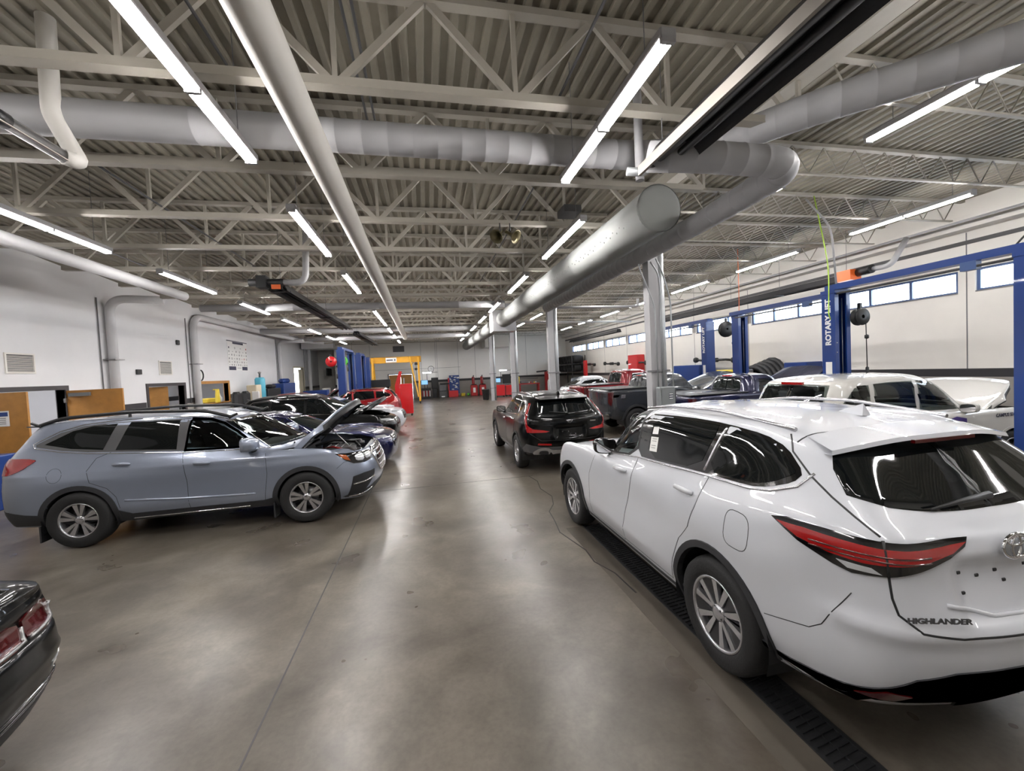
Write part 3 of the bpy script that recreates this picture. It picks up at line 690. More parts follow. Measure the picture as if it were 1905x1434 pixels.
DIRS = {'L': V((0, -1, 0)), 'T': V((0, 0, -1)), 'F': V((-1, 0, 0)), 'R': V((1, 0, 0))}
class Car:
    def __init__(s, name, label, cat, loc, rz, surf, paint, group=None):
        s.root = empty(name, label, cat, loc, rz, group); s.s = surf; s.paint = paint; s.holes = []; s.uvh = []; s.mir = {}
    def basis(s, d):
        d = V(d).normalized()
        e2 = V((0, 0, 1)) if abs(d.z) < .9 else V((0, 1, 0)); e1 = e2.cross(d)*-1 if abs(d.z) < .9 else V((1, 0, 0)); e1.normalize(); e2 = (e2-d*e2.dot(d)).normalized()
        if abs(d.y) > .99: e1 = V((1, 0, 0))
        return e1, e2, d
    def _mk(s, name, cos, nos, tris, m, parent, th):
        """shell with thickness th below the surface, custom smooth normals on top"""
        n = len(cos); ed = {}
        for t in tris:
            for a, b in zip(t, t[1:]+t[:1]): ed[(a, b)] = 1
        bd = [(a, b) for a, b in ed if (b, a) not in ed]
        vs = [tuple(c) for c in cos]; fs = [tuple(t) for t in tris]; bi = {}
        # orientation
        if tris:
            t = tris[len(tris)//2]; fn = (cos[t[1]]-cos[t[0]]).cross(cos[t[2]]-cos[t[0]])
            if fn.dot(nos[t[0]]) < 0: fs = [t[::-1] for t in fs]; bd = [(b, a) for a, b in bd]
        for a, b in bd:
            for k in (a, b):
                if k not in bi: bi[k] = len(vs); vs.append(tuple(cos[k]-nos[k]*th))
        sd = [(b, a, bi[a], bi[b]) for a, b in bd]
        me = bpy.data.meshes.new(name); me.from_pydata(vs, [], fs+sd); me.materials.append(M[m])
        me.polygons.foreach_set('use_smooth', [True]*len(fs)+[False]*len(sd)); me.update()
        top = {i for f in fs for i in f}; ln = []
        for p in me.polygons:
            for vi in p.vertices:
                if p.index < len(fs): ln.append(tuple(nos[vi]))
                else: ln.append((0, 0, 0))
        me.normals_split_custom_set(ln)
        o = bpy.data.objects.new(name, me); C.objects.link(o); o.parent = parent or s.root; return o
    def mirror(s, o, name=None, parent=None):
        c = o.copy(); me = o.data.copy(); c.data = me; C.objects.link(c); c.parent = parent or o.parent
        n = len(me.vertices); co = np.empty(n*3); me.vertices.foreach_get('co', co); co = co.reshape(-1, 3); co[:, 1] *= -1
        ln = [(l.normal[0], -l.normal[1], l.normal[2]) for l in me.corner_normals] if False else None
        vs = [tuple(x) for x in co]; fs = [tuple(p.vertices)[::-1] for p in me.polygons]; sm = [p.use_smooth for p in me.polygons]; mi = [p.material_index for p in me.polygons]
        nn = me.corner_normals; ln = []
        for p in me.polygons:
            for li in list(p.loop_indices)[::-1]: v = nn[li].vector; ln.append((v[0], -v[1], v[2]))
        m2 = bpy.data.meshes.new(me.name); m2.from_pydata(vs, [], fs)
        for mm in me.materials: m2.materials.append(mm)
        m2.polygons.foreach_set('use_smooth', sm); m2.polygons.foreach_set('material_index', mi); m2.update(); m2.normals_split_custom_set(ln)
        c.data = m2
        for ch in o.children: s.mirror(ch, parent=c)
        return c
    def patch(s, name, poly, d, m, off=.003, th=.012, res=.05, rnd=0, ring=0, parent=None, both=True, hole=False, cut=0, flat=None):
        """poly: 2-D (side: x,z  rear/front: y,z  top: x,y) projected on the body along d"""
        if isinstance(d, str): d = DIRS[d]
        e1, e2, d = s.basis(d)
        if abs(d.y) > .99: to3 = lambda p: V((p[0], 0, p[1]))
        elif abs(d.z) > .99: to3 = lambda p: V((p[0], p[1], 0))
        elif abs(d.x) > .99: to3 = lambda p: V((0, p[0], p[1]))
        else: to3 = lambda p: e1*p[0]+e2*p[1]
        if len(poly[0]) == 3: poly = [(V(p).dot(e1), V(p).dot(e2)) for p in poly]; to3 = lambda p: e1*p[0]+e2*p[1]
        if rnd: poly = round_poly(poly, rnd)
        hl = None
        if ring: hl = poly; poly = offset_poly(poly, ring)
        vs, tr = fill(poly, res, hl); cos, nos = [], []
        for p in vs: c_, n_ = s.s.cast(to3(p), d); cos.append(c_+n_*off); nos.append(n_)
        if hole: s.holes.append((d, offset_poly(poly, -cut) if cut else poly, both))
        o = s._mk(name, cos, nos, tr, m, parent, th)
        if both and parent is None: s.mir[o.name] = s.mirror(o)
        elif both: s.mirror(o, parent=both if not isinstance(both, bool) else parent)
        return o
    def uvpatch(s, name, poly, m, off=.003, th=.012, res=.12, rnd=0, ring=0, parent=None, both=True):
        if rnd: poly = round_poly(poly, rnd)
        hl = None
        if ring: hl = poly; poly = offset_poly(poly, ring)
        vs, tr = fill(poly, res, hl); cos, nos = [], []
        for u, v in vs: c_, n_ = s.s.at(u, v); cos.append(c_+n_*off); nos.append(n_)
        o = s._mk(name, cos, nos, tr, m, parent, th)
        if both == 'join':       # symmetric panel across the centre line
            c = s.mirror(o); bm = bmesh.new(); bm.from_mesh(o.data); bm.from_mesh(c.data); me = bpy.data.meshes.new(name)
            bmesh.ops.remove_doubles(bm, verts=bm.verts, dist=.0006); bm.to_mesh(me); bm.free(); me.materials.append(M[m])
            old = c.data; bpy.data.objects.remove(c); o.data = me; me.polygons.foreach_set('use_smooth', [True]*len(me.polygons))
        elif both: s.mirror(o)
        return o
    def strip(s, name, pts, d, m, w=.006, off=.0015, h=.003, res=.04, parent=None, both=True, uv=False):
        """narrow raised line (seam, chrome moulding) laid along a polyline on the body"""
        if uv: q = [s.s.at(u, v) for u, v in resample(pts, .12, False)]
        else:
            if isinstance(d, str): d = DIRS[d]
            e1, e2, d = s.basis(d)
            if abs(d.y) > .99: to3 = lambda p: V((p[0], 0, p[1]))
            elif abs(d.z) > .99: to3 = lambda p: V((p[0], p[1], 0))
            elif abs(d.x) > .99: to3 = lambda p: V((0, p[0], p[1]))
            else: to3 = lambda p: e1*p[0]+e2*p[1]
            if len(pts[0]) == 3: pts = [(V(p).dot(e1), V(p).dot(e2)) for p in pts]; to3 = lambda p: e1*p[0]+e2*p[1]
            q = [s.s.cast(to3(p), d) for p in resample(pts, res, False)]
        vs = []; L = len(q)
        for i, (c_, n_) in enumerate(q):
            t = (q[min(i+1, L-1)][0]-q[max(i-1, 0)][0]).normalized(); sd = t.cross(n_).normalized()*w/2
            vs += [c_-sd-n_*.006, c_-sd+n_*off, c_-sd*.6+n_*(off+h), c_+sd*.6+n_*(off+h), c_+sd+n_*off, c_+sd-n_*.006]
        fs = [(i*6+j, i*6+j+1, (i+1)*6+j+1, (i+1)*6+j) for i in range(L-1) for j in range(5)]+[tuple(range(6)), tuple(range((L-1)*6, L*6))]
        mb = MB().add(vs, fs, True); o = mb.build(name, m, parent or s.root)
        if both: s.mirror(o)
        return o
    def body(s, arches=(), arch_r=.41, extra=None, name='body', under='black_plastic', archz=None):
        """the painted shell, with wheel arches and window openings cut out"""
        sf = s.s; keep = []
        nq = (sf.U-1)*(sf.V-1)
        for k_, q in enumerate(sf.quads):
            i_, j_ = divmod(k_ % nq, sf.V-1); uu, vv_ = (i_+.5)/sf.nu, (j_+.5)/sf.nv
            if any(a <= uu <= b and c0 <= vv_ <= d0 for a, b, c0, d0 in s.uvh): continue
            c_ = sf.verts[list(q)].mean(axis=0); x, y, z = c_; cut = False
            for ax in arches:
                if hypot(x-ax, z-(archz or .40)) < arch_r and abs(y) > .45: cut = True
            if not cut:
                for d, poly, both in s.holes:
                    yy = abs(y) if both else y
                    if abs(d.y) > .99 and ((y > 0) or both): p = (x, z)
                    elif abs(d.x) > .99 and (x-1.4)*d.x < 0: p = (y, z); 
                    else: continue
                    if abs(d.y) > .99 and abs(y) < .4: continue
                    if inside(p, poly) and edist(p, poly) > .012: cut = True; break
            if not cut: keep.append(q)
        U, Vn = sf.U, sf.V; n = U*Vn
        for i in range(U-1):
            a, b = i*Vn, (i+1)*Vn; xa = sf.verts[a][0]
            if any(abs(sf.verts[a][0]-ax) < arch_r and sf.verts[a][1] > .45 for ax in arches): continue
            keep.append((a, b, b+n, a+n))
        bm = bmesh.new(); vv = [bm.verts.new(v) for v in sf.verts]
        for q in keep:
            try: f = bm.faces.new([vv[k] for k in q]); f.smooth = True
            except ValueError: pass
        bmesh.ops.remove_doubles(bm, verts=[v for v in bm.verts if abs(v.co.y) < .002], dist=.0008)
        bmesh.ops.delete(bm, geom=[v for v in bm.verts if not v.link_faces], context='VERTS')
        bmesh.ops.recalc_face_normals(bm, faces=bm.faces)
        me = bpy.data.meshes.new(name); bm.to_mesh(me); bm.free(); me.materials.append(M[s.paint])
        o = bpy.data.objects.new(name, me); C.objects.link(o); o.parent = s.root
        # wheel housings
        for ax in arches:
            for sg in (1, -1):
                mb = MB(); n_ = 20; r = arch_r+.015; zc = archz or .40; y1 = abs(sf.cast((ax, 0, zc+arch_r+.05), DIRS['L'])[0].y)-.03
                for k in range(n_):
                    a, b = pi*k/(n_-1)*1.16-.25, 0
                pr = [(ax+r*cos(pi*1.2*k/n_-.3), zc+r*sin(pi*1.2*k/n_-.3)) for k in range(n_+1)]
                vs = [(x, sg*.42, z) for x, z in pr]+[(x, sg*y1, z) for x, z in pr]; m_ = len(pr)
                mb.add(vs, [(k, k+1, m_+k+1, m_+k) for k in range(m_-1)]+[tuple(range(m_))]); mb.build('wheel_housing', 'black_plastic', s.root, fix=False)
        return o
    def arch(s, ax, r0, r1, m, a0=-25, a1=205, zc=.40, off=.008, name='arch_trim'):
        o = [(ax+r1*cos(rad(a)), zc+r1*sin(rad(a))) for a in np.linspace(a0, a1, 28)]; i = [(ax+r0*cos(rad(a)), zc+r0*sin(rad(a))) for a in np.linspace(a1, a0, 28)]
        s.patch(name, o+i, 'L', m, off=off, th=.05, res=.05)
# ---- wheels
def spoke_wheel(style='double5', R=.38, rim=.255, w=.225, m1='satin_silver', m2='black_metal'):
    """wheel with its outer face toward -y; origin at the hub"""
    h = w/2
    prof = [(rim-.012, -h*.72), (rim+.012, -h*.9), (rim+.03, -h*.97), (R-.045, -h), (R-.018, -h*.88), (R-.004, -h*.62), (R, -h*.3), (R, h*.3), (R-.004, h*.62), (R-.02, h*.9), (rim+.03, h), (rim-.012, h*.8)]
    t = MB().lathe([(r, y) for r, y in prof], 44, 'y')
    for k in range(3): pass
    tire = t.build('wheel', 'rubber')
    mb = MB(); mb.lathe([(rim+.004, -h*.80), (rim+.008, -h*.86), (rim-.004, -h*.9), (rim-.016, -h*.82), (rim-.022, -h*.5), (rim-.03, h*.5), (rim-.01, h*.8)], 44, 'y'); r_ = mb.build('rim', m1, tire)
    MB().lathe([(.02, -.0), (rim-.03, .0), (rim-.03, .03), (.02, .03)], 30, 'y').build('wheel_back', m2, tire)
    MB().lathe([(.05, -.02), (.15, -.02), (.15, -.005), (.05, -.005)], 26, 'y').build('brake_disc', 'steel', tire)
    yf = -h*.78
    def spoke(a, wi, wo, r0=.045, r1=None, dep=.03, m=m1, tw=0, y0=.012):
        r1 = r1 or rim-.012; ca, sa = cos(a), sin(a); cb, sb = cos(a+tw), sin(a+tw)
        def P_(r, t, y, c_, s_): return (r*c_-t*s_, y, r*s_+t*c_)
        vs = [P_(r0, -wi, yf+y0, ca, sa), P_(r0, wi, yf+y0, ca, sa), P_(r1, wo, yf, cb, sb), P_(r1, -wo, yf, cb, sb), P_(r0, -wi*1.2, yf+dep+y0, ca, sa), P_(r0, wi*1.2, yf+dep+y0, ca, sa), P_(r1, wo*1.15, yf+dep, cb, sb), P_(r1, -wo*1.15, yf+dep, cb, sb)]
        return MB().add(vs, [(0, 1, 2, 3), (7, 6, 5, 4), (0, 4, 5, 1), (1, 5, 6, 2), (2, 6, 7, 3), (3, 7, 4, 0)]).build('spoke', m, tire)
    if style == 'double5':
        for k in range(5):
            a = 2*pi*k/5+pi/2
            for sg in (-1, 1): spoke(a+sg*.13, .013, .024, .05, tw=sg*.15)
            spoke(a+pi/5, .012, .05, .06, dep=.012, m=m2, y0=.03)
    elif style == 'ten':
        for k in range(5):
            a = 2*pi*k/5+pi/2
            for sg in (-1, 1): spoke(a+sg*.16, .012, .030, .05, tw=sg*.06)
            spoke(a, .006, .016, .07, dep=.02, m=m2, y0=.022)
    elif style == 'multi':
        for k in range(10): spoke(2*pi*k/10, .012, .016, .05)
    else:
        for k in range(5): spoke(2*pi*k/5+pi/2, .03, .045, .04)
    MB().lathe([(.0005, yf-.004), (.03, yf-.004), (.055, yf+.004), (.062, yf+.02), (.062, yf+.06)], 22, 'y').build('hub_cap', m1, tire)
    if True:
        for k in range(5):
            a = 2*pi*k/5+pi/2+pi/5; MB().lathe([(.0005, -.004), (.008, -.004), (.01, .02)], 6, 'y', (.045*cos(a), yf+.004, .045*sin(a))).build('lug_nut', 'black_metal', tire)
    return tire
def place_wheels(car, proto, wb, ytrack, R, first=True, steer=0):
    for i, (x, sg) in enumerate(((0, -1), (wb, -1), (0, 1), (wb, 1))):
        w_ = proto if (first and i == 0) else dup(proto)
        w_.parent = car.root; w_.location = (x, sg*ytrack, R); w_.rotation_euler = (0, random.uniform(-.6, .6), pi if sg > 0 else 0)
        if x and steer: w_.rotation_euler[2] += steer
def gen_net(wb=2.85, nose=3.84, tail=-1.13, W=.965, rows=None, cowl=(2.62, 1.10), belt=(1.08, 1.18), hdr=(1.75, 1.60), roof=1.73, rhdr=(-.60, 1.62), rbase=(-.95, 1.22), yr=.70, bx=1.15, cx=.45, ax=2.0, ov={}, zmid=None, squash=.80, noser=.50, tailr=.50, cowly=.76):
    rows = rows or [(.28, .26, .32, .12, .06, .10), (.45, .42, .50, .03, .015, .02), (.68, .70, .75, 0, 0, 0), (.86, .90, 1.0, .06, .015, .02), (.98, 1.03, 1.12, .22, .055, .06)]
    xs = [nose-noser, wb+.44, wb, wb-.48, ax, bx, cx, 0, tail+tailr]; net = []
    for k, (zf, zs, zr, fo, wo, ro) in enumerate(rows):
        q = []
        q += [(nose-fo, 0, zf), (nose-fo-.03, .42*W, zf), (nose-fo-.15, squash*W, zf)]
        zz = [zf, zf*.5+zs*.5, zs*.85+zf*.15, zs, zs, zs, zs, zs*.75+zr*.25, zs*.3+zr*.7]
        for i, (x, z) in enumerate(zip(xs, zz)):
            ww = W-wo-(.035 if i == 0 else 0)-(.025 if i == 8 else 0); xx = x-(fo*.55 if i == 0 else fo*.25 if i == 1 else 0)+(ro*.5 if i == 8 else 0)
            q.append((xx, ww, z))
        q += [(tail+ro+.16, (squash+.02)*W, zr), (tail+ro+.03, .45*W, zr), (tail+ro, 0, zr)]
        net.append(q[:12]+q[12:])
    # q has 3+9+3 = 15 columns
    bf, br = belt; cx_, cz = cowl; hx, hz = hdr; rx, rz = rhdr; gx, gz = rbase
    yb = W-.10
    r5 = [(cx_, 0, cz+.02), (cx_-.05, .40*W, cz+.012), (cx_-.17, .66*W, cz), (cx_-.28, cowly*W, cz-.005), (cx_-.34, (cowly+.035)*W, cz-.01), (cx_-.42, (cowly+.06)*W, cz-.015), (cx_-.5, (cowly+.085)*W, bf+.01), (min(ax, cx_-.60), yb-.01, bf), (bx, yb, bf+(br-bf)*.35), (cx, yb, bf+(br-bf)*.65), (0, yb-.005, br), (tail+tailr, yb-.04, gz*.5+br*.5), (gx+.13, (squash-.02)*W*.97, gz+.01), (gx+.02, .42*W, gz), (gx, 0, gz)]
    r6 = [(hx, 0, hz), (hx-.02, .40*yr, hz-.003), (hx-.08, .76*yr, hz-.012), (hx-.14, .90*yr, hz-.022), (hx-.20, .94*yr, hz-.02), (hx-.26, .965*yr, hz-.015), (hx-.34, .98*yr, hz-.008), (min(ax-.2, hx-.45), yr, hz+.0), (bx-.1, yr, (hz+roof)/2-.03), (cx-.1, yr, (rz+roof)/2-.035), (-.1, yr*.99, rz+.01), (rx+.20, yr*.96, rz+.0), (rx+.05, yr*.80, rz), (rx+.01, .4*yr, rz+.004), (rx, 0, rz+.006)]
    def lerp(a, b, t): return a+(b-a)*t
    zt = lambda x: roof-.05*((x-(hx+rx)/2)/((hx-rx)/2))**2
    x8 = list(np.linspace(hx-.30, rx+.30, 15)); r7 = []; r8 = []
    for i in range(15):
        x, y, z = r6[i]; e = x8[i]
        if i < 4: xx = hx-.13-.02*i
        elif i > 11: xx = rx+.13+.02*(14-i)
        else: xx = x*.9+e*.1
        yy = y*.72; r7.append((xx, yy, lerp(z, zt(xx), .72 if 4 <= i <= 11 else .45))); r8.append((lerp(xx, e, .9 if 4 <= i <= 11 else .8), 0, zt(lerp(xx, e, .85))))
    net += [r5, r6, r7, r8]
    for (r_, c_), v in ov.items():
        o = net[r_][c_]; net[r_][c_] = tuple(b if a is None else a for a, b in zip(v, o))
    return net
# ================================================================ shared car details
def handle(car, x, z, m, parent, L=.22, side=1):
    c_, n_ = car.s.cast((x, 0, z), DIRS['L']); a = car.s.cast((x-L/2, 0, z+.004), DIRS['L'])[0]; b = car.s.cast((x+L/2, 0, z-.004), DIRS['L'])[0]
    mb = MB().tube([a+n_*.004, a.lerp(b, .08)+n_*.030, a.lerp(b, .5)+n_*.036, a.lerp(b, .92)+n_*.030, b+n_*.004], [.014, .021, .022, .021, .014], 10)
    o = mb.build('door_handle', m, parent); car.mirror(o, parent=car.mir.get(parent.name) or parent); return o
def side_mirror(car, x, z, m_shell, m_arm='black_plastic', size=1.0, out=.08):
    c_, n_ = car.s.cast((x, 0, z), DIRS['L']); y0 = c_.y
    k = size; prof = [(0, .5), (.03, .86), (.085, 1), (.125, .97), (.15, .93)]
    cx, cyy, cz = x-.02, y0+out+.11*k, z+.05*k
    mb = MB(); n = 20; vs = []; rr = []
    for dx, s_ in [(.10, .25), (.085, .62), (.05, .90), (0, 1.0), (-.05, 1.0)]:
        for j in range(n):
            a = 2*pi*j/n; cy_, sz_ = cos(a), sin(a); e = .55
            vs.append((cx+dx*k, cyy+(abs(cy_)**e*(1 if cy_ > 0 else -1))*.125*k*s_, cz+(abs(sz_)**e*(1 if sz_ > 0 else -1))*.082*k*s_-(cy_ < 0)*0.008))
    mb.add(vs, [(i*n+j, i*n+(j+1) % n, (i+1)*n+(j+1) % n, (i+1)*n+j) for i in range(4) for j in range(n)]+[tuple(range(n)), tuple(range(4*n, 5*n))], True)
    o = mb.build('side_mirror', m_shell, car.root)
    gl = [(v[0]-.002-.0, cyy+(v[1]-cyy)*.88, cz+(v[2]-cz)*.86) for v in vs[4*n:]]
    g = MB().add(gl, [tuple(range(n))]).build('mirror_glass', 'chrome', o)
    MB().tube([(cx+.0, y0-.04, z-.03), (cx+.02, y0+.05, z-.045), (cx+.02, cyy-.03, cz-.05*k)], [.04*k, .035*k, .03*k], 10).build('mirror_arm', m_arm, o)
    car.mirror(o); return o
def roof_rails(car, m, pts, h=.045, r=.016, feet=True):
    pts = [V(p) for p in pts]; up = V((0, 0, h)); L = len(pts); q = [p+up*(0.15 if i in (0, L-1) else 1) for i, p in enumerate(pts)]
    o = MB().tube(bend(q, .12, 4), r, 10).build('roof_rail', m, car.root)
    if feet:
        for i in sorted({0, L//2, L-1}):
            p = pts[i]; k = -1 if i == 0 else 1 if i == L-1 else 0
            MB().tube([p+V((k*.02, 0, -.01)), p+V((-k*.10, 0, h*.8))], [.022, .018], 8).build('rail_foot', m, o)
    car.mirror(o); return o
def glass_band(car, polys, m='glass_dark', name='side_window', off=.002, rnd=1, frame=None, fr=.022, hole=False):
    out = []
    for p in polys:
        g = car.patch(name, p, 'L', m, off=off, th=.01, rnd=rnd, hole=hole); out.append(g)
        if frame: car.patch('window_frame', p, 'L', frame, off=off+.001, th=.018, rnd=rnd, ring=fr, parent=None)
    return out
def interior(car, x0, x1, W, z0=.55, belt=1.1, wheel_side=1, col='interior', seatcol='seat'):
    MB().box((x0, -W, z0-.15), (x1, W, z0)).build('cabin_floor', col, car.root)
    MB().bbox((x1-.15, -W, z0), (x1+.35, W, belt+.02), .06).build('dashboard', col, car.root)
    for x in ((x1-1.05), (x1-1.95)):
        if x < x0+.1: continue
        for sg in (-1, 1):
            s_ = MB(); s_.bbox((x-.1, sg*.36-.25, z0), (x+.42, sg*.36+.25, z0+.22), .06).build('seat', seatcol, car.root)
            b = MB().bbox((-.08, -.24, 0), (.08, .24, .62), .06).build('seat_back', seatcol, car.root); b.location = (x-.10, sg*.36, z0+.15); b.rotation_euler = (0, rad(-14), 0)
            h_ = MB().bbox((-.05, -.13, 0), (.05, .13, .18), .04).build('headrest', seatcol, b); h_.location = (0, 0, .66)
    a = MB(); n = 20; vs = [(.0, .185*cos(2*pi*j/n), .185*sin(2*pi*j/n)) for j in range(n)]+[(.0, .185*cos(0), 0)]
    w_ = MB().tube(vs, .014, 8, cap=False).tube([(0, -.17, 0), (0, .17, 0)], .014, 6).tube([(.0, 0, 0), (.22, 0, -.02)], .03, 8).build('steering_wheel', 'black_plastic', car.root)
    w_.location = (x1-.30, wheel_side*.37, belt-.03); w_.rotation_euler = (0, rad(-22), 0)
def make_mir(car): car.mir = {}

# ================================================================ WHITE THREE-ROW SUV, right foreground
def white_suv():
    rows = [(.30, .27, .40, .16, .075, .14), (.46, .42, .58, .05, .02, .02), (.70, .66, .78, .0, -.005, .02), (.86, .92, 1.02, .05, .01, .06), (.99, 1.09, 1.22, .26, .045, .10)]
    ov = {(5, 10): (None, None, 1.335), (5, 11): (-.60, .86, 1.37), (5, 12): (-.84, .74, 1.365), (5, 13): (-.93, .40, 1.30), (5, 14): (-.95, 0, 1.28),
          (4, 10): (0, .955, 1.15), (4, 11): (-.62, .93, 1.25), (4, 12): (-.98, .76, 1.24), (3, 10): (0, .975, .97), (3, 11): (-.63, .955, 1.06), (3, 12): (-.99, .78, 1.06),
          (2, 11): (-.60, .955, .80), (2, 12): (-1.0, .80, .82), (2, 13): (-1.12, .44, .80), (2, 14): (-1.145, 0, .80),
          (6, 11): (-.36, .67, 1.655), (6, 12): (-.52, .58, 1.645), (6, 13): (-.57, .30, 1.655), (6, 14): (-.585, 0, 1.66), (6, 10): (-.05, .70, 1.69)}
    net = gen_net(2.85, 3.80, -1.145, .97, rows, (2.40, 1.10), (1.135, 1.32), (1.62, 1.655), 1.765, (-.55, 1.66), (-.95, 1.28), .71, ax=1.98, ov=ov, noser=.52, tailr=.52)
    def g(a, b): return math.exp(-(a*a)-(b*b))
    def disp(x, y, z):
        d = 0
        if y > .6:
            d += -.026*g((x-1.05)/.62, (z-.82)/.16)+.020*g((x+.1)/.50, (z-.97)/.12)+.014*g((x-1.5)/1.0, (z-.50)/.06)
            d += .012*g((x-2.85)/.55, (z-.86)/.12)
            d += -.020*g((x+.75)/.16, (z-.93)/.12)
        if x < -.9 and y < .62: d += -.035*min(1, max(0, (.50-y)/.08))*min(1, max(0, (z-.84)/.05))*min(1, max(0, (1.16-z)/.06))
        if x < -.7: d += .022*math.exp(-((z-.845)/.045)**2)*min(1, max(0, (-x-.7)/.2))
        return d
    sf = Surf(net, 14, 9, (5,), disp)
    c = Car('car', 'white three-row SUV parked in the right foreground, rear corner toward the camera', 'car', (2.845, 2.485, 0), pi/2, sf, 'paint_white'); make_mir(c)
    r = c.root
    # glazing
    fg = [(2.03, 1.165), (1.90, 1.27), (1.60, 1.52), (1.44, 1.612), (1.30, 1.645), (1.235, 1.648), (1.235, 1.262)]
    c.patch('side_window', fg, 'L', 'glass_clear', off=.001, th=.004, rnd=1, hole=True, cut=.004)
    c.patch('window_frame', fg, 'L', 'black_plastic', off=.003, th=.03, rnd=1, ring=.030)
    rg = [(1.03, 1.275), (1.03, 1.655), (.30, 1.668), (.16, 1.664), (.28, 1.328)]
    tg = [(.06, 1.66), (.18, 1.335), (-.26, 1.365), (-.40, 1.40), (-.52, 1.475), (-.50, 1.50), (-.36, 1.59), (-.22, 1.635)]
    blk = [(1.235, 1.25), (1.235, 1.66), (.6, 1.685), (.1, 1.682), (-.22, 1.655), (-.40, 1.60), (-.555, 1.485), (-.53, 1.43), (-.40, 1.375), (-.26, 1.345), (.2, 1.318), (.7, 1.282)]
    pb = c.patch('window_surround', blk, 'L', 'gloss_black', off=.002, th=.012, rnd=1)
    for p in (rg, tg): c.patch('side_window', p, 'L', 'glass_dark', off=.0045, th=.004, rnd=1)
    c.strip('window_divider', [(.21, 1.335), (.10, 1.66)], 'L', 'satin_silver', .022, .004, .003)
    c.strip('chrome_moulding', [(2.08, 1.135), (1.6, 1.195), (1.2, 1.24), (.7, 1.268), (.2, 1.304), (-.26, 1.331), (-.42, 1.358), (-.56, 1.415), (-.60, 1.49)], 'L', 'satin_silver', .016, .002, .006)
    c.uvpatch('windshield', [(-.02, 5.07), (3.3, 5.07), (3.2, 5.93), (-.02, 5.93)], 'glass_smoke', both='join', off=.002)
    rg_ = [(14.02, 5.10), (12.4, 5.08), (11.85, 5.16), (11.85, 5.5), (12.1, 5.90), (14.02, 5.93)]
    rw = c.uvpatch('rear_window', rg_, 'glass_dark', both='join', off=.003)
    # doors and their handles
    fd = c.patch('front_door', [(2.08, 1.105), (2.19, .86), (2.20, .40), (1.375, .38), (1.30, .70), (1.215, 1.0), (1.195, 1.215)], 'L', 'paint_white', off=.0018, th=.01)
    rd = c.patch('rear_door', [(1.18, 1.22), (1.20, 1.0), (1.285, .70), (1.36, .38), (.54, .38), (.49, .56), (.40, .76), (.27, .90), (.20, 1.08), (.145, 1.285), (.7, 1.255)], 'L', 'paint_white', off=.0018, th=.01)
    for s_ in ([(2.09, 1.12), (2.20, .86), (2.21, .36), (1.37, .36)], [(1.187, 1.24), (1.207, 1.0), (1.292, .70), (1.368, .37), (.53, .37), (.48, .56), (.39, .77), (.26, .91), (.19, 1.08), (.135, 1.31)]):
        c.strip('door_seam', s_, 'L', 'black_plastic', .006, .0008, .0003)
    handle(c, 1.42, 1.075, 'paint_white', fd); handle(c, .36, 1.15, 'paint_white', rd)
    fu = [(-.25+.115*cos(a)*(1 if abs(cos(a)) < .8 else .95), 1.075+.115*sin(a)) for a in np.linspace(.3, .3+2*pi, 17)]
    fu = [(-.25+(abs(cos(a))**.6)*(1 if cos(a) > 0 else -1)*.105, 1.07+(abs(sin(a))**.6)*(1 if sin(a) > 0 else -1)*.115) for a in np.linspace(0, 2*pi, 25)]
    c.strip('fuel_flap_seam', fu, 'L', 'black_plastic', .005, .0008, .0003, both=False)
    # hood, seams of roof and tailgate
    c.uvpatch('hood', [(-.02, 4.15), (2.4, 4.12), (3.4, 4.25), (4.6, 4.5), (5.2, 4.8), (4.2, 4.95), (2.5, 4.93), (-.02, 4.93)], 'paint_white', both='join', off=.003)
    c.strip('roof_seam', [(0.0, 7.45), (2.5, 7.3), (6, 7.05), (10.3, 7.0)][::1], None, 'black_plastic', .012, .001, .001, uv=True) if False else None
    c.strip('tailgate_seam', [(-.40, .69, 1.67), (-.50, .78, 1.585), (-.66, .83, 1.48), (-.80, .85, 1.40), (-.90, .83, 1.33), (-.98, .80, 1.27)], (1, -.8, 0), 'black_plastic', .010, .001, .0006)
    c.strip('tailgate_seam', [(-1.02, .80, 1.13), (-1.04, .80, 1.00), (-1.06, .79, .93), (-1.1, .72, .865), (-1.14, .55, .838), (-1.15, 0, .825)], (1, -.5, 0), 'black_plastic', .010, .001, .0006)
    c.strip('bumper_seam', [(-.44, .64), (-.58, .68), (-.70, .71), (-.76, .76), (-.88, .98)], 'L', 'black_plastic', .005, .0008, .0003)
    c.strip('tailgate_seam', [(-.42, .68), (-.435, .4), (-.44, 0)], 'T', 'black_plastic', .010, .001, .0006)
    # lamps
    lamp = [(-.505, .95, 1.245), (-.60, .94, 1.265), (-.78, .90, 1.262), (-.97, .78, 1.25), (-1.04, .60, 1.243), (-1.07, .40, 1.238), (-1.07, .43, 1.205), (-1.06, .52, 1.165), (-1.03, .66, 1.13), (-.99, .78, 1.10), (-.90, .88, 1.085), (-.82, .90, 1.105), (-.66, .94, 1.165)]
    tl = c.patch('tail_lamp', lamp, (1, -.85, 0), 'gloss_black', off=.012, th=.03, res=.03)
    r1 = [(-.54, .95, 1.235), (-.70, .93, 1.238), (-.95, .80, 1.222), (-1.06, .56, 1.218), (-1.07, .42, 1.222), (-1.06, .50, 1.185), (-1.02, .68, 1.158), (-.93, .85, 1.145), (-.80, .90, 1.155), (-.66, .94, 1.185)]
    c.patch('lamp_lens', r1, (1, -.85, 0), 'lens_red', off=.0145, th=.004, res=.03)
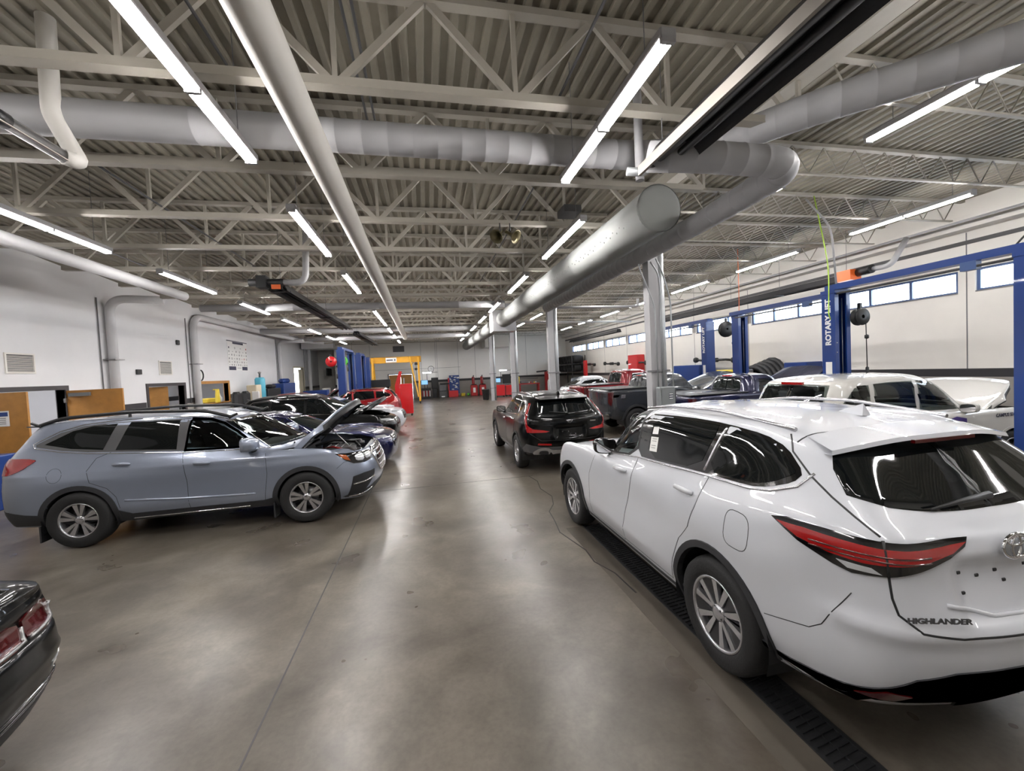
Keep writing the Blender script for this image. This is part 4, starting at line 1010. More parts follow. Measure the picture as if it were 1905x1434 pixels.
    for dz in (.0, -.022): c.strip('lamp_rib', [(-.72, .93, 1.19+dz), (-.95, .82, 1.187+dz), (-1.04, .62, 1.185+dz)], (1, -.85, 0), 'lens_red_dark', .008, .0165, .002)
    c.patch('turn_lens', [(-.84, .90, 1.135), (-.95, .83, 1.13), (-.97, .80, 1.105), (-.88, .88, 1.105)], (1, -.85, 0), 'lens_clear', off=.0145, th=.004, res=.03)
    c.strip('lamp_seam', [(-.985, .80, 1.255), (-.995, .79, 1.10)], (1, -.85, 0), 'black_plastic', .012, .013, .002)
    c.uvpatch('headlamp', [(1.9, 3.35), (3.1, 3.75), (3.9, 4.1), (3.0, 4.05), (1.8, 3.85)], 'lens_clear', off=.006, res=.15)
    c.uvpatch('grille', [(-.02, .9), (1.5, 1.0), (1.8, 2.2), (1.5, 3.5), (-.02, 3.6)], 'gloss_black', both='join', off=.006)
    # black lower cladding
    c.arch(0, .425, .475, 'cladding', -28, 196, .40, off=.012); c.arch(2.85, .425, .475, 'cladding', -16, 205, .40, off=.012)
    c.patch('rear_cladding', [(-.45, .31), (-.47, .395), (-.60, .375), (-.80, .42), (-.95, .50), (-1.2, .50), (-1.2, .25), (-.60, .24)], 'L', 'cladding', off=.006, th=.02)
    c.patch('rear_cladding', [(.0, .675), (.3, .675), (.55, .665), (.70, .625), (.80, .53), (.88, .46), (.93, .42), (.93, .30), (0, .36)], 'R', 'cladding', off=.008, th=.02, both=True)
    c.patch('rear_reflector', [(.68, .52), (.77, .53), (.83, .47), (.72, .465)], 'R', 'lens_red_dark', off=.014, th=.02)
    c.patch('rocker_trim', [(2.35, .30), (2.35, .335), (.50, .335), (.50, .30)], 'L', 'cladding', off=.004, th=.01)
    # spoiler over the rear window
    top = [(-.44, 0, 1.705), (-.44, .35, 1.695), (-.43, .62, 1.665)]; e0 = [(-.70, 0, 1.675), (-.685, .33, 1.667), (-.62, .66, 1.615)]; e1 = [(-.71, 0, 1.655), (-.695, .32, 1.645), (-.625, .67, 1.590)]; un = [(-.58, 0, 1.64), (-.58, .32, 1.635), (-.50, .64, 1.59)]
    mb = MB()
    rws = [[(x, -y, z) for x, y, z in rr[::-1]][:-1]+rr for rr in (top, e0, e1, un)]; rws = [list(map(tuple, hermite(np.array(q), False, False, 5))) for q in rws]
    m_ = len(rws[0]); mb.add(sum(rws, []), [(k*m_+i, k*m_+i+1, (k+1)*m_+i+1, (k+1)*m_+i) for k in range(3) for i in range(m_-1)], True); sp = mb.build('spoiler', 'paint_white', r)
    bm_ = sp.modifiers.new('e', 'EDGE_SPLIT'); bm_.split_angle = rad(35)
    MB().bar((-.712, -.22, 1.645), (-.712, .22, 1.645), .022, .02).build('brake_light', 'lens_red_dark', sp)
    # wiper, emblem, number plate holes, lettering
    n0 = sf.cast((0, -.02, 1.36), DIRS['R']); n1 = sf.cast((0, .40, 1.335), DIRS['R'])
    MB().tube([n0[0]+n0[1]*.02, n0[0].lerp(n1[0], .5)+n0[1]*.035, n1[0]+n1[1]*.02], [.02, .013, .006], 8).build('rear_wiper', 'black_plastic', r)
    em = empty('emblem', None, None); em.parent = r; del_ = [em.__delitem__(k) for k in list(em.keys())]
    p = sf.cast((0, 0.05, 1.18), DIRS['R'])[0]; em.location = (p.x-.012, .13, 1.195)
    def ell(a, b, cz=0, t=.008): return [(0, a*cos(x), cz+b*sin(x)) for x in np.linspace(0, 2*pi, 29)]
    mb = MB(); mb.tube(ell(.085, .058), .008, 6, cap=False); mb.build('emblem_ring', 'chrome', em)
    MB().tube(ell(.028, .052), .007, 6, cap=False).build('emblem_oval', 'chrome', em); MB().tube(ell(.058, .022, .025), .007, 6, cap=False).build('emblem_bar', 'chrome', em)
    for y, z in ((.40, 1.075), (.305, 1.055), (.40, .985), (.20, 1.07), (.16, 1.02), (.02, 1.08)):
        q = sf.cast((0, y, z), DIRS['R'])[0]; MB().bbox((q.x-.004, y-.011, z-.008), (q.x+.01, y+.011, z+.008), .003).build('plate_hole', 'black_plastic', r)
    q = sf.cast((0, .66, .90), DIRS['R']); a = sf.cast((0, .80, .90), DIRS['R'])[0]; b = sf.cast((0, .52, .90), DIRS['R'])[0]
    text('lettering', 'HIGHLANDER', .034, (q[0].x-.020, .640, .922), (pi/2, 0, -pi/2-atan2(a.x-b.x, .28)), 'dark_grey', r, .002, 1.25, bold=.0012)
    c.strip('plate_recess_edge', [(.55, .965), (.30, .888), (0, .885)], 'R', 'paint_white', .02, .002, .008)
    # mirrors, rails, antenna, wheels, sticker, interior
    side_mirror(c, 1.88, 1.20, 'gloss_black', 'black_plastic', 1.02, .03)
    roof_rails(c, 'satin_silver', [(1.35, .635, 1.69), (.9, .64, 1.722), (.3, .64, 1.732), (-.35, .615, 1.69)], .028, .014, feet=False)
    MB().add([(-.10, 0, 1.745), (-.30, .035, 1.735), (-.30, -.035, 1.735), (-.28, 0, 1.815)], [(0, 1, 3), (0, 3, 2), (1, 2, 3), (0, 2, 1)]).build('antenna_fin', 'paint_white', r)
    st = [(1.01, 1.33), (.89, 1.34), (.89, 1.45), (1.01, 1.445)]
    s1 = c.patch('window_sticker', [(1.00, 1.335), (.88, 1.345), (.89, 1.475), (1.01, 1.465)], 'L', 'paper', off=.007, th=.002, both=False); c.patch('window_sticker', [(1.00, 1.49), (.91, 1.50), (.915, 1.565), (1.0, 1.555)], 'L', 'paper', off=.007, th=.002, both=False)
    for k, z in enumerate((1.37, 1.39, 1.43, 1.45)): c.strip('sticker_print', [(.98, z), (.91, z+.005)], 'L', 'dark_grey', .004, .008, .0006, parent=s1, both=False)
    interior(c, -.5, 1.85, .74, .55, 1.12, 1)
    c.body((0, 2.85), .45)
    wp = spoke_wheel('double5', .381, .245, .24); place_wheels(c, wp, 2.85, .852, .381)
    return c
white_suv()
# ================================================================ OTHER CARS
def uv_lamps(c, head=True, tail=None, headpoly=None, grille=None, lens='lens_clear'):
    if head: c.uvpatch('headlamp', headpoly or [(1.75, 3.30), (2.9, 3.55), (3.5, 3.95), (2.6, 4.0), (1.7, 3.80)], lens, off=.006, res=.15)
    if grille: c.uvpatch('grille', grille, 'gloss_black', both='join', off=.006, res=.2)
    if tail: c.uvpatch('tail_lamp', tail, 'lens_red', off=.006, res=.15)
def open_hood(c, poly, m, hinge, ang, th=.02):
    o = c.uvpatch('hood', poly, m, both='join', off=.0, th=.085)
    R_ = Matrix.Translation(V((hinge[0], 0, hinge[1]))) @ Matrix.Rotation(-ang, 4, 'Y') @ Matrix.Translation(V((-hinge[0], 0, -hinge[1])))
    o.data.transform(R_); 
    u = o.copy(); u.data = o.data.copy(); C.objects.link(u); u.parent = o; u.name = 'hood_liner'
    n_ = R_.to_3x3() @ V((0, 0, 1)); u.data.transform(Matrix.Translation(-n_*.022)); u.data.materials.clear(); u.data.materials.append(M['black_plastic'])
    return o
def engine_bay(c, x0, x1, W, z0, z1):
    r = c.root
    mb = MB().box((x0, -W, z0-.03), (x1, W, z0)); mb.box((x0-.03, -W, z0), (x0, W, z1)); mb.build('engine_bay', 'black_plastic', r)
    MB().bbox((x0+.22, -.28, z0), (x0+.78, .25, z1-.04), .05).build('engine_cover', 'dark_grey', r)
    MB().bbox((x0+.15, -W+.05, z0), (x0+.45, -W+.30, z1-.05), .03).build('battery', 'black_metal', r)
    MB().tube([(x0+.3, .3, z1-.12), (x0+.5, .45, z1-.07), (x0+.8, .5, z1-.1)], .05, 10).build('intake_hose', 'black_plastic', r)
    MB().bbox((x0+.55, -W+.06, z0), (x0+.8, -W+.22, z1-.08), .03).build('coolant_tank', 'beige', r)
    MB().lathe([(.005, 0), (.09, 0), (.09, .04), (.005, .04)], 18, 'x', (x1-.22, -.18, z1-.16)).build('pulley', 'steel', r); MB().bbox((x0+.1, .32, z0), (x0+.45, W-.06, z1-.03), .04).build('air_box', 'black_plastic', r)
    MB().bbox((x0+.5, W-.24, z0), (x0+.75, W-.05, z1-.02), .03).build('fuse_box', 'black_metal', r); MB().lathe([(.005, .0), (.035, 0), (.035, .05), (.005, .06)], 12, 'z', (x0+.6, -W+.14, z1-.08)).build('tank_cap', 'yellow', r)
    for k in range(4): MB().tube([(x0+.28+.12*k, -.22, z1-.035), (x0+.28+.12*k, .2, z1-.035)], .012, 6).build('engine_rib', 'steel', r)
    MB().tube([(x0+.05, -W+.02, z1), (x0+.5, -W+.02, z1-.03), (x1-.08, -W+.08, z1-.09)], .018, 6).build('fender_brace', 'steel', r); MB().tube([(x0+.05, .1, z1-.02), (x0+.3, .34, z1+.02), (x0+.7, .15, z1-.01), (x0+.8, -.1, z1-.06)], .022, 8).build('coolant_hose', 'black_plastic', r)
    MB().box((x1-.12, -W+.05, z0), (x1-.04, W-.05, z1-.06)).build('radiator_support', 'galv', r)
    MB().tube([(x0+.2, -.1, z1-.05), (x0+.42, -.32, z1), (x0+.7, -.38, z1-.08)], .014, 6).build('hose', 'red_tool', r)
def seams(c, segs):
    for s_ in segs: c.strip('door_seam', s_, 'L', 'black_plastic', .006, .0008, .0003)
def silver_suv():
    rows = [(.27, .30, .34, .14, .08, .12), (.42, .44, .50, .03, .02, .03), (.66, .68, .78, .0, .0, .0), (.84, .90, 1.04, .05, .012, .03), (1.00, 1.08, 1.20, .16, .045, .08)]
    ov = {(5, 10): (None, None, 1.31), (5, 11): (-.60, .86, 1.37), (5, 12): (-.80, .74, 1.36), (5, 13): (-.88, .40, 1.32), (5, 14): (-.90, 0, 1.31),
          (6, 11): (-.42, .66, 1.70), (6, 12): (-.62, .55, 1.68)}
    net = gen_net(2.89, 3.92, -1.13, .96, rows, (2.72, 1.13), (1.15, 1.28), (1.85, 1.64), 1.765, (-.62, 1.70), (-.90, 1.31), .69, ax=2.2, bx=1.25, cx=.5, ov=ov, noser=.46, tailr=.46)
    def g(a, b): return math.exp(-(a*a)-(b*b))
    def disp(x, y, z):
        if y < .6: return 0
        return -.020*g((x-1.3)/.95, (z-.74)/.14)+.014*g((x-1.3)/.9, (z-.50)/.06)+.016*g((x)/.5, (z-.92)/.12)+.016*g((x-2.89)/.5, (z-.90)/.12)+.006*math.exp(-((z-1.03)/.03)**2)
    sf = Surf(net, 12, 8, (5,), disp)
    c = Car('car', 'silver-blue SUV with its hood raised, side toward the camera, in the left foreground', 'car', (-4.76, 7.63, 0), 0, sf, 'paint_silver'); r = c.root
    blk = [(2.30, 1.185), (2.0, 1.40), (1.78, 1.575), (1.62, 1.635), (1.3, 1.668), (.8, 1.685), (.3, 1.68), (-.0, 1.655), (-.25, 1.585), (-.50, 1.445), (-.49, 1.415), (-.2, 1.345), (.1, 1.30), (.7, 1.255), (1.3, 1.215)]
    c.patch('window_surround', [(1.30, 1.215), (1.30, 1.668), (.8, 1.685), (.3, 1.68), (-.0, 1.655), (-.25, 1.585), (-.50, 1.445), (-.49, 1.415), (-.2, 1.345), (.1, 1.30), (.7, 1.255)], 'L', 'dark_grey', off=.002, th=.01)
    fgl = [(2.16, 1.215), (1.92, 1.42), (1.74, 1.55), (1.56, 1.62), (1.34, 1.645), (1.30, 1.238)]
    c.patch('side_window', fgl, 'L', 'glass_clear', off=.003, th=.002, hole=True, cut=.002); c.patch('window_frame', fgl, 'L', 'black_plastic', off=.004, th=.02, ring=.032)
    c.patch('side_window', [(1.17, 1.245), (1.18, 1.655), (.56, 1.668), (.42, 1.30)], 'L', 'glass_dark', off=.0045, th=.004)
    c.patch('side_window', [(.27, 1.315), (.40, 1.66), (.12, 1.65), (-.12, 1.595), (-.40, 1.44), (-.1, 1.36)], 'L', 'glass_dark', off=.0045, th=.004)
    c.strip('chrome_moulding', [(2.38, 1.15), (2.3, 1.165), (1.3, 1.195), (.7, 1.235), (.1, 1.28), (-.2, 1.325), (-.50, 1.40), (-.535, 1.45), (-.27, 1.60), (-.0, 1.675), (.3, 1.70), (.8, 1.705), (1.3, 1.69), (1.64, 1.655), (1.82, 1.59), (2.04, 1.42), (2.38, 1.15)], 'L', 'chrome', .014, .003, .005)
    c.uvpatch('windshield', [(-.02, 5.07), (3.2, 5.07), (3.1, 5.93), (-.02, 5.93)], 'glass_clear', both='join', off=.002); c.uvh.append((-.1, 3.0, 5.14, 5.88)); interior(c, -.4, 2.05, .74, .55, 1.12, 1)
    c.uvpatch('rear_window', [(14.02, 5.1), (12.3, 5.1), (12.1, 5.9), (14.02, 5.95)], 'glass_dark', both='join', off=.002)
    fd = c.patch('front_door', [(2.34, 1.125), (2.36, .80), (2.30, .40), (1.345, .40), (1.325, .8), (1.26, 1.19)], 'L', 'paint_silver', off=.0018, th=.01)
    rd = c.patch('rear_door', [(1.245, 1.19), (1.31, .8), (1.33, .40), (.62, .40), (.50, .50), (.46, .66), (.36, .80), (.17, .90), (.13, 1.05), (.22, 1.20), (.36, 1.26), (.7, 1.22)], 'L', 'paint_silver', off=.0018, th=.01)
    seams(c, [[(2.35, 1.13), (2.37, .80), (2.31, .36)], [(1.253, 1.21), (1.318, .8), (1.338, .36)], [(.37, 1.275), (.21, 1.21), (.118, 1.05), (.158, .89), (.35, .79), (.45, .66), (.49, .5)]])
    handle(c, 1.52, 1.03, 'paint_silver', fd, .2); handle(c, .52, 1.10, 'paint_silver', rd, .2)
    c.strip('fuel_flap_seam', [(-.25+.085*cos(a), 1.02+.095*sin(a)) for a in np.linspace(0, 2*pi, 19)], 'L', 'black_plastic', .004, .0008, .0003)
    c.strip('door_crease', [(2.2, .52), (1.3, .55), (.55, .60)], 'L', 'paint_silver', .03, .001, .010)
    c.patch('rocker_cladding', [(2.52, .26), (2.48, .44), (2.3, .405), (.62, .405), (.47, .47), (.38, .26)], 'L', 'cladding', off=.008, th=.03)
    c.strip('rocker_chrome', [(2.1, .335), (.60, .33)], 'L', 'chrome', .018, .010, .006)
    c.arch(0, .41, .475, 'cladding', -15, 196, .39, off=.011); c.arch(2.89, .41, .475, 'cladding', -14, 195, .39, off=.011)
    c.patch('rear_cladding', [(-.42, .28), (-.45, .50), (-.62, .52), (-.85, .56), (-1.2, .58), (-1.2, .30), (-.8, .26)], 'L', 'cladding', off=.006, th=.02)
    c.patch('rear_cladding', [(.0, .56), (.75, .54), (.90, .48), (.9, .30), (0, .32)], 'R', 'cladding', off=.006, th=.02)
    c.patch('front_cladding', [(0, .46), (.6, .44), (.85, .36), (.9, .24), (0, .24)], 'F', 'cladding', off=.008, th=.02)
    c.patch('tail_lamp', [(-.50, .94, 1.245), (-.62, .93, 1.275), (-.84, .86, 1.275), (-1.05, .70, 1.25), (-1.07, .66, 1.07), (-.96, .84, 1.05), (-.80, .90, 1.06), (-.66, .92, 1.12), (-.56, .94, 1.20)], (1, -1.1, 0), 'lens_red', off=.01, th=.03, res=.03, rnd=1)
    hl = c.patch('headlamp', [(3.32, .93, 1.0), (3.5, .90, .985), (3.65, .84, .985), (3.82, .66, .97), (3.87, .54, .94), (3.83, .60, .84), (3.72, .78, .81), (3.58, .87, .82), (3.46, .90, .88)], (-1, -1, 0), 'gloss_black', off=.010, th=.03, res=.03)
    for q in ([(3.62, .86, .955), (3.72, .77, .955), (3.72, .77, .85), (3.62, .86, .855)], [(3.74, .75, .95), (3.84, .60, .935), (3.81, .62, .87), (3.74, .75, .855)]): c.patch('lamp_lens', q, (-1, -1, 0), 'lens_clear', off=.014, th=.01, res=.03, rnd=1)
    c.patch('turn_lens', [(3.36, .93, .985), (3.50, .90, .96), (3.54, .88, .87), (3.46, .90, .895)], (-1, -1, 0), 'lens_amber', off=.015, th=.01, res=.03)
    c.patch('lamp_bezel', [(3.53, .89, .955), (3.58, .87, .95), (3.60, .86, .86), (3.56, .88, .87)], (-1, -1, 0), 'gloss_black', off=.016, th=.01, res=.03)
    gr = c.patch('grille', [(0, .98), (.36, .975), (.50, .90), (.44, .72), (.34, .60), (0, .59)], 'F', 'gloss_black', off=.012, th=.03)
    for z in (.68, .76, .84, .91): c.strip('grille_bar', [(0, z), (.40, z)], 'F', 'satin_silver', .022, .014, .012)
    c.strip('grille_frame', [(0, .985), (.37, .98), (.515, .905), (.45, .71), (.345, .59), (0, .58)], 'F', 'chrome', .022, .010, .014)
    fg = c.patch('fog_lamp_surround', [(3.50, .905, .33), (3.56, .89, .62), (3.70, .80, .655), (3.84, .62, .665), (3.83, .62, .60), (3.74, .76, .42), (3.68, .80, .34)], (-1, -1, 0), 'black_plastic', off=.008, th=.02, res=.03)
    c.strip('fog_chrome', [(3.56, .885, .50), (3.70, .80, .52), (3.83, .64, .56)], (-1, -1, 0), 'chrome', .025, .012, .008); c.strip('fog_chrome', [(3.52, .90, .31), (3.68, .80, .32), (3.82, .64, .38)], (-1, -1, 0), 'chrome', .014, .010, .008)
    c.strip('bumper_seam', [(3.34, .78), (3.44, .86), (3.52, .87)], 'L', 'black_plastic', .005, .0008, .0003)
    hp = [(-.02, 4.02), (1.8, 4.03), (2.8, 4.15), (4.0, 4.50), (4.6, 4.75), (3.9, 4.92), (2.2, 4.93), (-.02, 4.93)]
    open_hood(c, hp, 'paint_silver', (2.70, 1.14), rad(45)); c.uvh.append((-.1, 2.2, 4.0, 4.93)); c.uvh.append((2.2, 3.4, 4.22, 4.93)); c.uvh.append((3.4, 4.1, 4.5, 4.93)); engine_bay(c, 2.75, 3.78, .68, .74, 1.02)
    MB().tube([(3.55, -.60, .98), (3.15, -.56, 1.42)], .008, 6).build('hood_prop', 'steel', r)
    MB().tube([(2.62, -.45, 1.16), (2.55, .0, 1.175)], .012, 6).build('wiper', 'black_plastic', r); MB().tube([(2.62, .05, 1.17), (2.55, .5, 1.165)], .012, 6).build('wiper', 'black_plastic', r)
    side_mirror(c, 2.18, 1.19, 'paint_silver', 'black_plastic', 1.25, .03)
    roof_rails(c, 'black_metal', [(1.80, .62, 1.65), (1.45, .625, 1.71), (.5, .63, 1.75), (-.35, .60, 1.715), (-.62, .59, 1.68)], .062, .025)
    MB().add([(-.60, -.62, 1.69), (-.60, .62, 1.69), (-.82, .55, 1.685), (-.82, -.55, 1.685), (-.60, -.60, 1.665), (-.60, .60, 1.665), (-.81, .54, 1.668), (-.81, -.54, 1.668)], [(0, 1, 2, 3), (7, 6, 5, 4), (0, 3, 7, 4), (3, 2, 6, 7), (2, 1, 5, 6), (1, 0, 4, 5)]).build('spoiler', 'paint_silver', r)
    for x in (-.47, 2.43): MB().box((x-.01, -.93, .12), (x+.01, -.72, .34)).box((x-.01, .72, .12), (x+.01, .93, .34)).build('mud_flap', 'cladding', r)
    c.body((0, 2.89), .432, archz=.39)
    wp = spoke_wheel('ten', .385, .235, .285); place_wheels(c, wp, 2.89, .845, .385)
silver_suv()

def black_suv_rear():
    rows = [(.30, .28, .40, .14, .07, .10), (.44, .44, .56, .04, .02, .02), (.66, .66, .72, .0, .0, .0), (.84, .92, .98, .05, .012, .03), (.96, 1.04, 1.12, .22, .045, .05)]
    ov = {(5, 11): (-.46, .83, 1.22), (5, 12): (-.70, .68, 1.20), (5, 13): (-.77, .40, 1.17), (5, 14): (-.79, 0, 1.16)}
    net = gen_net(2.78, 3.64, -.96, .94, rows, (2.40, 1.06), (1.05, 1.16), (1.62, 1.52), 1.625, (-.46, 1.53), (-.79, 1.16), .64, ax=1.95, ov=ov, noser=.5, tailr=.48)
    def disp(x, y, z):
        d = 0
        if x < -.65 and y < .55: d += -.03*min(1, max(0, (.34-y)/.06))*min(1, max(0, (z-.72)/.05))*min(1, max(0, (1.0-z)/.05))
        return d+.006*math.exp(-((z-1.02)/.03)**2)*(y > .6)
    sf = Surf(net, 10, 7, (5,), disp)
    c = Car('car', 'black compact SUV seen from behind, ahead of the white SUV beside the aisle', 'car', (2.80, 8.86, 0), pi/2, sf, 'paint_black'); r = c.root
    c.patch('side_window', [(1.95, 1.10), (1.62, 1.40), (1.42, 1.50), (1.12, 1.525), (1.10, 1.135)], 'L', 'glass_smoke', off=.004, th=.005); c.patch('side_window', [(1.02, 1.14), (1.02, 1.53), (.5, 1.525), (.24, 1.48), (.20, 1.19)], 'L', 'glass_dark', off=.004, th=.005)
    c.patch('side_window', [(.12, 1.20), (.14, 1.46), (-.10, 1.40), (-.34, 1.26), (-.2, 1.22)], 'L', 'glass_dark', off=.004, th=.005)
    c.strip('chrome_moulding', [(2.1, 1.07), (1.1, 1.105), (.2, 1.165), (.155, 1.20), (.17, 1.46), (.26, 1.505), (.5, 1.55), (1.1, 1.55), (1.45, 1.525), (1.70, 1.40), (2.1, 1.07)], 'L', 'chrome', .018, .003, .006)
    fd = c.patch('front_door', [(2.08, 1.05), (2.12, .7), (2.08, .40), (1.12, .40), (1.08, 1.09)], 'L', 'paint_black', off=.0018, th=.01); rd = c.patch('rear_door', [(1.06, 1.09), (1.10, .40), (.52, .40), (.42, .62), (.2, .82), (.16, 1.14)], 'L', 'paint_black', off=.0018, th=.01)
    handle(c, 1.28, .99, 'chrome', fd, .2); handle(c, .36, 1.04, 'chrome', rd, .2)
    c.uvpatch('windshield', [(-.02, 5.07), (3.2, 5.07), (3.1, 5.93), (-.02, 5.93)], 'glass_smoke', both='join', off=.002)
    c.uvpatch('rear_window', [(14.02, 5.06), (12.3, 5.06), (12.05, 5.9), (14.02, 5.95)], 'glass_dark', both='join', off=.003)
    tl = c.patch('tail_lamp', [(-.36, .70, 1.43), (-.42, .74, 1.32), (-.55, .84, 1.12), (-.66, .86, .95), (-.70, .84, .86), (-.80, .74, .86), (-.90, .50, .865), (-.905, .42, .885), (-.88, .56, .91), (-.78, .72, .935), (-.68, .80, 1.0), (-.58, .78, 1.14), (-.46, .70, 1.32), (-.40, .66, 1.43)], (1, -1.0, 0), 'lens_red', off=.012, th=.03, res=.03)
    c.strip('lamp_light_bar', [(-.40, .70, 1.40), (-.50, .77, 1.22), (-.62, .84, 1.02), (-.68, .83, .92)], (1, -1.0, 0), 'lens_red_dark', .012, .014, .004)
    c.patch('rear_cladding', [(0, .56), (.6, .57), (.86, .62), (.90, .50), (.88, .38), (.5, .34), (0, .34)], 'R', 'dark_grey', off=.008, th=.02)
    c.patch('silver_diffuser', [(0, .50), (.38, .50), (.46, .555), (.64, .555), (.76, .46), (.70, .37), (.42, .36), (.34, .42), (0, .42)], 'R', 'satin_silver', off=.014, th=.02, rnd=1)
    c.patch('exhaust_tip', [(.44, .41), (.64, .42), (.62, .50), (.46, .49)], 'R', 'black_metal', off=.020, th=.01, rnd=1)
    c.patch('rear_reflector', [(.40, .635), (.66, .65), (.67, .615), (.40, .60)], 'R', 'lens_red', off=.012, th=.01)
    c.arch(0, .40, .45, 'cladding', -15, 190, .375, off=.010); c.arch(2.78, .40, .45, 'cladding', -12, 195, .375, off=.010)
    c.patch('rocker_cladding', [(2.4, .26), (2.36, .38), (.42, .38), (.40, .26)], 'L', 'satin_silver', off=.006, th=.02)
    for y in (-.12, .02, .15, -.02): 
        q = sf.cast((0, y, .86 if y > 0 else .80), DIRS['R'])[0]; MB().bbox((q.x-.006, y-.012, q.z-.01), (q.x+.01, y+.012, q.z+.01), .003).build('plate_screw', 'chrome', r)
    q = sf.cast((0, 0, 1.06), DIRS['R'])[0]; em = MB().prism([(-.075, .03), (.075, .03), (.045, -.02), (.0, -.045), (-.045, -.02)], -.01, .0, 'x').build('emblem', 'chrome', r); em.location = (q.x-.004, 0, 1.065)
    for k in (-1, 0, 1): e_ = MB().prism([(k*.03-.010, .018), (k*.03+.010, .018), (k*.02+.006, -.022), (k*.02-.006, -.022)], -.014, -.010, 'x').build('emblem_bar', 'black_metal', em)
    q = sf.cast((0, -.5, 1.04), DIRS['R']); MB().bbox((q[0].x-.012, -.58, 1.03), (q[0].x+.004, -.46, 1.055), .004).build('badge', 'chrome', r)
    c.strip('tailgate_seam', [(.84, 1.10), (.80, .84), (.60, .70), (0, .69)], 'R', 'black_plastic', .008, .001, .0005)
    MB().add([(-.44, -.58, 1.545), (-.44, .58, 1.545), (-.64, .52, 1.515), (-.64, -.52, 1.515), (-.44, -.58, 1.50), (-.44, .58, 1.50), (-.62, .52, 1.49), (-.62, -.52, 1.49)], [(0, 1, 2, 3), (7, 6, 5, 4), (0, 3, 7, 4), (3, 2, 6, 7), (2, 1, 5, 6), (1, 0, 4, 5)]).build('spoiler', 'paint_black', r)
    side_mirror(c, 1.80, 1.12, 'paint_black', 'black_plastic', .95, .04)
    roof_rails(c, 'chrome', [(1.35, .565, 1.555), (.9, .57, 1.59), (.2, .57, 1.59), (-.3, .555, 1.55)], .026, .014, feet=False)
    MB().add([(-.08, 0, 1.60), (-.28, .035, 1.58), (-.28, -.035, 1.58), (-.27, 0, 1.665)], [(0, 1, 3), (0, 3, 2), (1, 2, 3), (0, 2, 1)]).build('antenna_fin', 'paint_black', r)
    MB().tube([sf.cast((0, .0, 1.22), DIRS['R'])[0]+V((-.02, 0, 0)), sf.cast((0, .36, 1.26), DIRS['R'])[0]+V((-.02, 0, 0))], .010, 6).build('rear_wiper', 'black_plastic', r)
    c.body((0, 2.78), .42, archz=.375)
    wp = spoke_wheel('multi', .37, .235, .245); place_wheels(c, wp, 2.78, .825, .37)
black_suv_rear()

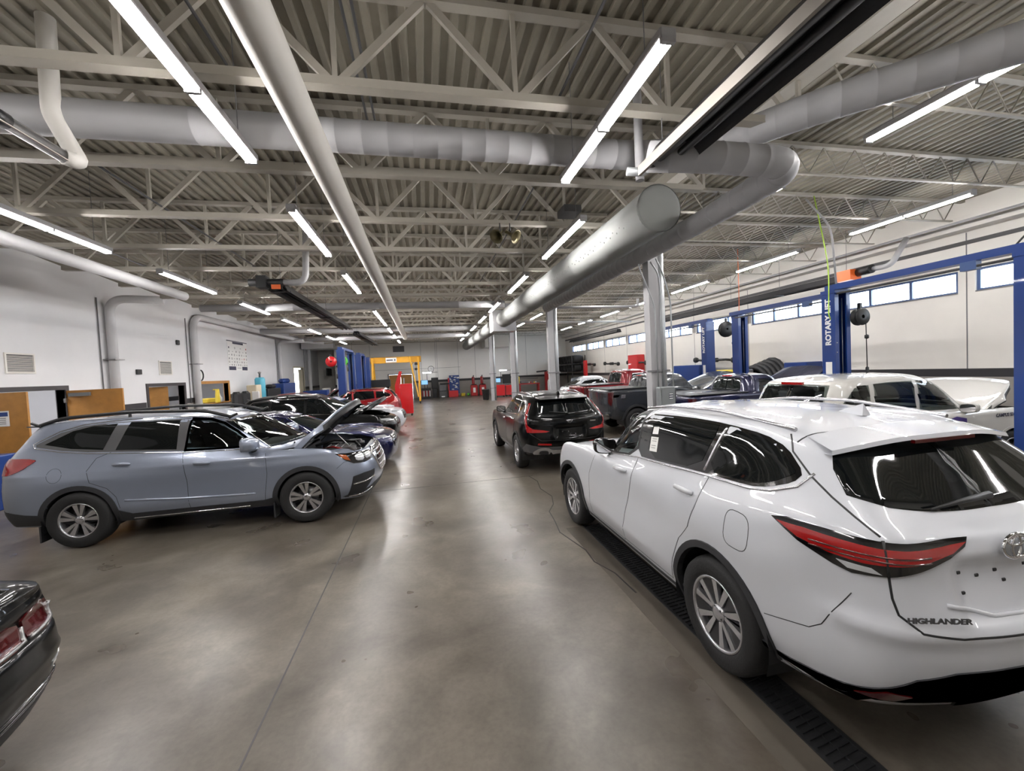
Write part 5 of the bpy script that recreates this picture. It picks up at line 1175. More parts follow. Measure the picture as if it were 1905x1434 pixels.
# ---- simpler cars of the two rows
def simple_car(label, loc, rz, paint, wb=2.75, nose=3.6, tail=-.98, W=.92, H=1.62, cowl=(2.35, 1.05), belt=(1.03, 1.14), hdr=(1.55, 1.50), rhdr=(-.45, 1.52), rbase=(-.78, 1.14), yr=.62, rows=None, tri=True, wheel='multi', R=.36, hood=None, trim='cladding', chrome=True, group=None, win='glass_dark', ax=1.9, bx=1.1, cx=.42, rails=None, lens='lens_clear', det=7, rowdy=0, headpoly=None, interior_=False, tailpoly=None, cat='car', name='car', hoodpoly=None, bay=True):
    rows = rows or [(.26, .26, .32, .12, .07, .10), (.42, .42, .50, .03, .02, .02), (.62, .64, .72, .0, .0, .0), (.78, .86, .94, .05, .012, .03), (.90, 1.0, 1.06, .20, .045, .06)]
    net = gen_net(wb, nose, tail, W, rows, cowl, belt, hdr, H, rhdr, rbase, yr, ax=ax, bx=bx, cx=cx, noser=.48, tailr=.46)
    sf = Surf(net, det, 6, (5,), lambda x, y, z: .005*math.exp(-((z-rows[4][1]+.02)/.03)**2)*(y > .6))
    c = Car(name, label, cat, loc, rz, sf, paint, group); r = c.root
    zt = lambda x: min(hdr[1], rhdr[1])-.03+.03*(1-((x-.6)/1.2)**2) if True else 0
    b = lambda x: belt[0]+.035+(belt[1]-belt[0])*min(1, max(0, (ax-x)/ax))
    xa = hdr[0]; xr = rhdr[0]
    g1 = [(cowl[0]-.52, b(ax)), (xa-.12, zt(xa)-.045), (xa-.32, zt(bx)-.0), (bx+.06, zt(bx)), (bx+.04, b(bx))]
    g2 = [(bx-.04, b(bx)), (bx-.02, zt(bx)), (cx+.05, zt(cx)), (.22, zt(.2)-.01), (.18, b(.2))]
    ps = [g1, g2]
    if tri: ps.append([(.10, b(.1)), (.12, zt(.1)-.02), (xr+.28, zt(0)-.05), (xr+.0, b(0)+.13), (xr+.05, b(0)+.05)])
    else: ps[1] = [(bx-.04, b(bx)), (bx-.02, zt(bx)), (cx+.05, zt(cx)-.01), (.10, zt(.1)-.05), (-.20, b(0)+.10), (-.22, b(0)+.03)]
    for p in ps: c.patch('side_window', p, 'L', win, off=.003, th=.006, hole=(win == 'glass_clear'), cut=.004)
    if chrome:
        fr_ = [(cowl[0]-.40, b(ax)-.03), (bx, b(bx)-.03), (.1, b(.1)-.03)]+([(xr+.02, b(0)+.01), (xr-.05, b(0)+.10), (xr+.22, zt(0)-.02)] if tri else [(-.24, b(0)-.01), (-.27, b(0)+.08), (-.0, zt(0)-.01)])+[(cx, zt(cx)+.025), (bx, zt(bx)+.025), (xa-.32, zt(bx)+.025), (xa-.08, zt(xa)-.02), (cowl[0]-.40, b(ax)-.03)]
        c.strip('chrome_moulding', fr_, 'L', 'chrome', .014, .003, .005)
    c.uvpatch('windshield', [(-.02, 5.07), (3.2, 5.07), (3.1, 5.93), (-.02, 5.93)], 'glass_clear' if interior_ else 'glass_smoke', both='join', off=.002)
    if interior_: c.uvh.append((-.1, 3.0, 5.12, 5.9))
    c.uvpatch('rear_window', [(14.02, 5.08), (12.3, 5.08), (12.05, 5.9), (14.02, 5.93)], win if interior_ else 'glass_dark', both='join', off=.002)
    if interior_: c.uvh.append((12.3, 14.1, 5.12, 5.88)); interior(c, -.5, cowl[0]-.5, .68, .6, belt[0]+.02, 1)
    fd = c.patch('front_door', [(cowl[0]-.42, b(ax)-.055), (cowl[0]-.30, .7), (cowl[0]-.34, .38), (bx+.03, .38), (bx+.01, b(bx)-.05)], 'L', paint, off=.0018, th=.01)
    rd = c.patch('rear_door', [(bx-.01, b(bx)-.05), (bx+.01, .38), (.52, .38), (.42, .60), (.2, .80), (.14, b(.1)-.05)], 'L', paint, off=.0018, th=.01)
    hm = 'chrome' if chrome else paint
    handle(c, bx+.2, rows[4][1]-.02, hm, fd, .19); handle(c, .38, rows[4][1]+.01, hm, rd, .19)
    uv_lamps(c, True, tailpoly or [(10.9, 3.1), (12.4, 3.2), (12.6, 4.0), (11.6, 4.5), (10.9, 4.2)], headpoly, [(-.02, 1.6), (1.4, 1.7), (1.6, 2.6), (1.3, 3.5), (-.02, 3.6)], lens)
    c.arch(0, R+.035, R+.075, trim if trim else paint, -12, 192, R+.01, off=.008); c.arch(wb, R+.035, R+.075, trim if trim else paint, -12, 192, R+.01, off=.008)
    if trim: c.patch('rocker_cladding', [(wb-.42, .26), (wb-.44, .37), (.44, .37), (.42, .26)], 'L', trim, off=.005, th=.02)
    side_mirror(c, cowl[0]-.55, b(ax)-.02, paint, 'black_plastic', .9, .04)
    if rails: roof_rails(c, rails, [(xa-.2, yr-.07, hdr[1]+.02), (.6, yr-.05, H-.045), (xr+.15, yr-.08, rhdr[1]+.01)], .045, .016)
    hp = hoodpoly or [(-.02, 4.25), (1.9, 4.22), (2.9, 4.35), (4.2, 4.62), (4.6, 4.80), (3.9, 4.92), (2.2, 4.93), (-.02, 4.93)]
    if hood:
        open_hood(c, hp, paint, (cowl[0]-.0, cowl[1]+.02), rad(hood)); c.uvh.append((-.1, 3.4, 4.2, 4.93))
        if bay: engine_bay(c, cowl[0]+.04, nose-.18, W-.3, .66, rows[4][0]-.02)
    else: c.uvpatch('hood', hp, paint, both='join', off=.003)
    c.body((0, wb), R+.052, archz=R+.01)
    place_wheels(c, spoke_wheel(wheel, R, R-.125, .225), wb, W-.11, R)
    return c
# left row, nose toward the aisle (+x)
simple_car('dark navy blue sedan parked just beyond the silver SUV', (-4.42, 10.62, 0), 0, 'paint_navy', 2.8, 3.66, -1.0, .92, 1.46, (2.30, .98), (.94, 1.02), (1.40, 1.36), (-.10, 1.36), (-.62, 1.06), .58, [(.22, .22, .28, .12, .07, .10), (.36, .38, .46, .03, .02, .02), (.56, .60, .66, .0, .0, .0), (.70, .80, .86, .05, .012, .03), (.82, .92, .98, .22, .045, .06)], tri=False, R=.335, trim=None)
simple_car('black SUV with its hood raised, between the navy sedan and the white sedan', (-4.62, 13.75, 0), 0, 'paint_black', 2.79, 3.72, -1.05, .95, 1.74, (2.45, 1.14), (1.10, 1.22), (1.62, 1.60), (-.52, 1.62), (-.90, 1.22), .66, hood=37, rails='black_metal', group=None)
simple_car('white sedan with its nose showing behind the black SUV', (-4.50, 16.55, 0), 0, 'paint_white', 2.75, 3.66, -1.0, .91, 1.50, (2.30, 1.00), (.98, 1.06), (1.40, 1.40), (-.15, 1.40), (-.66, 1.08), .60, tri=False, R=.335, trim=None, lens='lens_clear', rowdy=0)
simple_car('red SUV on the left, rear end toward the aisle beside the red tool cabinet', (-2.15, 20.1, 0), pi, 'paint_red', 2.64, 3.40, -.95, .91, 1.66, (2.2, 1.08), (1.06, 1.18), (1.45, 1.54), (-.50, 1.54), (-.82, 1.18), .63, R=.35, rails='black_metal')
simple_car('red car with raised hood far down the left row, beyond the blue lift post', (-8.0, 25.4, 0), 0, 'paint_red', 2.7, 3.5, -.95, .91, 1.50, (2.2, 1.02), (1.0, 1.08), (1.4, 1.40), (-.2, 1.40), (-.66, 1.08), .60, tri=False, R=.33, trim=None, hood=45, det=5)
# right row, nose toward the right wall (+x)
cs = simple_car('white campus security SUV with its hood raised, behind the white three-row SUV', (6.55, 5.87, 0), 0, 'paint_white2', 2.89, 3.75, -.92, .94, 1.82, (2.48, 1.14), (1.14, 1.18), (1.62, 1.68), (-.42, 1.70), (-.70, 1.24), .74, [(.30, .30, .36, .12, .06, .10), (.50, .50, .56, .03, .015, .02), (.72, .74, .80, .0, .0, .0), (.92, .98, 1.04, .04, .01, .02), (1.06, 1.09, 1.16, .14, .035, .04)], trim=None, chrome=False, win='glass_clear', interior_=True, R=.38, wheel='five', hood=32, ax=2.0, bx=1.02, cx=.45, rails=None)
cs.patch('door_badge', [(1.50, .90), (1.48, 1.03), (1.68, 1.07), (1.88, 1.03), (1.86, .90)], 'L', 'purple', off=.005, th=.003, res=.05)
cs.strip('badge_stripe', [(1.54, .95), (1.82, .95)], 'L', 'text_white', .02, .006, .001)
q_ = cs.s.cast((2.8, 0, 1.02), DIRS['L'])[0]
for s_ in (-1, 1): text('lettering', 'CAMPUS SECURITY', .075, (2.82, s_*(q_.y+.014), 1.03), (pi/2, 0, 0 if s_ < 0 else pi), 'navy', cs.root, .001, 1.0, bold=.002)
MB().bar((-.47, -.2, 1.70), (-.47, .2, 1.70), .04, .04).build('brake_light', 'lens_red', cs.root)
simple_car('white hatchback far down the right bay, beyond the red pickup', (7.2, 19.0, 0), 0, 'paint_white', 2.7, 3.6, -.95, .90, 1.72, (2.3, 1.10), (1.06, 1.16), (1.3, 1.55), (.0, 1.56), (-.72, 1.2), .62, tri=False, R=.35, det=5)
def pickup(label, loc, rz, paint, wb=3.3, nose=4.25, tail=-1.15, W=.95, rail=1.30, cabr=.95, roof=1.80, cowl=(2.75, 1.22), hood=None, hz=1.16, hdr=2.05, badge=None):
    rows = [(.38, .38, .55, .12, .06, .04), (.55, .52, .62, .03, .02, .01), (.78, .76, .80, .0, .0, .0), (.98, 1.02, 1.05, .03, .008, .0), (hz-.04, hz, rail-.03, .10, .02, .0)]
    full = gen_net(wb, nose, tail, W, rows, cowl, (hz+.05, hz+.05), (hdr, roof-.10), roof, (cabr, roof-.08), (cabr-.10, rail-.04), W-.28, ax=2.45, bx=1.95, cx=1.45, noser=.45, tailr=.22, squash=.9)
    low = [list(r_) for r_ in full[:5]]
    for k in range(5):
        for j in (8, 9, 10): pass
    r4 = low[4]; 
    for j in (9, 10, 11, 12, 13, 14): r4[j] = (r4[j][0], r4[j][1], rail-.03)
    r4[8] = (r4[8][0], r4[8][1], (hz+rail)/2)
    a = [(x-(.16 if j < 3 else 0)+(.10 if j > 11 else 0), y*.90, z+.03) for j, (x, y, z) in enumerate(r4)]; a2 = [(x-(.5 if j < 3 else 0)+(.3 if j > 11 else 0), y*.6, z+.045 if j < 8 else z+.0) for j, (x, y, z) in enumerate(a)]
    a3 = [(x, 0, z+.012) for x, y, z in a2]
    xs = np.linspace(a2[0][0]-.3, a2[14][0]+.2, 15); a3 = [(float(xx), 0, p[2]+.012) for xx, p in zip(xs, a3)]
    sf = Surf(low+[a, a2, a3], 7, 5, (4,))
    c = Car('pickup_truck', label, 'pickup truck', loc, rz, sf, paint); r = c.root
    b0 = hz+.0
    zb = lambda x: hz+.04 if x > 1.9 else hz+.06
    r5 = [(cowl[0], 0, cowl[1]), (cowl[0]-.05, .38, cowl[1]), (cowl[0]-.18, .62, cowl[1]-.01), (cowl[0]-.30, .76, hz+.03), (cowl[0]-.36, .80, hz+.02), (cowl[0]-.42, .83, hz+.02), (cowl[0]-.5, .845, hz+.02), (2.2, .86, hz+.02), (1.9, .86, hz+.03), (1.5, .86, hz+.04), (1.2, .86, hz+.05), (cabr+.05, .84, hz+.06), (cabr-.08, .70, rail-.03), (cabr-.10, .36, rail-.03), (cabr-.10, 0, rail-.03)]
    yr = W-.29; hz_ = roof-.09
    r6 = [(hdr, 0, hz_), (hdr-.02, .28, hz_), (hdr-.08, .5, hz_-.01), (hdr-.14, .60, hz_-.02), (hdr-.20, .625, hz_-.02), (hdr-.26, .64, hz_-.015), (hdr-.34, .65, hz_), (1.7, yr, hz_+.01), (1.5, yr, hz_+.015), (1.35, yr, hz_+.015), (1.2, yr, hz_+.01), (cabr+.18, yr-.02, hz_), (cabr+.05, yr-.14, hz_), (cabr+.02, .28, hz_+.005), (cabr+.02, 0, hz_+.006)]
    if cabr > 1.2: r6 = [(x if j not in (7, 8, 9, 10) else max(x, cabr+.28+.05*(10-j)), y, z) for j, (x, y, z) in enumerate(r6)]; r5 = [(x if j not in (7, 8, 9, 10) else max(x, cabr+.2+.1*(10-j)), y, z) for j, (x, y, z) in enumerate(r5)]
    x8 = np.linspace(hdr-.3, cabr+.3, 15); r7 = [(x*.85+float(e)*.15, y*.7, z+.045) for (x, y, z), e in zip(r6, x8)]; r8 = [(float(e), 0, roof) for e in x8]
    cab = Surf([r5, r6, r7, r8], 7, 7, ()); k = Car.__new__(Car); k.root = r; k.s = cab; k.paint = paint; k.holes = []; k.uvh = []; k.mir = {}
    k.body((), name='cab')
    k.uvpatch('windshield', [(-.02, .08), (3.2, .08), (3.1, .92), (-.02, .92)], 'glass_smoke', both='join', off=.003)
    rw = k.uvpatch('rear_window', [(14.02, .12), (12.5, .12), (12.3, .88), (14.02, .9)], 'glass_smoke', both='join', off=.004)
    for y in (.22, -.22):
        q = cab.cast((0, y, (rail+roof)/2-.02), DIRS['R'])[0]; MB().box((q.x-.012, y-.012, rail+.04), (q.x+.02, y+.012, roof-.14)).build('window_bar', 'black_plastic', r)
    zt_, zb_ = roof-.15, hz+.10
    k.patch('side_window', [(cowl[0]-.56, zb_), (hdr-.14, zt_-.06), (hdr-.3, zt_), (1.84, zt_), (1.86, zb_)], 'L', 'glass_smoke', off=.003, th=.006)
    k.patch('side_window', [(1.74, zb_+.01), (1.74, zt_), (cabr+.34, zt_), (cabr+.22, zb_+.03)], 'L', 'glass_dark', off=.003, th=.006)
    MB().bar((cabr-.02, -.17, roof-.06), (cabr-.02, .17, roof-.06), .03, .03).build('brake_light', 'lens_red', r)
    c.patch('front_door', [(cowl[0]-.38, hz-.03), (cowl[0]-.36, .5), (1.82, .5), (1.82, hz-.02)], 'L', paint, off=.002, th=.01); c.patch('rear_door', [(1.79, hz-.02), (1.79, .5), (cabr+.1, .5), (cabr+.06, hz-.02)], 'L', paint, off=.002, th=.01)
    c.patch('tail_lamp', [(tail+.22, W-.01, rail-.07), (tail+.05, W-.10, rail-.07), (tail+.05, W-.10, rail-.42), (tail+.14, W-.02, rail-.50), (tail+.20, W-.01, rail-.30)], (1, -1, 0), 'lens_red_dark', off=.008, th=.02, res=.04)
    c.patch('tailgate', [(0, rail-.06), (W-.17, rail-.06), (W-.17, .72), (0, .72)], 'R', paint, off=.006, th=.02)
    MB().bbox((tail-.10, -.86, .50), (tail+.12, .86, .66), .03).build('rear_bumper', 'chrome', r)
    MB().box((tail+.14, -W+.16, rail-.01), (cabr-.12, W-.16, rail+.02)).build('bed_cover', 'black_plastic', r)
    MB().bar((tail+.1, -W+.10, rail+.018), (cabr-.12, -W+.10, rail+.018), .09, .02).build('bed_rail', 'black_plastic', r); MB().bar((tail+.1, W-.10, rail+.018), (cabr-.12, W-.10, rail+.018), .09, .02).build('bed_rail', 'black_plastic', r)
    if badge: c.patch('badge', [(-.55, rail-.16), (-.62, rail-.24), (-.80, rail-.24), (-.82, rail-.16)], 'L', 'lens_red', off=.004, th=.005); c.patch('badge_plate', [(-.36, rail-.16), (-.38, rail-.27), (-.53, rail-.27), (-.50, rail-.16)], 'L', 'satin_silver', off=.004, th=.005)
    c.arch(0, .43, .50, 'cladding', -10, 190, .42, off=.02); c.arch(wb, .43, .50, 'cladding', -10, 190, .42, off=.02)
    k.s = cab; side_mirror(k, cowl[0]-.45, hz+.06, 'black_plastic', 'black_plastic', 1.05, .06)
    uv_lamps(c, True, None, None, [(-.02, 1.6), (1.6, 1.7), (1.6, 3.5), (-.02, 3.6)])
    if hood:
        xh = cowl[0]-.05; L = nose-cowl[0]-.08; ca, sa = cos(rad(hood)), sin(rad(hood)); n_ = V((-sa, 0, ca)); P_ = []
        for t in np.linspace(0, 1, 7):
            for s_ in np.linspace(-1, 1, 9): P_.append(V((xh, 0, cowl[1]))+V((ca, 0, sa))*L*t*(1-.06*s_*s_)+V((0, s_*(W-.17-.08*t), 0))+n_*(.035*(1-s_**4)-.05*t**3))
        f_ = [(i*9+j, i*9+j+1, (i+1)*9+j+1, (i+1)*9+j) for i in range(6) for j in range(8)]
        mb = MB().add(P_, f_, True); h_ = mb.build('hood', paint, r); MB().add([p-n_*.02 for p in P_], f_, True).build('hood_liner', 'black_plastic', h_)
        MB().box((cowl[0], -.7, hz+.03), (nose-.25, .7, hz+.06)).build('engine_bay', 'black_plastic', r)
    c.body((0, wb), .44, archz=.42); place_wheels(c, spoke_wheel('five', .40, .24, .25), wb, W-.12, .40)
pickup('dark blue pickup truck with its hood raised, just right of the nearest column', (7.05, 9.85, 0), 0, 'paint_blue', 3.0, 3.95, -.85, .95, 1.30, 1.05, 1.78, (2.55, 1.18), hood=33, hz=1.14, hdr=2.0)
pickup('dark grey pickup truck showing its tailgate left of the nearest column', (6.35, 12.62, 0), 0, 'paint_grey', 3.0, 4.0, -1.0, .94, 1.40, .62, 1.84, (2.5, 1.22), hood=24, hz=1.18, hdr=1.90, badge=True)
pickup('dark red pickup truck parked behind the dark grey pickup', (6.7, 15.65, 0), 0, 'paint_maroon', 3.2, 4.2, -.95, .98, 1.42, .9, 1.98, (2.7, 1.32), hz=1.28, hdr=2.0)
# ================================================================ BLACK COUPE at the lower left
def black_coupe():
    rows = [(.20, .20, .26, .10, .06, .16), (.36, .36, .42, .03, .01, .06), (.56, .58, .60, .0, -.01, .0), (.68, .76, .80, .05, .0, .02), (.78, .88, .96, .25, .03, .07)]
    ov = {(5, 10): (-.1, .86, .99), (5, 11): (-.62, .84, 1.01), (5, 12): (-.92, .72, 1.015), (5, 13): (-.98, .4, 1.02), (5, 14): (-.99, 0, 1.02)}
    net = gen_net(2.81, 3.72, -1.10, .95, rows, (2.2, .94), (.92, .99), (1.3, 1.30), 1.35, (-.0, 1.28), (-.60, 1.02), .55, ax=1.7, ov=ov, noser=.5, tailr=.50, squash=.82)
    sf = Surf(net, 12, 8, (5,), lambda x, y, z: (-.03*min(1, max(0, (z-.76)/.03))*min(1, max(0, (.93-z)/.03))*(x < -.85)*(.15 < y < .82))+.01*math.exp(-((z-.62)/.025)**2))
    c = Car('car', 'black sports coupe whose glossy rear corner enters the lower left', 'car', (-3.27, 2.24, 0), pi, sf, 'paint_black'); r = c.root
    for y0, y1 in ((.22, .48), (.53, .80)):
        c.patch('tail_lamp', [(y0, .905), (y1, .905), (y1+.02, .80), (y1-.03, .77), (y0+.03, .77), (y0-.02, .80)], 'R', 'lens_red_dark', off=.012, th=.05, rnd=1, res=.03)
        c.strip('lamp_chrome', [(y0+.0, .78), (y1-.0, .78), (y1+.02, .86)], 'R', 'steel', .018, .016, .006)
    c.patch('rear_diffuser', [(0, .40), (.7, .38), (.86, .34), (.84, .24), (0, .22)], 'R', 'black_plastic', off=.01, th=.02)
    for z in (.44, .40): c.strip('bumper_line', [(.1, z), (.84, z+.03)], 'R', 'gloss_black', .014, .004, .008)
    c.patch('rear_reflector', [(.66, .56), (.80, .57), (.80, .54), (.66, .53)], 'R', 'lens_clear', off=.006, th=.02)
    c.uvpatch('trunk_lid', [(11.4, 4.15), (14.02, 4.1), (14.02, 4.9), (11.4, 4.9)], 'paint_black', both='join', off=.003)
    top = [(-.86, .0, 1.025), (-.86, .5, 1.02), (-.78, .72, 1.0)]; e = [(-.99, 0, 1.04), (-.98, .5, 1.035), (-.84, .76, 1.01)]; un = [(-.97, 0, 1.00), (-.96, .5, .995), (-.83, .75, .98)]
    rws = [[(x, -y, z) for x, y, z in rr[::-1]][:-1]+rr for rr in (top, e, un)]; m_ = 5
    MB().add(sum(rws, []), [(k*m_+i, k*m_+i+1, (k+1)*m_+i+1, (k+1)*m_+i) for k in range(2) for i in range(4)], True).build('spoiler', 'gloss_black', r)
    c.uvpatch('windshield', [(-.02, 5.07), (3.2, 5.07), (3.1, 5.93), (-.02, 5.93)], 'glass_smoke', both='join', off=.002); c.uvpatch('rear_window', [(14.02, 5.08), (12.3, 5.08), (12.05, 5.9), (14.02, 5.93)], 'glass_dark', both='join', off=.002)
    c.patch('side_window', [(1.5, .99), (1.15, 1.22), (.5, 1.25), (.2, 1.20), (.1, 1.06)], 'L', 'glass_dark', off=.003)
    c.body((0, 2.81), .38, archz=.35); place_wheels(c, spoke_wheel('five', .345, .25, .26), 2.81, .83, .345)
black_coupe()

# ================================================================ VEHICLE LIFTS
RV = (Matrix.Rotation(-pi/2, 3, 'Z') @ Matrix.Rotation(pi/2, 3, 'X') @ Matrix.Rotation(pi/2, 3, 'Z')).to_euler()
def lift_post(x, y, h, facing, lab, grp, detail=True, w=.36):
    """facing: +1 when the open channel looks toward +y"""
    o = empty('lift_post', lab, 'vehicle lift', (x, y, 0), 0 if facing > 0 else pi, grp)
    mb = MB(); P_ = [(-w/2, -.15), (w/2, -.15), (w/2, .15), (w/2-.10, .15), (w/2-.10, .12), (w/2-.02, .12), (w/2-.02, -.13), (-w/2+.02, -.13), (-w/2+.02, .12), (-w/2+.10, .12), (-w/2+.10, .15), (-w/2, .15)]
    mb.prism(P_, .02, h); mb.build('column', 'lift_blue', o)
    Bx('base_plate', (-w/2-.08, -.25, 0), (w/2+.08, .25, .02), 'lift_blue', o)
    Bx('top_cap', (-w/2-.01, -.16, h), (w/2+.01, .16, h+.08), 'lift_blue', o)
    Bx('carriage', (-w/2+.04, -.10, .35), (w/2-.04, .10, 1.0), 'black_metal', o)
    for s in (-.05, .06): Tb('lift_cable', [(s, .09, .9), (s, .09, h-.1)], .010, 'steel', o, 6)
    for s in (-1, 1): MB().bar((s*.1, .13, .16), (s*.80, .13, .14), .10, .08).build('lift_arm', 'black_metal', o); 
    if detail:
        sx = -1 if facing > 0 else 1
        t = text('lettering', 'ROTARY LIFT', .165, (sx*(w/2+.003), 0, h-.60), RV if sx < 0 else (Matrix.Rotation(pi, 3, 'Z') @ RV.to_matrix()).to_euler(), 'text_white', o, .001, 1.0, bold=.007)
        Bx('warning_labels', (sx*(w/2+.004)-.002, -.07, 1.55), (sx*(w/2+.004)+.002, .07, 2.0), 'paper', o)
        if True: Bx('power_unit', (w/2*-sx-.02, -.1, 1.5), (w/2*-sx+.02, .1, 1.9), 'lift_blue', o) if False else None
        for z in (1.55, h-1.25, h-1.05): MB().lathe([(.0005, .157), (.012, .157), (.012, .15)], 8, 'y', (w/2-.04, 0, z)).build('bolt', 'steel', o)
    return o
def lift_beam(x, y0, y1, z, lab, w=.22):
    o = empty('lift_beam', lab, 'vehicle lift', (x, y0, z)); L = y1-y0
    Bx('cross_beam', (-w/2, 0, 0), (w/2, L, .12), 'lift_blue', o); Bx('limit_switch', (-w/2-.06, L*.22, -.14), (-w/2+.06, L*.22+.2, 0), 'win_blue', o)
    Tb('padded_bar', [(-w/2-.03, .3, -.09), (-w/2-.03, L-.3, -.09)], .022, 'dark_grey', o, 8); return o
G = 'two-post vehicle lift columns, right bay'
lift_post(8.70, 4.30, 3.45, 1, 'blue lift column at the right edge, in front of the white campus security SUV', G, False); lift_post(8.72, 7.30, 3.45, -1, 'wide blue lift column with hanging cables, behind the white campus security SUV', G, w=.40)
lift_beam(8.71, 4.16, 7.44, 3.53, 'blue overhead beam of the lift at the white campus security SUV')
lift_post(9.95, 8.35, 3.45, 1, 'blue lift column hidden behind the wide one, near side of the dark blue pickup', G); lift_post(10.25, 11.85, 3.52, -1, 'blue lift column standing just beyond the dark blue pickup', G, False)
lift_beam(10.1, 8.2, 12.0, 3.60, 'blue overhead beam of the lift at the dark blue pickup')
lift_post(10.6, 13.9, 3.55, 1, 'blue lift column with white lettering facing the aisle, beside the dark grey pickup', G); lift_beam(10.6, 13.75, 17.7, 3.63, 'blue overhead beam of the lift beyond the dark grey pickup'); lift_post(10.6, 17.6, 3.55, -1, 'blue lift column farthest down the right bay', G)
G = 'two-post vehicle lift columns, left bay'
for k, (y, f_, lb) in enumerate(((21.5, 1, 'nearest blue lift column of the left bay, with the red cord reel'), (24.3, -1, 'second nearest blue lift column of the left bay'), (26.8, 1, 'third nearest blue lift column of the left bay'), (28.6, -1, 'fourth nearest blue lift column of the left bay'), (30.6, 1, 'farthest blue lift column of the left bay'))):
    lift_post(-4.05, y, 3.5, f_, lb, G, k in (0, 2), w=.34)
lift_beam(-4.05, 21.35, 24.45, 3.58, 'blue overhead beam of the nearest left bay lift'); lift_beam(-4.05, 26.65, 28.75, 3.58, 'blue overhead beam of the second left bay lift')
def reel(loc, m, lab, drop, r=.2, rz=0):
    o = empty('cord_reel', lab, 'cord reel', loc, rz)
    MB().lathe([(.04, -.07), (r, -.075), (r+.01, -.04), (r*.8, -.03), (r*.8, .03), (r+.01, .04), (r, .075), (.04, .07)], 24, 'y').build('reel_drum', m, o)
    MB().box((-.03, -.03, .1), (.03, .03, r+.12)).build('bracket', 'black_metal', o)
    Tb('cord', [(r*.9, 0, -.05), (r, 0, -drop)], .009, 'black_plastic', o, 6); 
    MB().lathe([(.005, .05), (.04, .03), (.04, -.03), (.005, -.05)], 10, 'z', (r, 0, -drop*.4)).build('cord_stop', 'black_plastic', o)
    MB().lathe([(.01, 0), (.03, -.02), (.035, -.22), (.01, -.24)], 10, 'z', (r, 0, -drop)).build('socket', 'black_plastic', o); return o
reel((10.55, 12.85, 3.25), 'black_plastic', 'dark round cord reel hung between the two blue lift columns', 1.25, .27)
reel((8.98, 7.0, 2.92), 'black_plastic', 'dark round cord reel on the side of the wide blue lift column', 1.05, .17)
reel((-4.45, 21.2, 3.0), 'red_cab', 'red cord reel on the nearest blue lift column of the left bay', .6, .24)
reel((-4.2, 22.6, 3.05), 'green', 'green hose reel between the first two lift columns of the left bay', .3, .26)
T(Tb('air_hose', bend([(9.0, 8.0, 5.88), (9.0, 7.7, 4.3), (8.5, 7.25, 3.7), (8.3, 7.1, 3.0), (8.4, 7.15, 2.9)], .4), .012, 'lime', None, 6), 'yellow-green hose hanging down onto the wide blue lift column', 'hose')
T(Tb('vertical_conduit', bend([(8.9, 8.1, 5.8), (9.0, 7.6, 5.0), (9.0, 7.5, 3.6)], .3), .022, 'duct_white', None, 8), 'white conduit dropping from the roof to the wide blue lift column', 'conduit')
T(Tb('power_cord', bend([(10.3, 11.9, 5.8), (10.3, 11.9, 4.2), (10.2, 11.8, 3.7)], .2), .010, 'orange', None, 6), 'thin orange cord dropping from the roof to the lift at the blue pickup', 'cord')
T(Tb('power_cord', bend([(8.7, 4.6, 3.55), (8.9, 4.4, 3.95), (8.9, 3.5, 4.2)], .3), .014, 'black_plastic', None, 6), 'black cord arching over the lift beam at the right edge', 'cord')

# ================================================================ TOOL CABINETS
def tool_cabinet(lab, x, y, w, d, h, m='red_cab', n=7, rz=0, group=None, caster=True):
    o = empty('tool_cabinet', lab, 'tool cabinet', (x, y, 0), rz, group); z0 = .13 if caster else 0
    MB().bbox((0, 0, z0), (w, d, h), .015).build('cabinet_body', m, o)
    for k in range(n):
        a = z0+.05+(h-z0-.12)*k/n; b = a+(h-z0-.12)/n-.015
        dr = Bx('drawer', (w, .03, a), (w+.012, d-.03, b), m, o); Bx('drawer_pull', (w+.012, .06, b-.03), (w+.026, d-.06, b-.012), 'steel', dr)
    for k in range(n): 
        if k < 0: pass
    if caster:
        for cx in (.08, w-.08):
            for cy_ in (.08, d-.08): MB().lathe([(.01, -.02), (.055, -.02), (.055, .02), (.01, .02)], 14, 'y', (cx, cy_, .055)).box((cx-.03, cy_-.03, .09), (cx+.03, cy_+.03, z0)).build('caster', 'black_metal', o)
    return o
tool_cabinet('tall red rolling tool cabinet standing at the aisle beside the red SUV', -1.40, 22.55, .62, .55, 1.72, n=10)
o = tool_cabinet('red tool cart right of the fourth column', 5.55, 33.4, .75, .5, 1.02, n=5); MB().prism([(-.02, 1.03), (.77, 1.03), (.70, 1.07), (.05, 1.07)], 0, .5, 'y').build('tray_top', 'mid_grey', o)
tool_cabinet('second red tool cart, behind the first and nearer the third column', 6.45, 33.8, .5, .5, .95, n=4)
tool_cabinet('low red tool box at the foot of the blue and white banner', 1.92, 37.9, .86, .5, .58, n=3, caster=False)
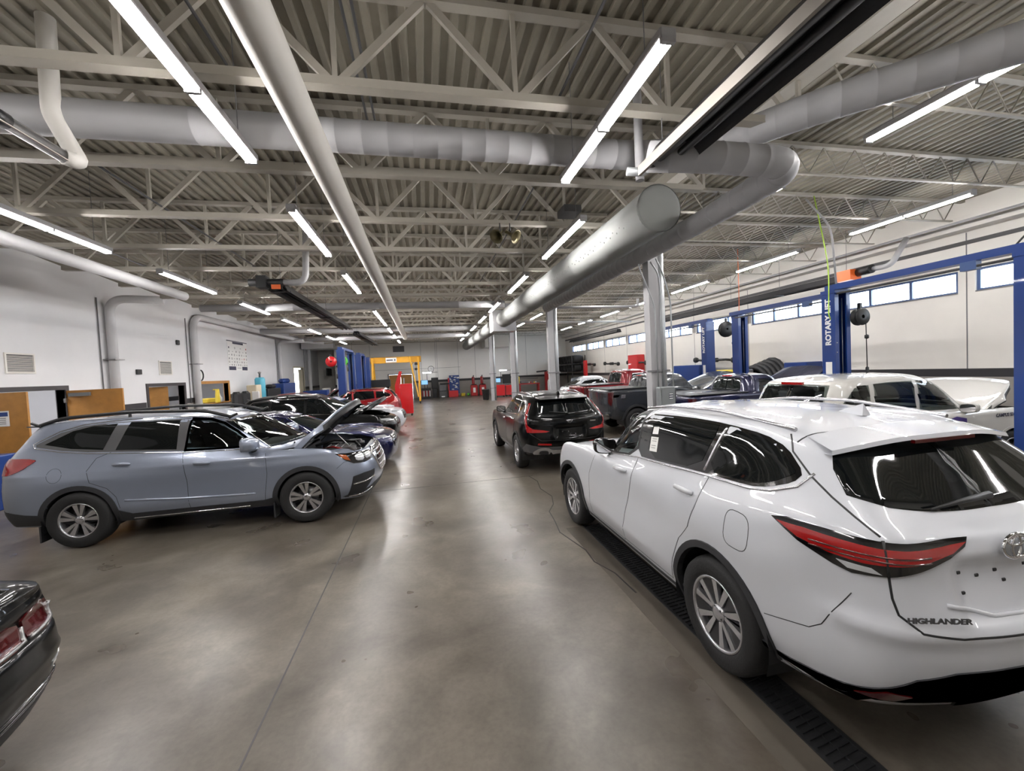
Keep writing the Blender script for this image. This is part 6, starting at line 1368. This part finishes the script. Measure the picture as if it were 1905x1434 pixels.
# ================================================================ BACK WALL EQUIPMENT
o = empty('gantry_crane', 'yellow gantry crane standing across the far end of the left bay', 'crane', (0, 33, 0))
Bx('crane_beam', (-4.1, -.09, 3.20), (-.35, .09, 3.62), 'crane_yellow', o); Bx('bottom_flange', (-4.1, -.14, 3.18), (-.35, .14, 3.20), 'crane_yellow', o); Bx('top_flange', (-4.1, -.14, 3.62), (-.35, .14, 3.64), 'crane_yellow', o)
for x0, s in ((-.55, 1), (-3.95, 1)):
    for dy in (-1.1, 1.1): MB().bar((x0, dy*.15, 3.55), (x0+.0, dy, .25), .13, .09).build('crane_leg', 'crane_yellow', o)
    MB().bar((x0, -1.2, .24), (x0, 1.2, .24), .14, .12).build('foot_beam', 'crane_yellow', o)
    for dy in (-1.1, 1.1): MB().lathe([(.02, -.03), (.10, -.03), (.10, .03), (.02, .03)], 16, 'x', (x0, dy, .10)).box((x0-.05, dy-.05, .16), (x0+.05, dy+.05, .2)).build('caster', 'black_metal', o)
MB().bar((-.62, 0, 3.5), (-1.15, -.1, 2.9), .08, .06).build('brace', 'crane_yellow', o); MB().bar((-1.2, -.12, 3.62), (-.66, -1.05, .5), .10, .07).build('brace', 'crane_yellow', o)
MB().bbox((-.85, -.12, 2.95), (-.62, .12, 3.15), .02).build('hoist', 'black_metal', o); MB().bbox((-.85, -.1, 2.55), (-.66, .1, 2.72), .02).build('hook_block', 'black_metal', o); Tb('chain', [(-.74, 0, 2.95), (-.74, 0, 1.2)], .02, 'dark_grey', o, 6)
sg = Bx('sign', (-2.98, -.165, 3.22), (-2.18, -.15, 3.58), 'paper', o); Bx('sign_band', (-2.92, -.170, 3.36), (-2.45, -.165, 3.44), 'navy', sg); Bx('sign_mark', (-2.34, -.170, 3.33), (-2.26, -.165, 3.47), 'navy', sg)
T(Tb('crane_chain', [(.0, 33.0, 0), (0, 33, .01)], .01, 'steel', None, 6), 'x', 'x') if False else None
o = empty('wall_clock', 'round white clock on the back wall above the computer cart', 'clock', (.46, YB-.03, 2.66)); MB().lathe([(.25, -.03), (.28, -.03), (.28, .03), (.25, .03)], 32, 'y', close=True).build('clock_rim', 'black_plastic', o); MB().lathe([(.0005, -.01), (.25, -.01)], 32, 'y').build('clock_face', 'paper', o)
Bx('hour_hand', (-.01, -.02, 0), (.01, -.015, .13), 'black_metal', o); Bx('minute_hand', (0, -.02, -.01), (.19, -.015, .01), 'black_metal', o)
T(MB().box((-2.85, YB-.03, 4.35), (-1.85, YB, 4.88)).build('wall_vent', 'mid_grey'), 'grey rectangular vent high on the back wall', 'vent')
o = empty('computer_cart', 'dark computer cart with a blue screen and a lit lamp arm near the back wall', 'cart', (-.5, 37.6, 0))
MB().bbox((0, 0, .0), (.85, .6, .95), .03).build('cart_body', 'black_metal', o); Bx('monitor', (.0, .1, 1.25), (.62, .16, 1.68), 'black_plastic', o); Bx('screen', (.03, .09, 1.28), (.59, .1, 1.65), 'screen', o); Bx('stand', (.28, .1, .95), (.34, .16, 1.25), 'black_metal', o)
Tb('lamp_pole', [(.55, .2, .9), (.55, .2, 2.3)], .025, 'black_metal', o, 8); Bx('lamp_tube', (.2, .15, 2.28), (.95, .22, 2.36), 'panel_light', o); Tb('lamp_arm', [(.95, .2, 2.32), (1.5, .2, 2.34)], .02, 'dark_grey', o, 6)
for k in range(6): Bx('red_bottle', (.05+.13*k, -.02, .2), (.12+.13*k, .0, .72), 'red_tool' if k % 2 == 0 else 'paper', o)
T(MB().bbox((.42, 38.3, .85), (1.05, 38.45, 1.85), .03).box((.5, 38.25, 0), (.9, 38.5, .85)).build('machine_screen', 'black_plastic'), 'large black flat panel on a stand beside the computer cart', 'machine')
o = empty('wheel_balancer', 'dark grey wheel balancer machine near the back wall', 'machine', (1.05, 37.6, 0)); MB().bbox((0, 0, 0), (.72, .6, .6), .05).build('base', 'dark_grey', o); MB().bbox((.05, .1, .6), (.65, .6, 1.25), .04).build('cabinet', 'mid_grey', o); MB().bbox((.1, -.05, 1.2), (.95, .2, 1.32), .03).build('guard', 'black_plastic', o); Bx('foot_label', (.2, -.01, .05), (.5, 0, .15), 'paper', o)
o = empty('banner_stand', 'blue and white patterned display panel against the back wall', 'banner', (2.02, 38.0, 0)); Bx('panel', (0, 0, .3), (.92, .06, 1.98), 'lift_blue', o)
random.seed(3)
for k in range(22):
    x, z, a = random.uniform(.08, .84), random.uniform(.66, 1.9), random.uniform(.04, .13); q = MB().lathe([(.0005, 0), (a, 0), (a, .004)], 12, 'y').build('panel_blotch', 'paper', o); q.scale = (1, 1, .45); q.location = (min(max(x, a), .92-a), -.006, z)
Bx('red_edge', (-.12, .0, .6), (0, .05, 1.75), 'red_cab', o); Bx('sign_top', (.02, 0, 1.98), (.6, .04, 2.2), 'paper', o)
for k, (x, lab) in enumerate(((3.95, 'left of the two dark red tyre machines at the back wall'), (4.75, 'right of the two dark red tyre machines at the back wall'))):
    o = empty('tyre_machine', lab, 'machine', (x, 37.7, 0), group='tyre machines at the back wall'); MB().bbox((0, 0, 0), (.62, .6, 1.0), .05).build('base', 'red_tool', o); MB().bbox((.18, .4, 1.0), (.42, .6, 1.75), .03).build('tower', 'red_tool', o); MB().lathe([(.02, 1.0), (.26, 1.0), (.26, 1.06), (.02, 1.08)], 20, 'z', (.31, .2, 0)).build('turntable', 'black_metal', o)
    MB().bar((.3, .5, 1.75), (.3, .1, 1.85), .08, .08).build('arm', 'black_metal', o); Tb('post', [(.3, .12, 1.85), (.3, .12, 1.15)], .025, 'steel', o, 8); Bx('label', (.2, -.01, .3), (.42, 0, .75), 'paper', o)
T(MB().bbox((3.1, 38.6, .0), (3.5, 38.9, .26), .05).build('toolbox', 'yellow'), 'small yellow and grey box on the floor right of the banner', 'box')
T(MB().lathe([(.0005, 0), (.12, .03), (.16, .12), (.1, .24), (.0005, .27)], 16, 'z', (3.78, 38.5, 0)).build('green_canister', 'green'), 'small round green canister on the floor by the back wall', 'canister')
o = empty('trash_can', 'grey rubber trash can left of the fourth column', 'trash can', (4.35, 31.0, 0)); MB().lathe([(.0005, .04), (.22, .04), (.29, .80), (.31, .80), (.31, .84), (.27, .84), (.21, .08), (.0005, .08)], 24, 'z').build('can_body', 'dark_grey', o); MB().lathe([(.005, 0), (.05, 0), (.05, .04), (.005, .04)], 10, 'z', (.12, .1, 0)).build('wheel', 'black_metal', o)
o = empty('computer_cart', 'black computer cart with a lit lamp arm between the third and fourth columns', 'cart', (6.5, 37.0, 0)); MB().bbox((.0, 0, .0), (.9, .6, .9), .03).build('cart_body', 'black_metal', o); Bx('monitor', (.3, .1, 1.0), (1.1, .16, 1.85), 'black_plastic', o); Bx('screen', (-.35, .1, 1.15), (.1, .12, 1.5), 'screen', o); Tb('lamp_pole', [(.2, .2, .9), (.2, .2, 2.2)], .025, 'black_metal', o, 8); Bx('lamp_tube', (.1, .15, 2.18), (.75, .22, 2.25), 'panel_light', o); Tb('lamp_arm', [(.75, .2, 2.2), (1.35, .2, 2.22)], .02, 'dark_grey', o, 6)
o = empty('parts_washer', 'red framed machine bench between the second and third columns', 'machine', (8.3, 36.9, 0)); Bx('bench_top', (0, 0, .82), (2.0, .7, .9), 'red_tool', o)
for x in (.05, 1.85): Bx('leg', (x, .05, 0), (x+.1, .65, .82), 'red_tool', o)
Bx('back_rail', (0, .62, 1.3), (2.0, .68, 1.36), 'dark_grey', o); MB().bbox((.2, .1, .9), (.9, .5, 1.15), .05).build('vise', 'mid_grey', o); Tb('yellow_strut', [(.1, .3, .9), (.1, .3, 1.55)], .05, 'yellow', o, 8)
for k in range(5): MB().lathe([(.0005, 0), (.05, 0), (.05, .12), (.02, .16), (.0005, .16)], 10, 'z', (1.05+.16*k, .3, .9)).build('small_jar', ('paper', 'red_tool', 'mid_grey', 'yellow', 'paper')[k], o)
o = empty('alignment_rack', 'dark red two-post machine frame left of the second column', 'machine', (10.9, 37.0, 0)); MB().bbox((0, 0, 0), (.35, .4, 1.9), .03).build('left_tower', 'red_tool', o); MB().bbox((.75, 0, 0), (1.0, .4, 1.7), .03).build('right_tower', 'red_tool', o); MB().bar((-.8, .2, 1.92), (.2, .2, 1.98), .12, .14).build('arm', 'black_plastic', o); MB().bar((.3, .2, 1.3), (.8, .2, 1.3), .1, .1).build('cross_bar', 'red_tool', o)
o = empty('gas_cylinder', 'white gas cylinder standing before the dark red frame', 'gas cylinder', (11.0, 36.2, 0)); MB().lathe([(.0005, 0), (.16, 0), (.17, .04), (.17, 1.0), (.12, 1.15), (.05, 1.2), (.05, 1.28), (.0005, 1.28)], 20, 'z').build('tank', 'paper', o); Tb('valve', [(0, 0, 1.25), (0, 0, 1.4)], .03, 'steel', o, 8)
# ================================================================ RIGHT WALL
def tyre(R=.36, w=.22):
    h = w/2; return MB().lathe([(.22, -h*.8), (R-.04, -h), (R, -h*.6), (R, h*.6), (R-.04, h), (.22, h*.8), (.20, 0)], 26, 'x', close=True)
T0 = None
o = empty('tyre_rack', 'dark steel rack of tyres in the far right corner', 'rack', (12.3, 33.6, 0))
for x in (0, 1.2):
    for y in (0, 4.6): Bx('upright', (x, y, 0), (x+.06, y+.06, 3.2), 'black_metal', o)
for z in (1.75, 2.45): Bx('shelf', (0, 0, z), (1.26, 4.66, z+.05), 'black_metal', o)
for z, ys in ((2.5, (33.9, 34.5, 35.2, 36.0, 36.8, 37.5)), (1.8, (33.9, 34.6, 35.3, 36.1, 36.9, 37.6))):
    for k, y in enumerate(ys):
        R_ = .36 if z > 2 else .30; t = tyre(R_, .9 if z > 2 else .8); q = t.build('tyre', 'rubber'); q.location = (12.9, y, z+R_+.005)
        T(q, 'black tyre lying on the %s shelf of the rack, %s from the camera' % ('upper' if z > 2 else 'lower', NTH[k]), 'tyre', 'tyres on the rack in the far right corner')
def arm_bar(y, z, L, lab):
    o = empty('wheel_clamp_arm', lab, 'wheel clamp', (13.35, y, z), group='black wheel clamp arms on the right wall')
    MB().tube([(-.05, -L/2, -.05), (-.05, -L*.3, .0), (-.05, L*.3, .0), (-.05, L/2, .05)], .055, 10).build('arm', 'black_plastic', o); MB().bbox((-.12, -.22, -.1), (.05, .22, .1), .03).build('center_block', 'black_metal', o)
    for s in (-1, 1): MB().lathe([(.005, -.08), (.12, -.08), (.14, .0), (.12, .08), (.005, .08)], 14, 'x', (-.06, s*L/2, s*.04)).build('end_pad', 'black_plastic', o)
    Bx('wall_bracket', (-.02, -.05, -.04), (.34, .05, .04), 'black_metal', o); return o
arm_bar(17.05, 2.18, 2.6, 'long black clamp arm on the right wall beside the lettered lift column'); arm_bar(24.3, 2.27, 2.3, 'black clamp arm in front of the red box on the right wall'); arm_bar(28.0, 2.30, 2.2, 'black clamp arm on the right wall, over the roof of the red pickup'); arm_bar(32.2, 2.35, 2.2, 'black clamp arm on the right wall nearest the tyre rack')
T(MB().bbox((13.15, 24.0, 1.7), (13.68, 25.2, 2.78), .02).build('wall_box', 'red_cab'), 'bright red box on the right wall behind a clamp arm', 'box'); T(MB().box((12.9, 32.1, 0), (13.1, 32.5, 2.7)).box((12.8, 32.0, 0), (13.2, 32.6, .03)).build('machine_post', 'red_cab'), 'red post machine beside the tyre rack', 'machine')
o = empty('blue_cabinet', 'light blue wall cabinet seen right of the nearest column', 'cabinet', (12.9, 17.6, 1.0)); MB().bbox((0, 0, 0), (.75, 2.1, .98), .02).build('cabinet_body', 'lift_blue', o); Bx('door', (-.012, .03, .03), (0, 2.07, .92), 'lift_blue', o); MB().box((.1, .1, -1.0), (.7, 2.0, 0)).build('cabinet_base', 'dark_grey', o)
T(MB().bbox((13.0, 11.95, .9), (13.68, 12.9, 1.95), .02).box((13.1, 12.0, 0), (13.6, 12.8, .9)).build('blue_cabinet', 'lift_blue'), 'blue cabinet on the right wall left of the raised blue hood', 'cabinet')
o = empty('hose_bundle', 'big black ribbed hose pile beside the blue lift column on the right wall', 'hose', (13.25, 13.9, 0))
for k in range(5): MB().tube([(-.0+.0, -.75+.1*k+.75*(1-cos(a))*.98, 1.0+(1.08-.07*k)*sin(a)) if True else 0 for a in np.linspace(0, pi, 12)], .10, 10).build('hose_loop', 'black_plastic', o).location = (-.12*k+.2, 0, 0)
MB().box((-.4, -.75, 0), (.35, .9, 1.0)).build('stand', 'black_metal', o)
T(MB().bbox((12.3, 14.0, 1.2), (12.7, 14.6, 1.75), .03).box((12.4, 14.1, 0), (12.6, 14.5, 1.2)).build('box', 'mid_grey'), 'grey box standing before the black hose pile', 'box')
T(MB().bbox((12.7, 15.2, 1.35), (13.4, 16.2, 1.72), .04).box((12.8, 15.3, 0), (13.3, 16.1, 1.35)).build('yellow_crate', 'yellow'), 'yellow crate between two blue lift columns on the right', 'crate')
T(MB().bbox((12.5, 16.4, 1.3), (12.9, 16.9, 2.0), .04).box((12.6, 16.5, 0), (12.8, 16.8, 1.3)).build('diagnostic_machine', 'black_plastic'), 'black machine head beside the lettered blue lift column', 'machine')
# ================================================================ LEFT WALL
o = empty('poster', 'tall white poster of small logo marks hung on the left wall', 'poster', (XL, 24.2, 2.88)); Bx('sheet', (.0, 0, 0), (.012, 2.35, 1.58), 'paper', o)
Bx('top_strip', (.012, -.08, 1.56), (.03, 2.38, 1.60), 'navy', o); Bx('title_bar', (.012, .6, 1.44), (.016, 1.9, 1.55), 'navy', o); Bx('bottom_block', (.012, .05, .02), (.016, .85, .22), 'navy', o); Bx('bottom_block', (.012, 1.62, .02), (.016, 2.3, .22), 'navy', o); Bx('footer_line', (.012, 1.0, .13), (.016, 1.5, .15), 'dark_grey', o)
random.seed(11)
for rI, (z, n) in enumerate(((1.22, 4), (1.02, 6), (.84, 8), (.64, 8), (.46, 8), (.30, 9))):
    for k in range(n):
        y = .14+(2.1/(n-1))*k; a = .07 if rI else .10; cc = 'navy' if (rI, k) in ((0, 0), (3, 0)) else 'red_tool' if (rI, k) in ((0, 3), (3, 5), (3, 6)) else 'dark_grey'
        if (k+rI) % 3 == 0: Bx('logo_mark', (.012, y-a*.5, z-.04), (.015, y+a*.5, z+.05), cc, o)
        elif (k+rI) % 3 == 1: MB().lathe([(.035, .0), (.055, .0), (.055, .003), (.035, .003)], 12, 'x', (.012, y, z), close=True).build('logo_mark', cc, o)
        else: Bx('logo_mark', (.012, y-a*.7, z-.012), (.015, y+a*.7, z+.012), cc, o)
for y0, y1, z0, z1, lab in ((12.45, 13.25, 2.68, 3.20, 'white framed louvre vent on the wall above the first wooden double door'), (18.42, 19.24, 2.64, 3.20, 'small framed louvre vent above the narrow door')):
    o = empty('wall_vent', lab, 'vent', (XL, y0, z0)); L, Hh = y1-y0, z1-z0
    for a, b in (((0, 0, 0), (.03, L, .04)), ((0, 0, Hh-.04), (.03, L, Hh)), ((0, 0, .04), (.03, .04, Hh-.04)), ((0, L-.04, .04), (.03, L, Hh-.04))): Bx('frame', a, b, 'wall_block', o)
    Bx('vent_back', (.0, .04, .04), (.004, L-.04, Hh-.04), 'dark_grey', o); mb = MB(); z = .06
    while z < Hh-.06: mb.bar((.014, .04, z), (.014, L-.04, z), .02, .012); z += .032
    mb.build('louvres', 'wall_block', o)
o = empty('wall_clock', 'round black-rimmed clock on the left wall between the pipe and the service window', 'clock', (XL+.03, 21.3, 2.62)); MB().lathe([(.22, -.03), (.26, -.03), (.26, .04), (.22, .04)], 28, 'x', close=True).build('clock_rim', 'black_plastic', o); MB().lathe([(.0005, .0), (.22, .0)], 28, 'x').build('clock_face', 'paper', o); Bx('hour_hand', (.005, -.01, 0), (.01, .01, .12), 'black_metal', o)
T(MB().bbox((XL, 19.65, 3.9), (XL+.07, 19.85, 4.1), .02).build('alarm_strobe', 'black_plastic'), 'small black and white alarm strobe on the left wall', 'alarm'); T(MB().bbox((XL, 17.1, 2.66), (XL+.06, 17.36, 2.84), .01).build('wall_speaker', 'black_plastic'), 'small black box on the left wall left of the narrow door frame', 'box')
o = empty('door_sign', 'white notice with a blue header on the near wooden door leaf', 'sign', (-9.35, 11.125, 1.46)); Bx('sheet', (-.12, -.006, 0), (.30, 0, .34), 'paper', o); Bx('header', (-.10, -.009, .22), (.28, -.006, .31), 'lift_blue', o)
for k in range(4): Bx('text_line', (-.08, -.009, .05+.04*k), (.24, -.006, .062+.04*k), 'mid_grey', o)
o = empty('tool_cabinet', 'blue cabinet with light drawer edges at the far left, behind the silver SUV', 'tool cabinet', (-8.98, 9.2, 0)); MB().bbox((0, 0, 0), (1.1, .6, 1.02), .02).build('cabinet_body', 'lift_blue', o)
for k in range(6): dr = Bx('drawer', (.04, -.012, .1+.15*k), (1.06, 0, .22+.15*k), 'lift_blue', o); Bx('drawer_pull', (.06, -.025, .205+.15*k), (1.04, -.012, .22+.15*k), 'paper', dr)
# bench along the left wall with its things
o = empty('workbench', 'light workbench along the left wall beyond the service window', 'workbench', (-9.9, 24.6, 0)); Bx('bench_top', (0, 0, 1.14), (.85, 7.4, 1.2), 'beige', o)
for y in (.05, 2.4, 4.8, 7.25): Bx('leg', (.7, y, 0), (.8, y+.1, 1.14), 'mid_grey', o); Bx('leg', (.05, y, 0), (.15, y+.1, 1.14), 'mid_grey', o)
def item(n, a, b, m, lab, cat, r=.03): return T(MB().bbox(a, b, r).build(n, m), lab, cat)
item('blue_bin', (-9.7, 28.9, 1.205), (-9.0, 31.3, 2.05), 'lift_blue', 'large blue box standing on the left workbench', 'box')
item('black_case', (-9.6, 26.2, 1.205), (-9.0, 28.3, 1.78), 'black_plastic', 'black case on the left workbench beside the blue box', 'case')
T(MB().lathe([(.0005, 0), (.24, 0), (.26, .04), (.26, 1.15), (.2, 1.25), (.0005, 1.25)], 20, 'z', (-9.3, 25.9, 1.205)).build('blue_drum', 'cyan'), 'light blue drum standing on the left workbench', 'drum')
T(MB().lathe([(.0005, 0), (.05, 0), (.05, .2), (.1, .28), (.0005, .33)], 12, 'z', (-9.3, 25.9, 2.457)).build('pump', 'steel'), 'small metal pump on top of the light blue drum', 'pump')
item('cardboard_box', (-9.6, 24.8, 1.205), (-9.1, 25.5, 2.05), 'beige', 'beige box on the near end of the left workbench', 'box'); item('white_container', (-9.3, 24.65, 1.205), (-8.95, 24.79, 1.7), 'paper', 'white jug at the near edge of the left workbench', 'jug')
item('helmet', (-9.5, 27.0, 1.785), (-9.1, 27.9, 2.02), 'black_metal', 'dark object lying on the black case', 'tool', .1); item('blue_model', (-9.5, 29.4, 2.055), (-9.1, 30.6, 2.35), 'lift_blue', 'blue and white appliance on top of the large blue box', 'appliance', .1)
for k, y in enumerate((22.6, 23.65)): o = empty('bucket_seat', ('nearer', 'farther')[k]+' of the two dark grey seats standing against the left wall', 'seat', (-9.6, y, 0), group='dark grey seats at the left wall'); MB().bbox((0, 0, 0), (.5, .7, 1.0), .05).build('box_base', 'mid_grey', o); MB().bbox((.1, .02, 1.0), (.4, .68, 1.75), .12).build('seat_back', 'black_plastic', o)
T(MB().prism([(22.2, 1.3), (22.55, 1.3), (22.5, 1.95), (22.3, 1.95)], -9.98, -9.90, 'x').box((-10.1, 22.32, 1.9), (-9.9, 22.4, 1.95)).build('yellow_cloth', 'yellow'), 'yellow cloth hanging on the left wall beside the service window', 'cloth')
item('yellow_bin', (-10.9, 22.4, 1.3), (-10.4, 23.4, 1.5), 'yellow', 'yellow tray on the sill inside the service window', 'tray'); T(MB().lathe([(.0005, 0), (.09, 0), (.1, .2), (.03, .3), (.02, .42), (.0005, .42)], 12, 'z', (XL+.02, 23.0, 1.302)).build('spray_bottle', 'paper'), 'white spray bottle on the wooden sill of the service window', 'bottle')
o = empty('parts_cabinet', 'blue cabinet with a round white emblem beyond the tall doorway', 'cabinet', (-8.1, 29.6, 0)); MB().bbox((0, 0, .5), (1.5, .7, 1.45), .02).build('cabinet_body', 'lift_blue', o); Bx('cabinet_base', (.05, .05, 0), (1.45, .65, .5), 'black_metal', o); MB().lathe([(.0005, -.006), (.15, -.006), (.15, 0)], 20, 'y', (.8, 0, 1.1)).build('round_emblem', 'paper', o); Bx('emblem_bar', (.6, -.006, .72), (1.0, 0, .84), 'paper', o)
T(MB().bbox((-9.0, 40.5, 2.5), (-8.85, 42.2, 3.2), .02).build('television', 'black_plastic'), 'dark television hung in the far left corner recess', 'television'); T(MB().bbox((-7.6, 37.9, .0), (-6.2, 38.6, 3.9), .02).build('storage_cabinet', 'wall_white'), 'tall white cabinet behind the left lift columns', 'cabinet')
T(MB().bbox((-8.4, 36.2, .0), (-7.9, 36.8, 1.45), .02).build('dispenser', 'wall_block'), 'beige appliance near the far left corner', 'appliance'); T(MB().lathe([(.2, -.1), (.38, -.11), (.4, 0), (.38, .11), (.2, .1)], 24, 'y', (-7.4, 36.0, .4), close=True).build('tyre', 'rubber'), 'loose tyre standing near the far left corner', 'tyre')
T(MB().bbox((-2.9, 30.0, 0), (-2.2, 30.6, 2.3), .03).build('door_panel_stand', 'red_cab'), 'narrow red panel standing before the wooden double doors', 'panel') if False else None
T(MB().prism([(-1.9, 1.62), (-1.65, 1.60), (-1.45, 2.42), (-1.62, 2.44)], 26.0, 26.05, 'y').box((-1.9, 25.9, 0), (-1.5, 26.1, 1.62)).build('red_lid', 'red_cab'), 'raised red lid behind the tall red tool cabinet', 'lid')
T(MB().bbox((-4.8, 31.2, 1.4), (-2.6, 31.6, 1.95), .02).box((-4.7, 31.3, 0), (-4.5, 31.5, 1.4)).box((-2.9, 31.3, 0), (-2.7, 31.5, 1.4)).build('black_board', 'black_plastic'), 'long black panel on legs behind the left lift columns', 'panel')
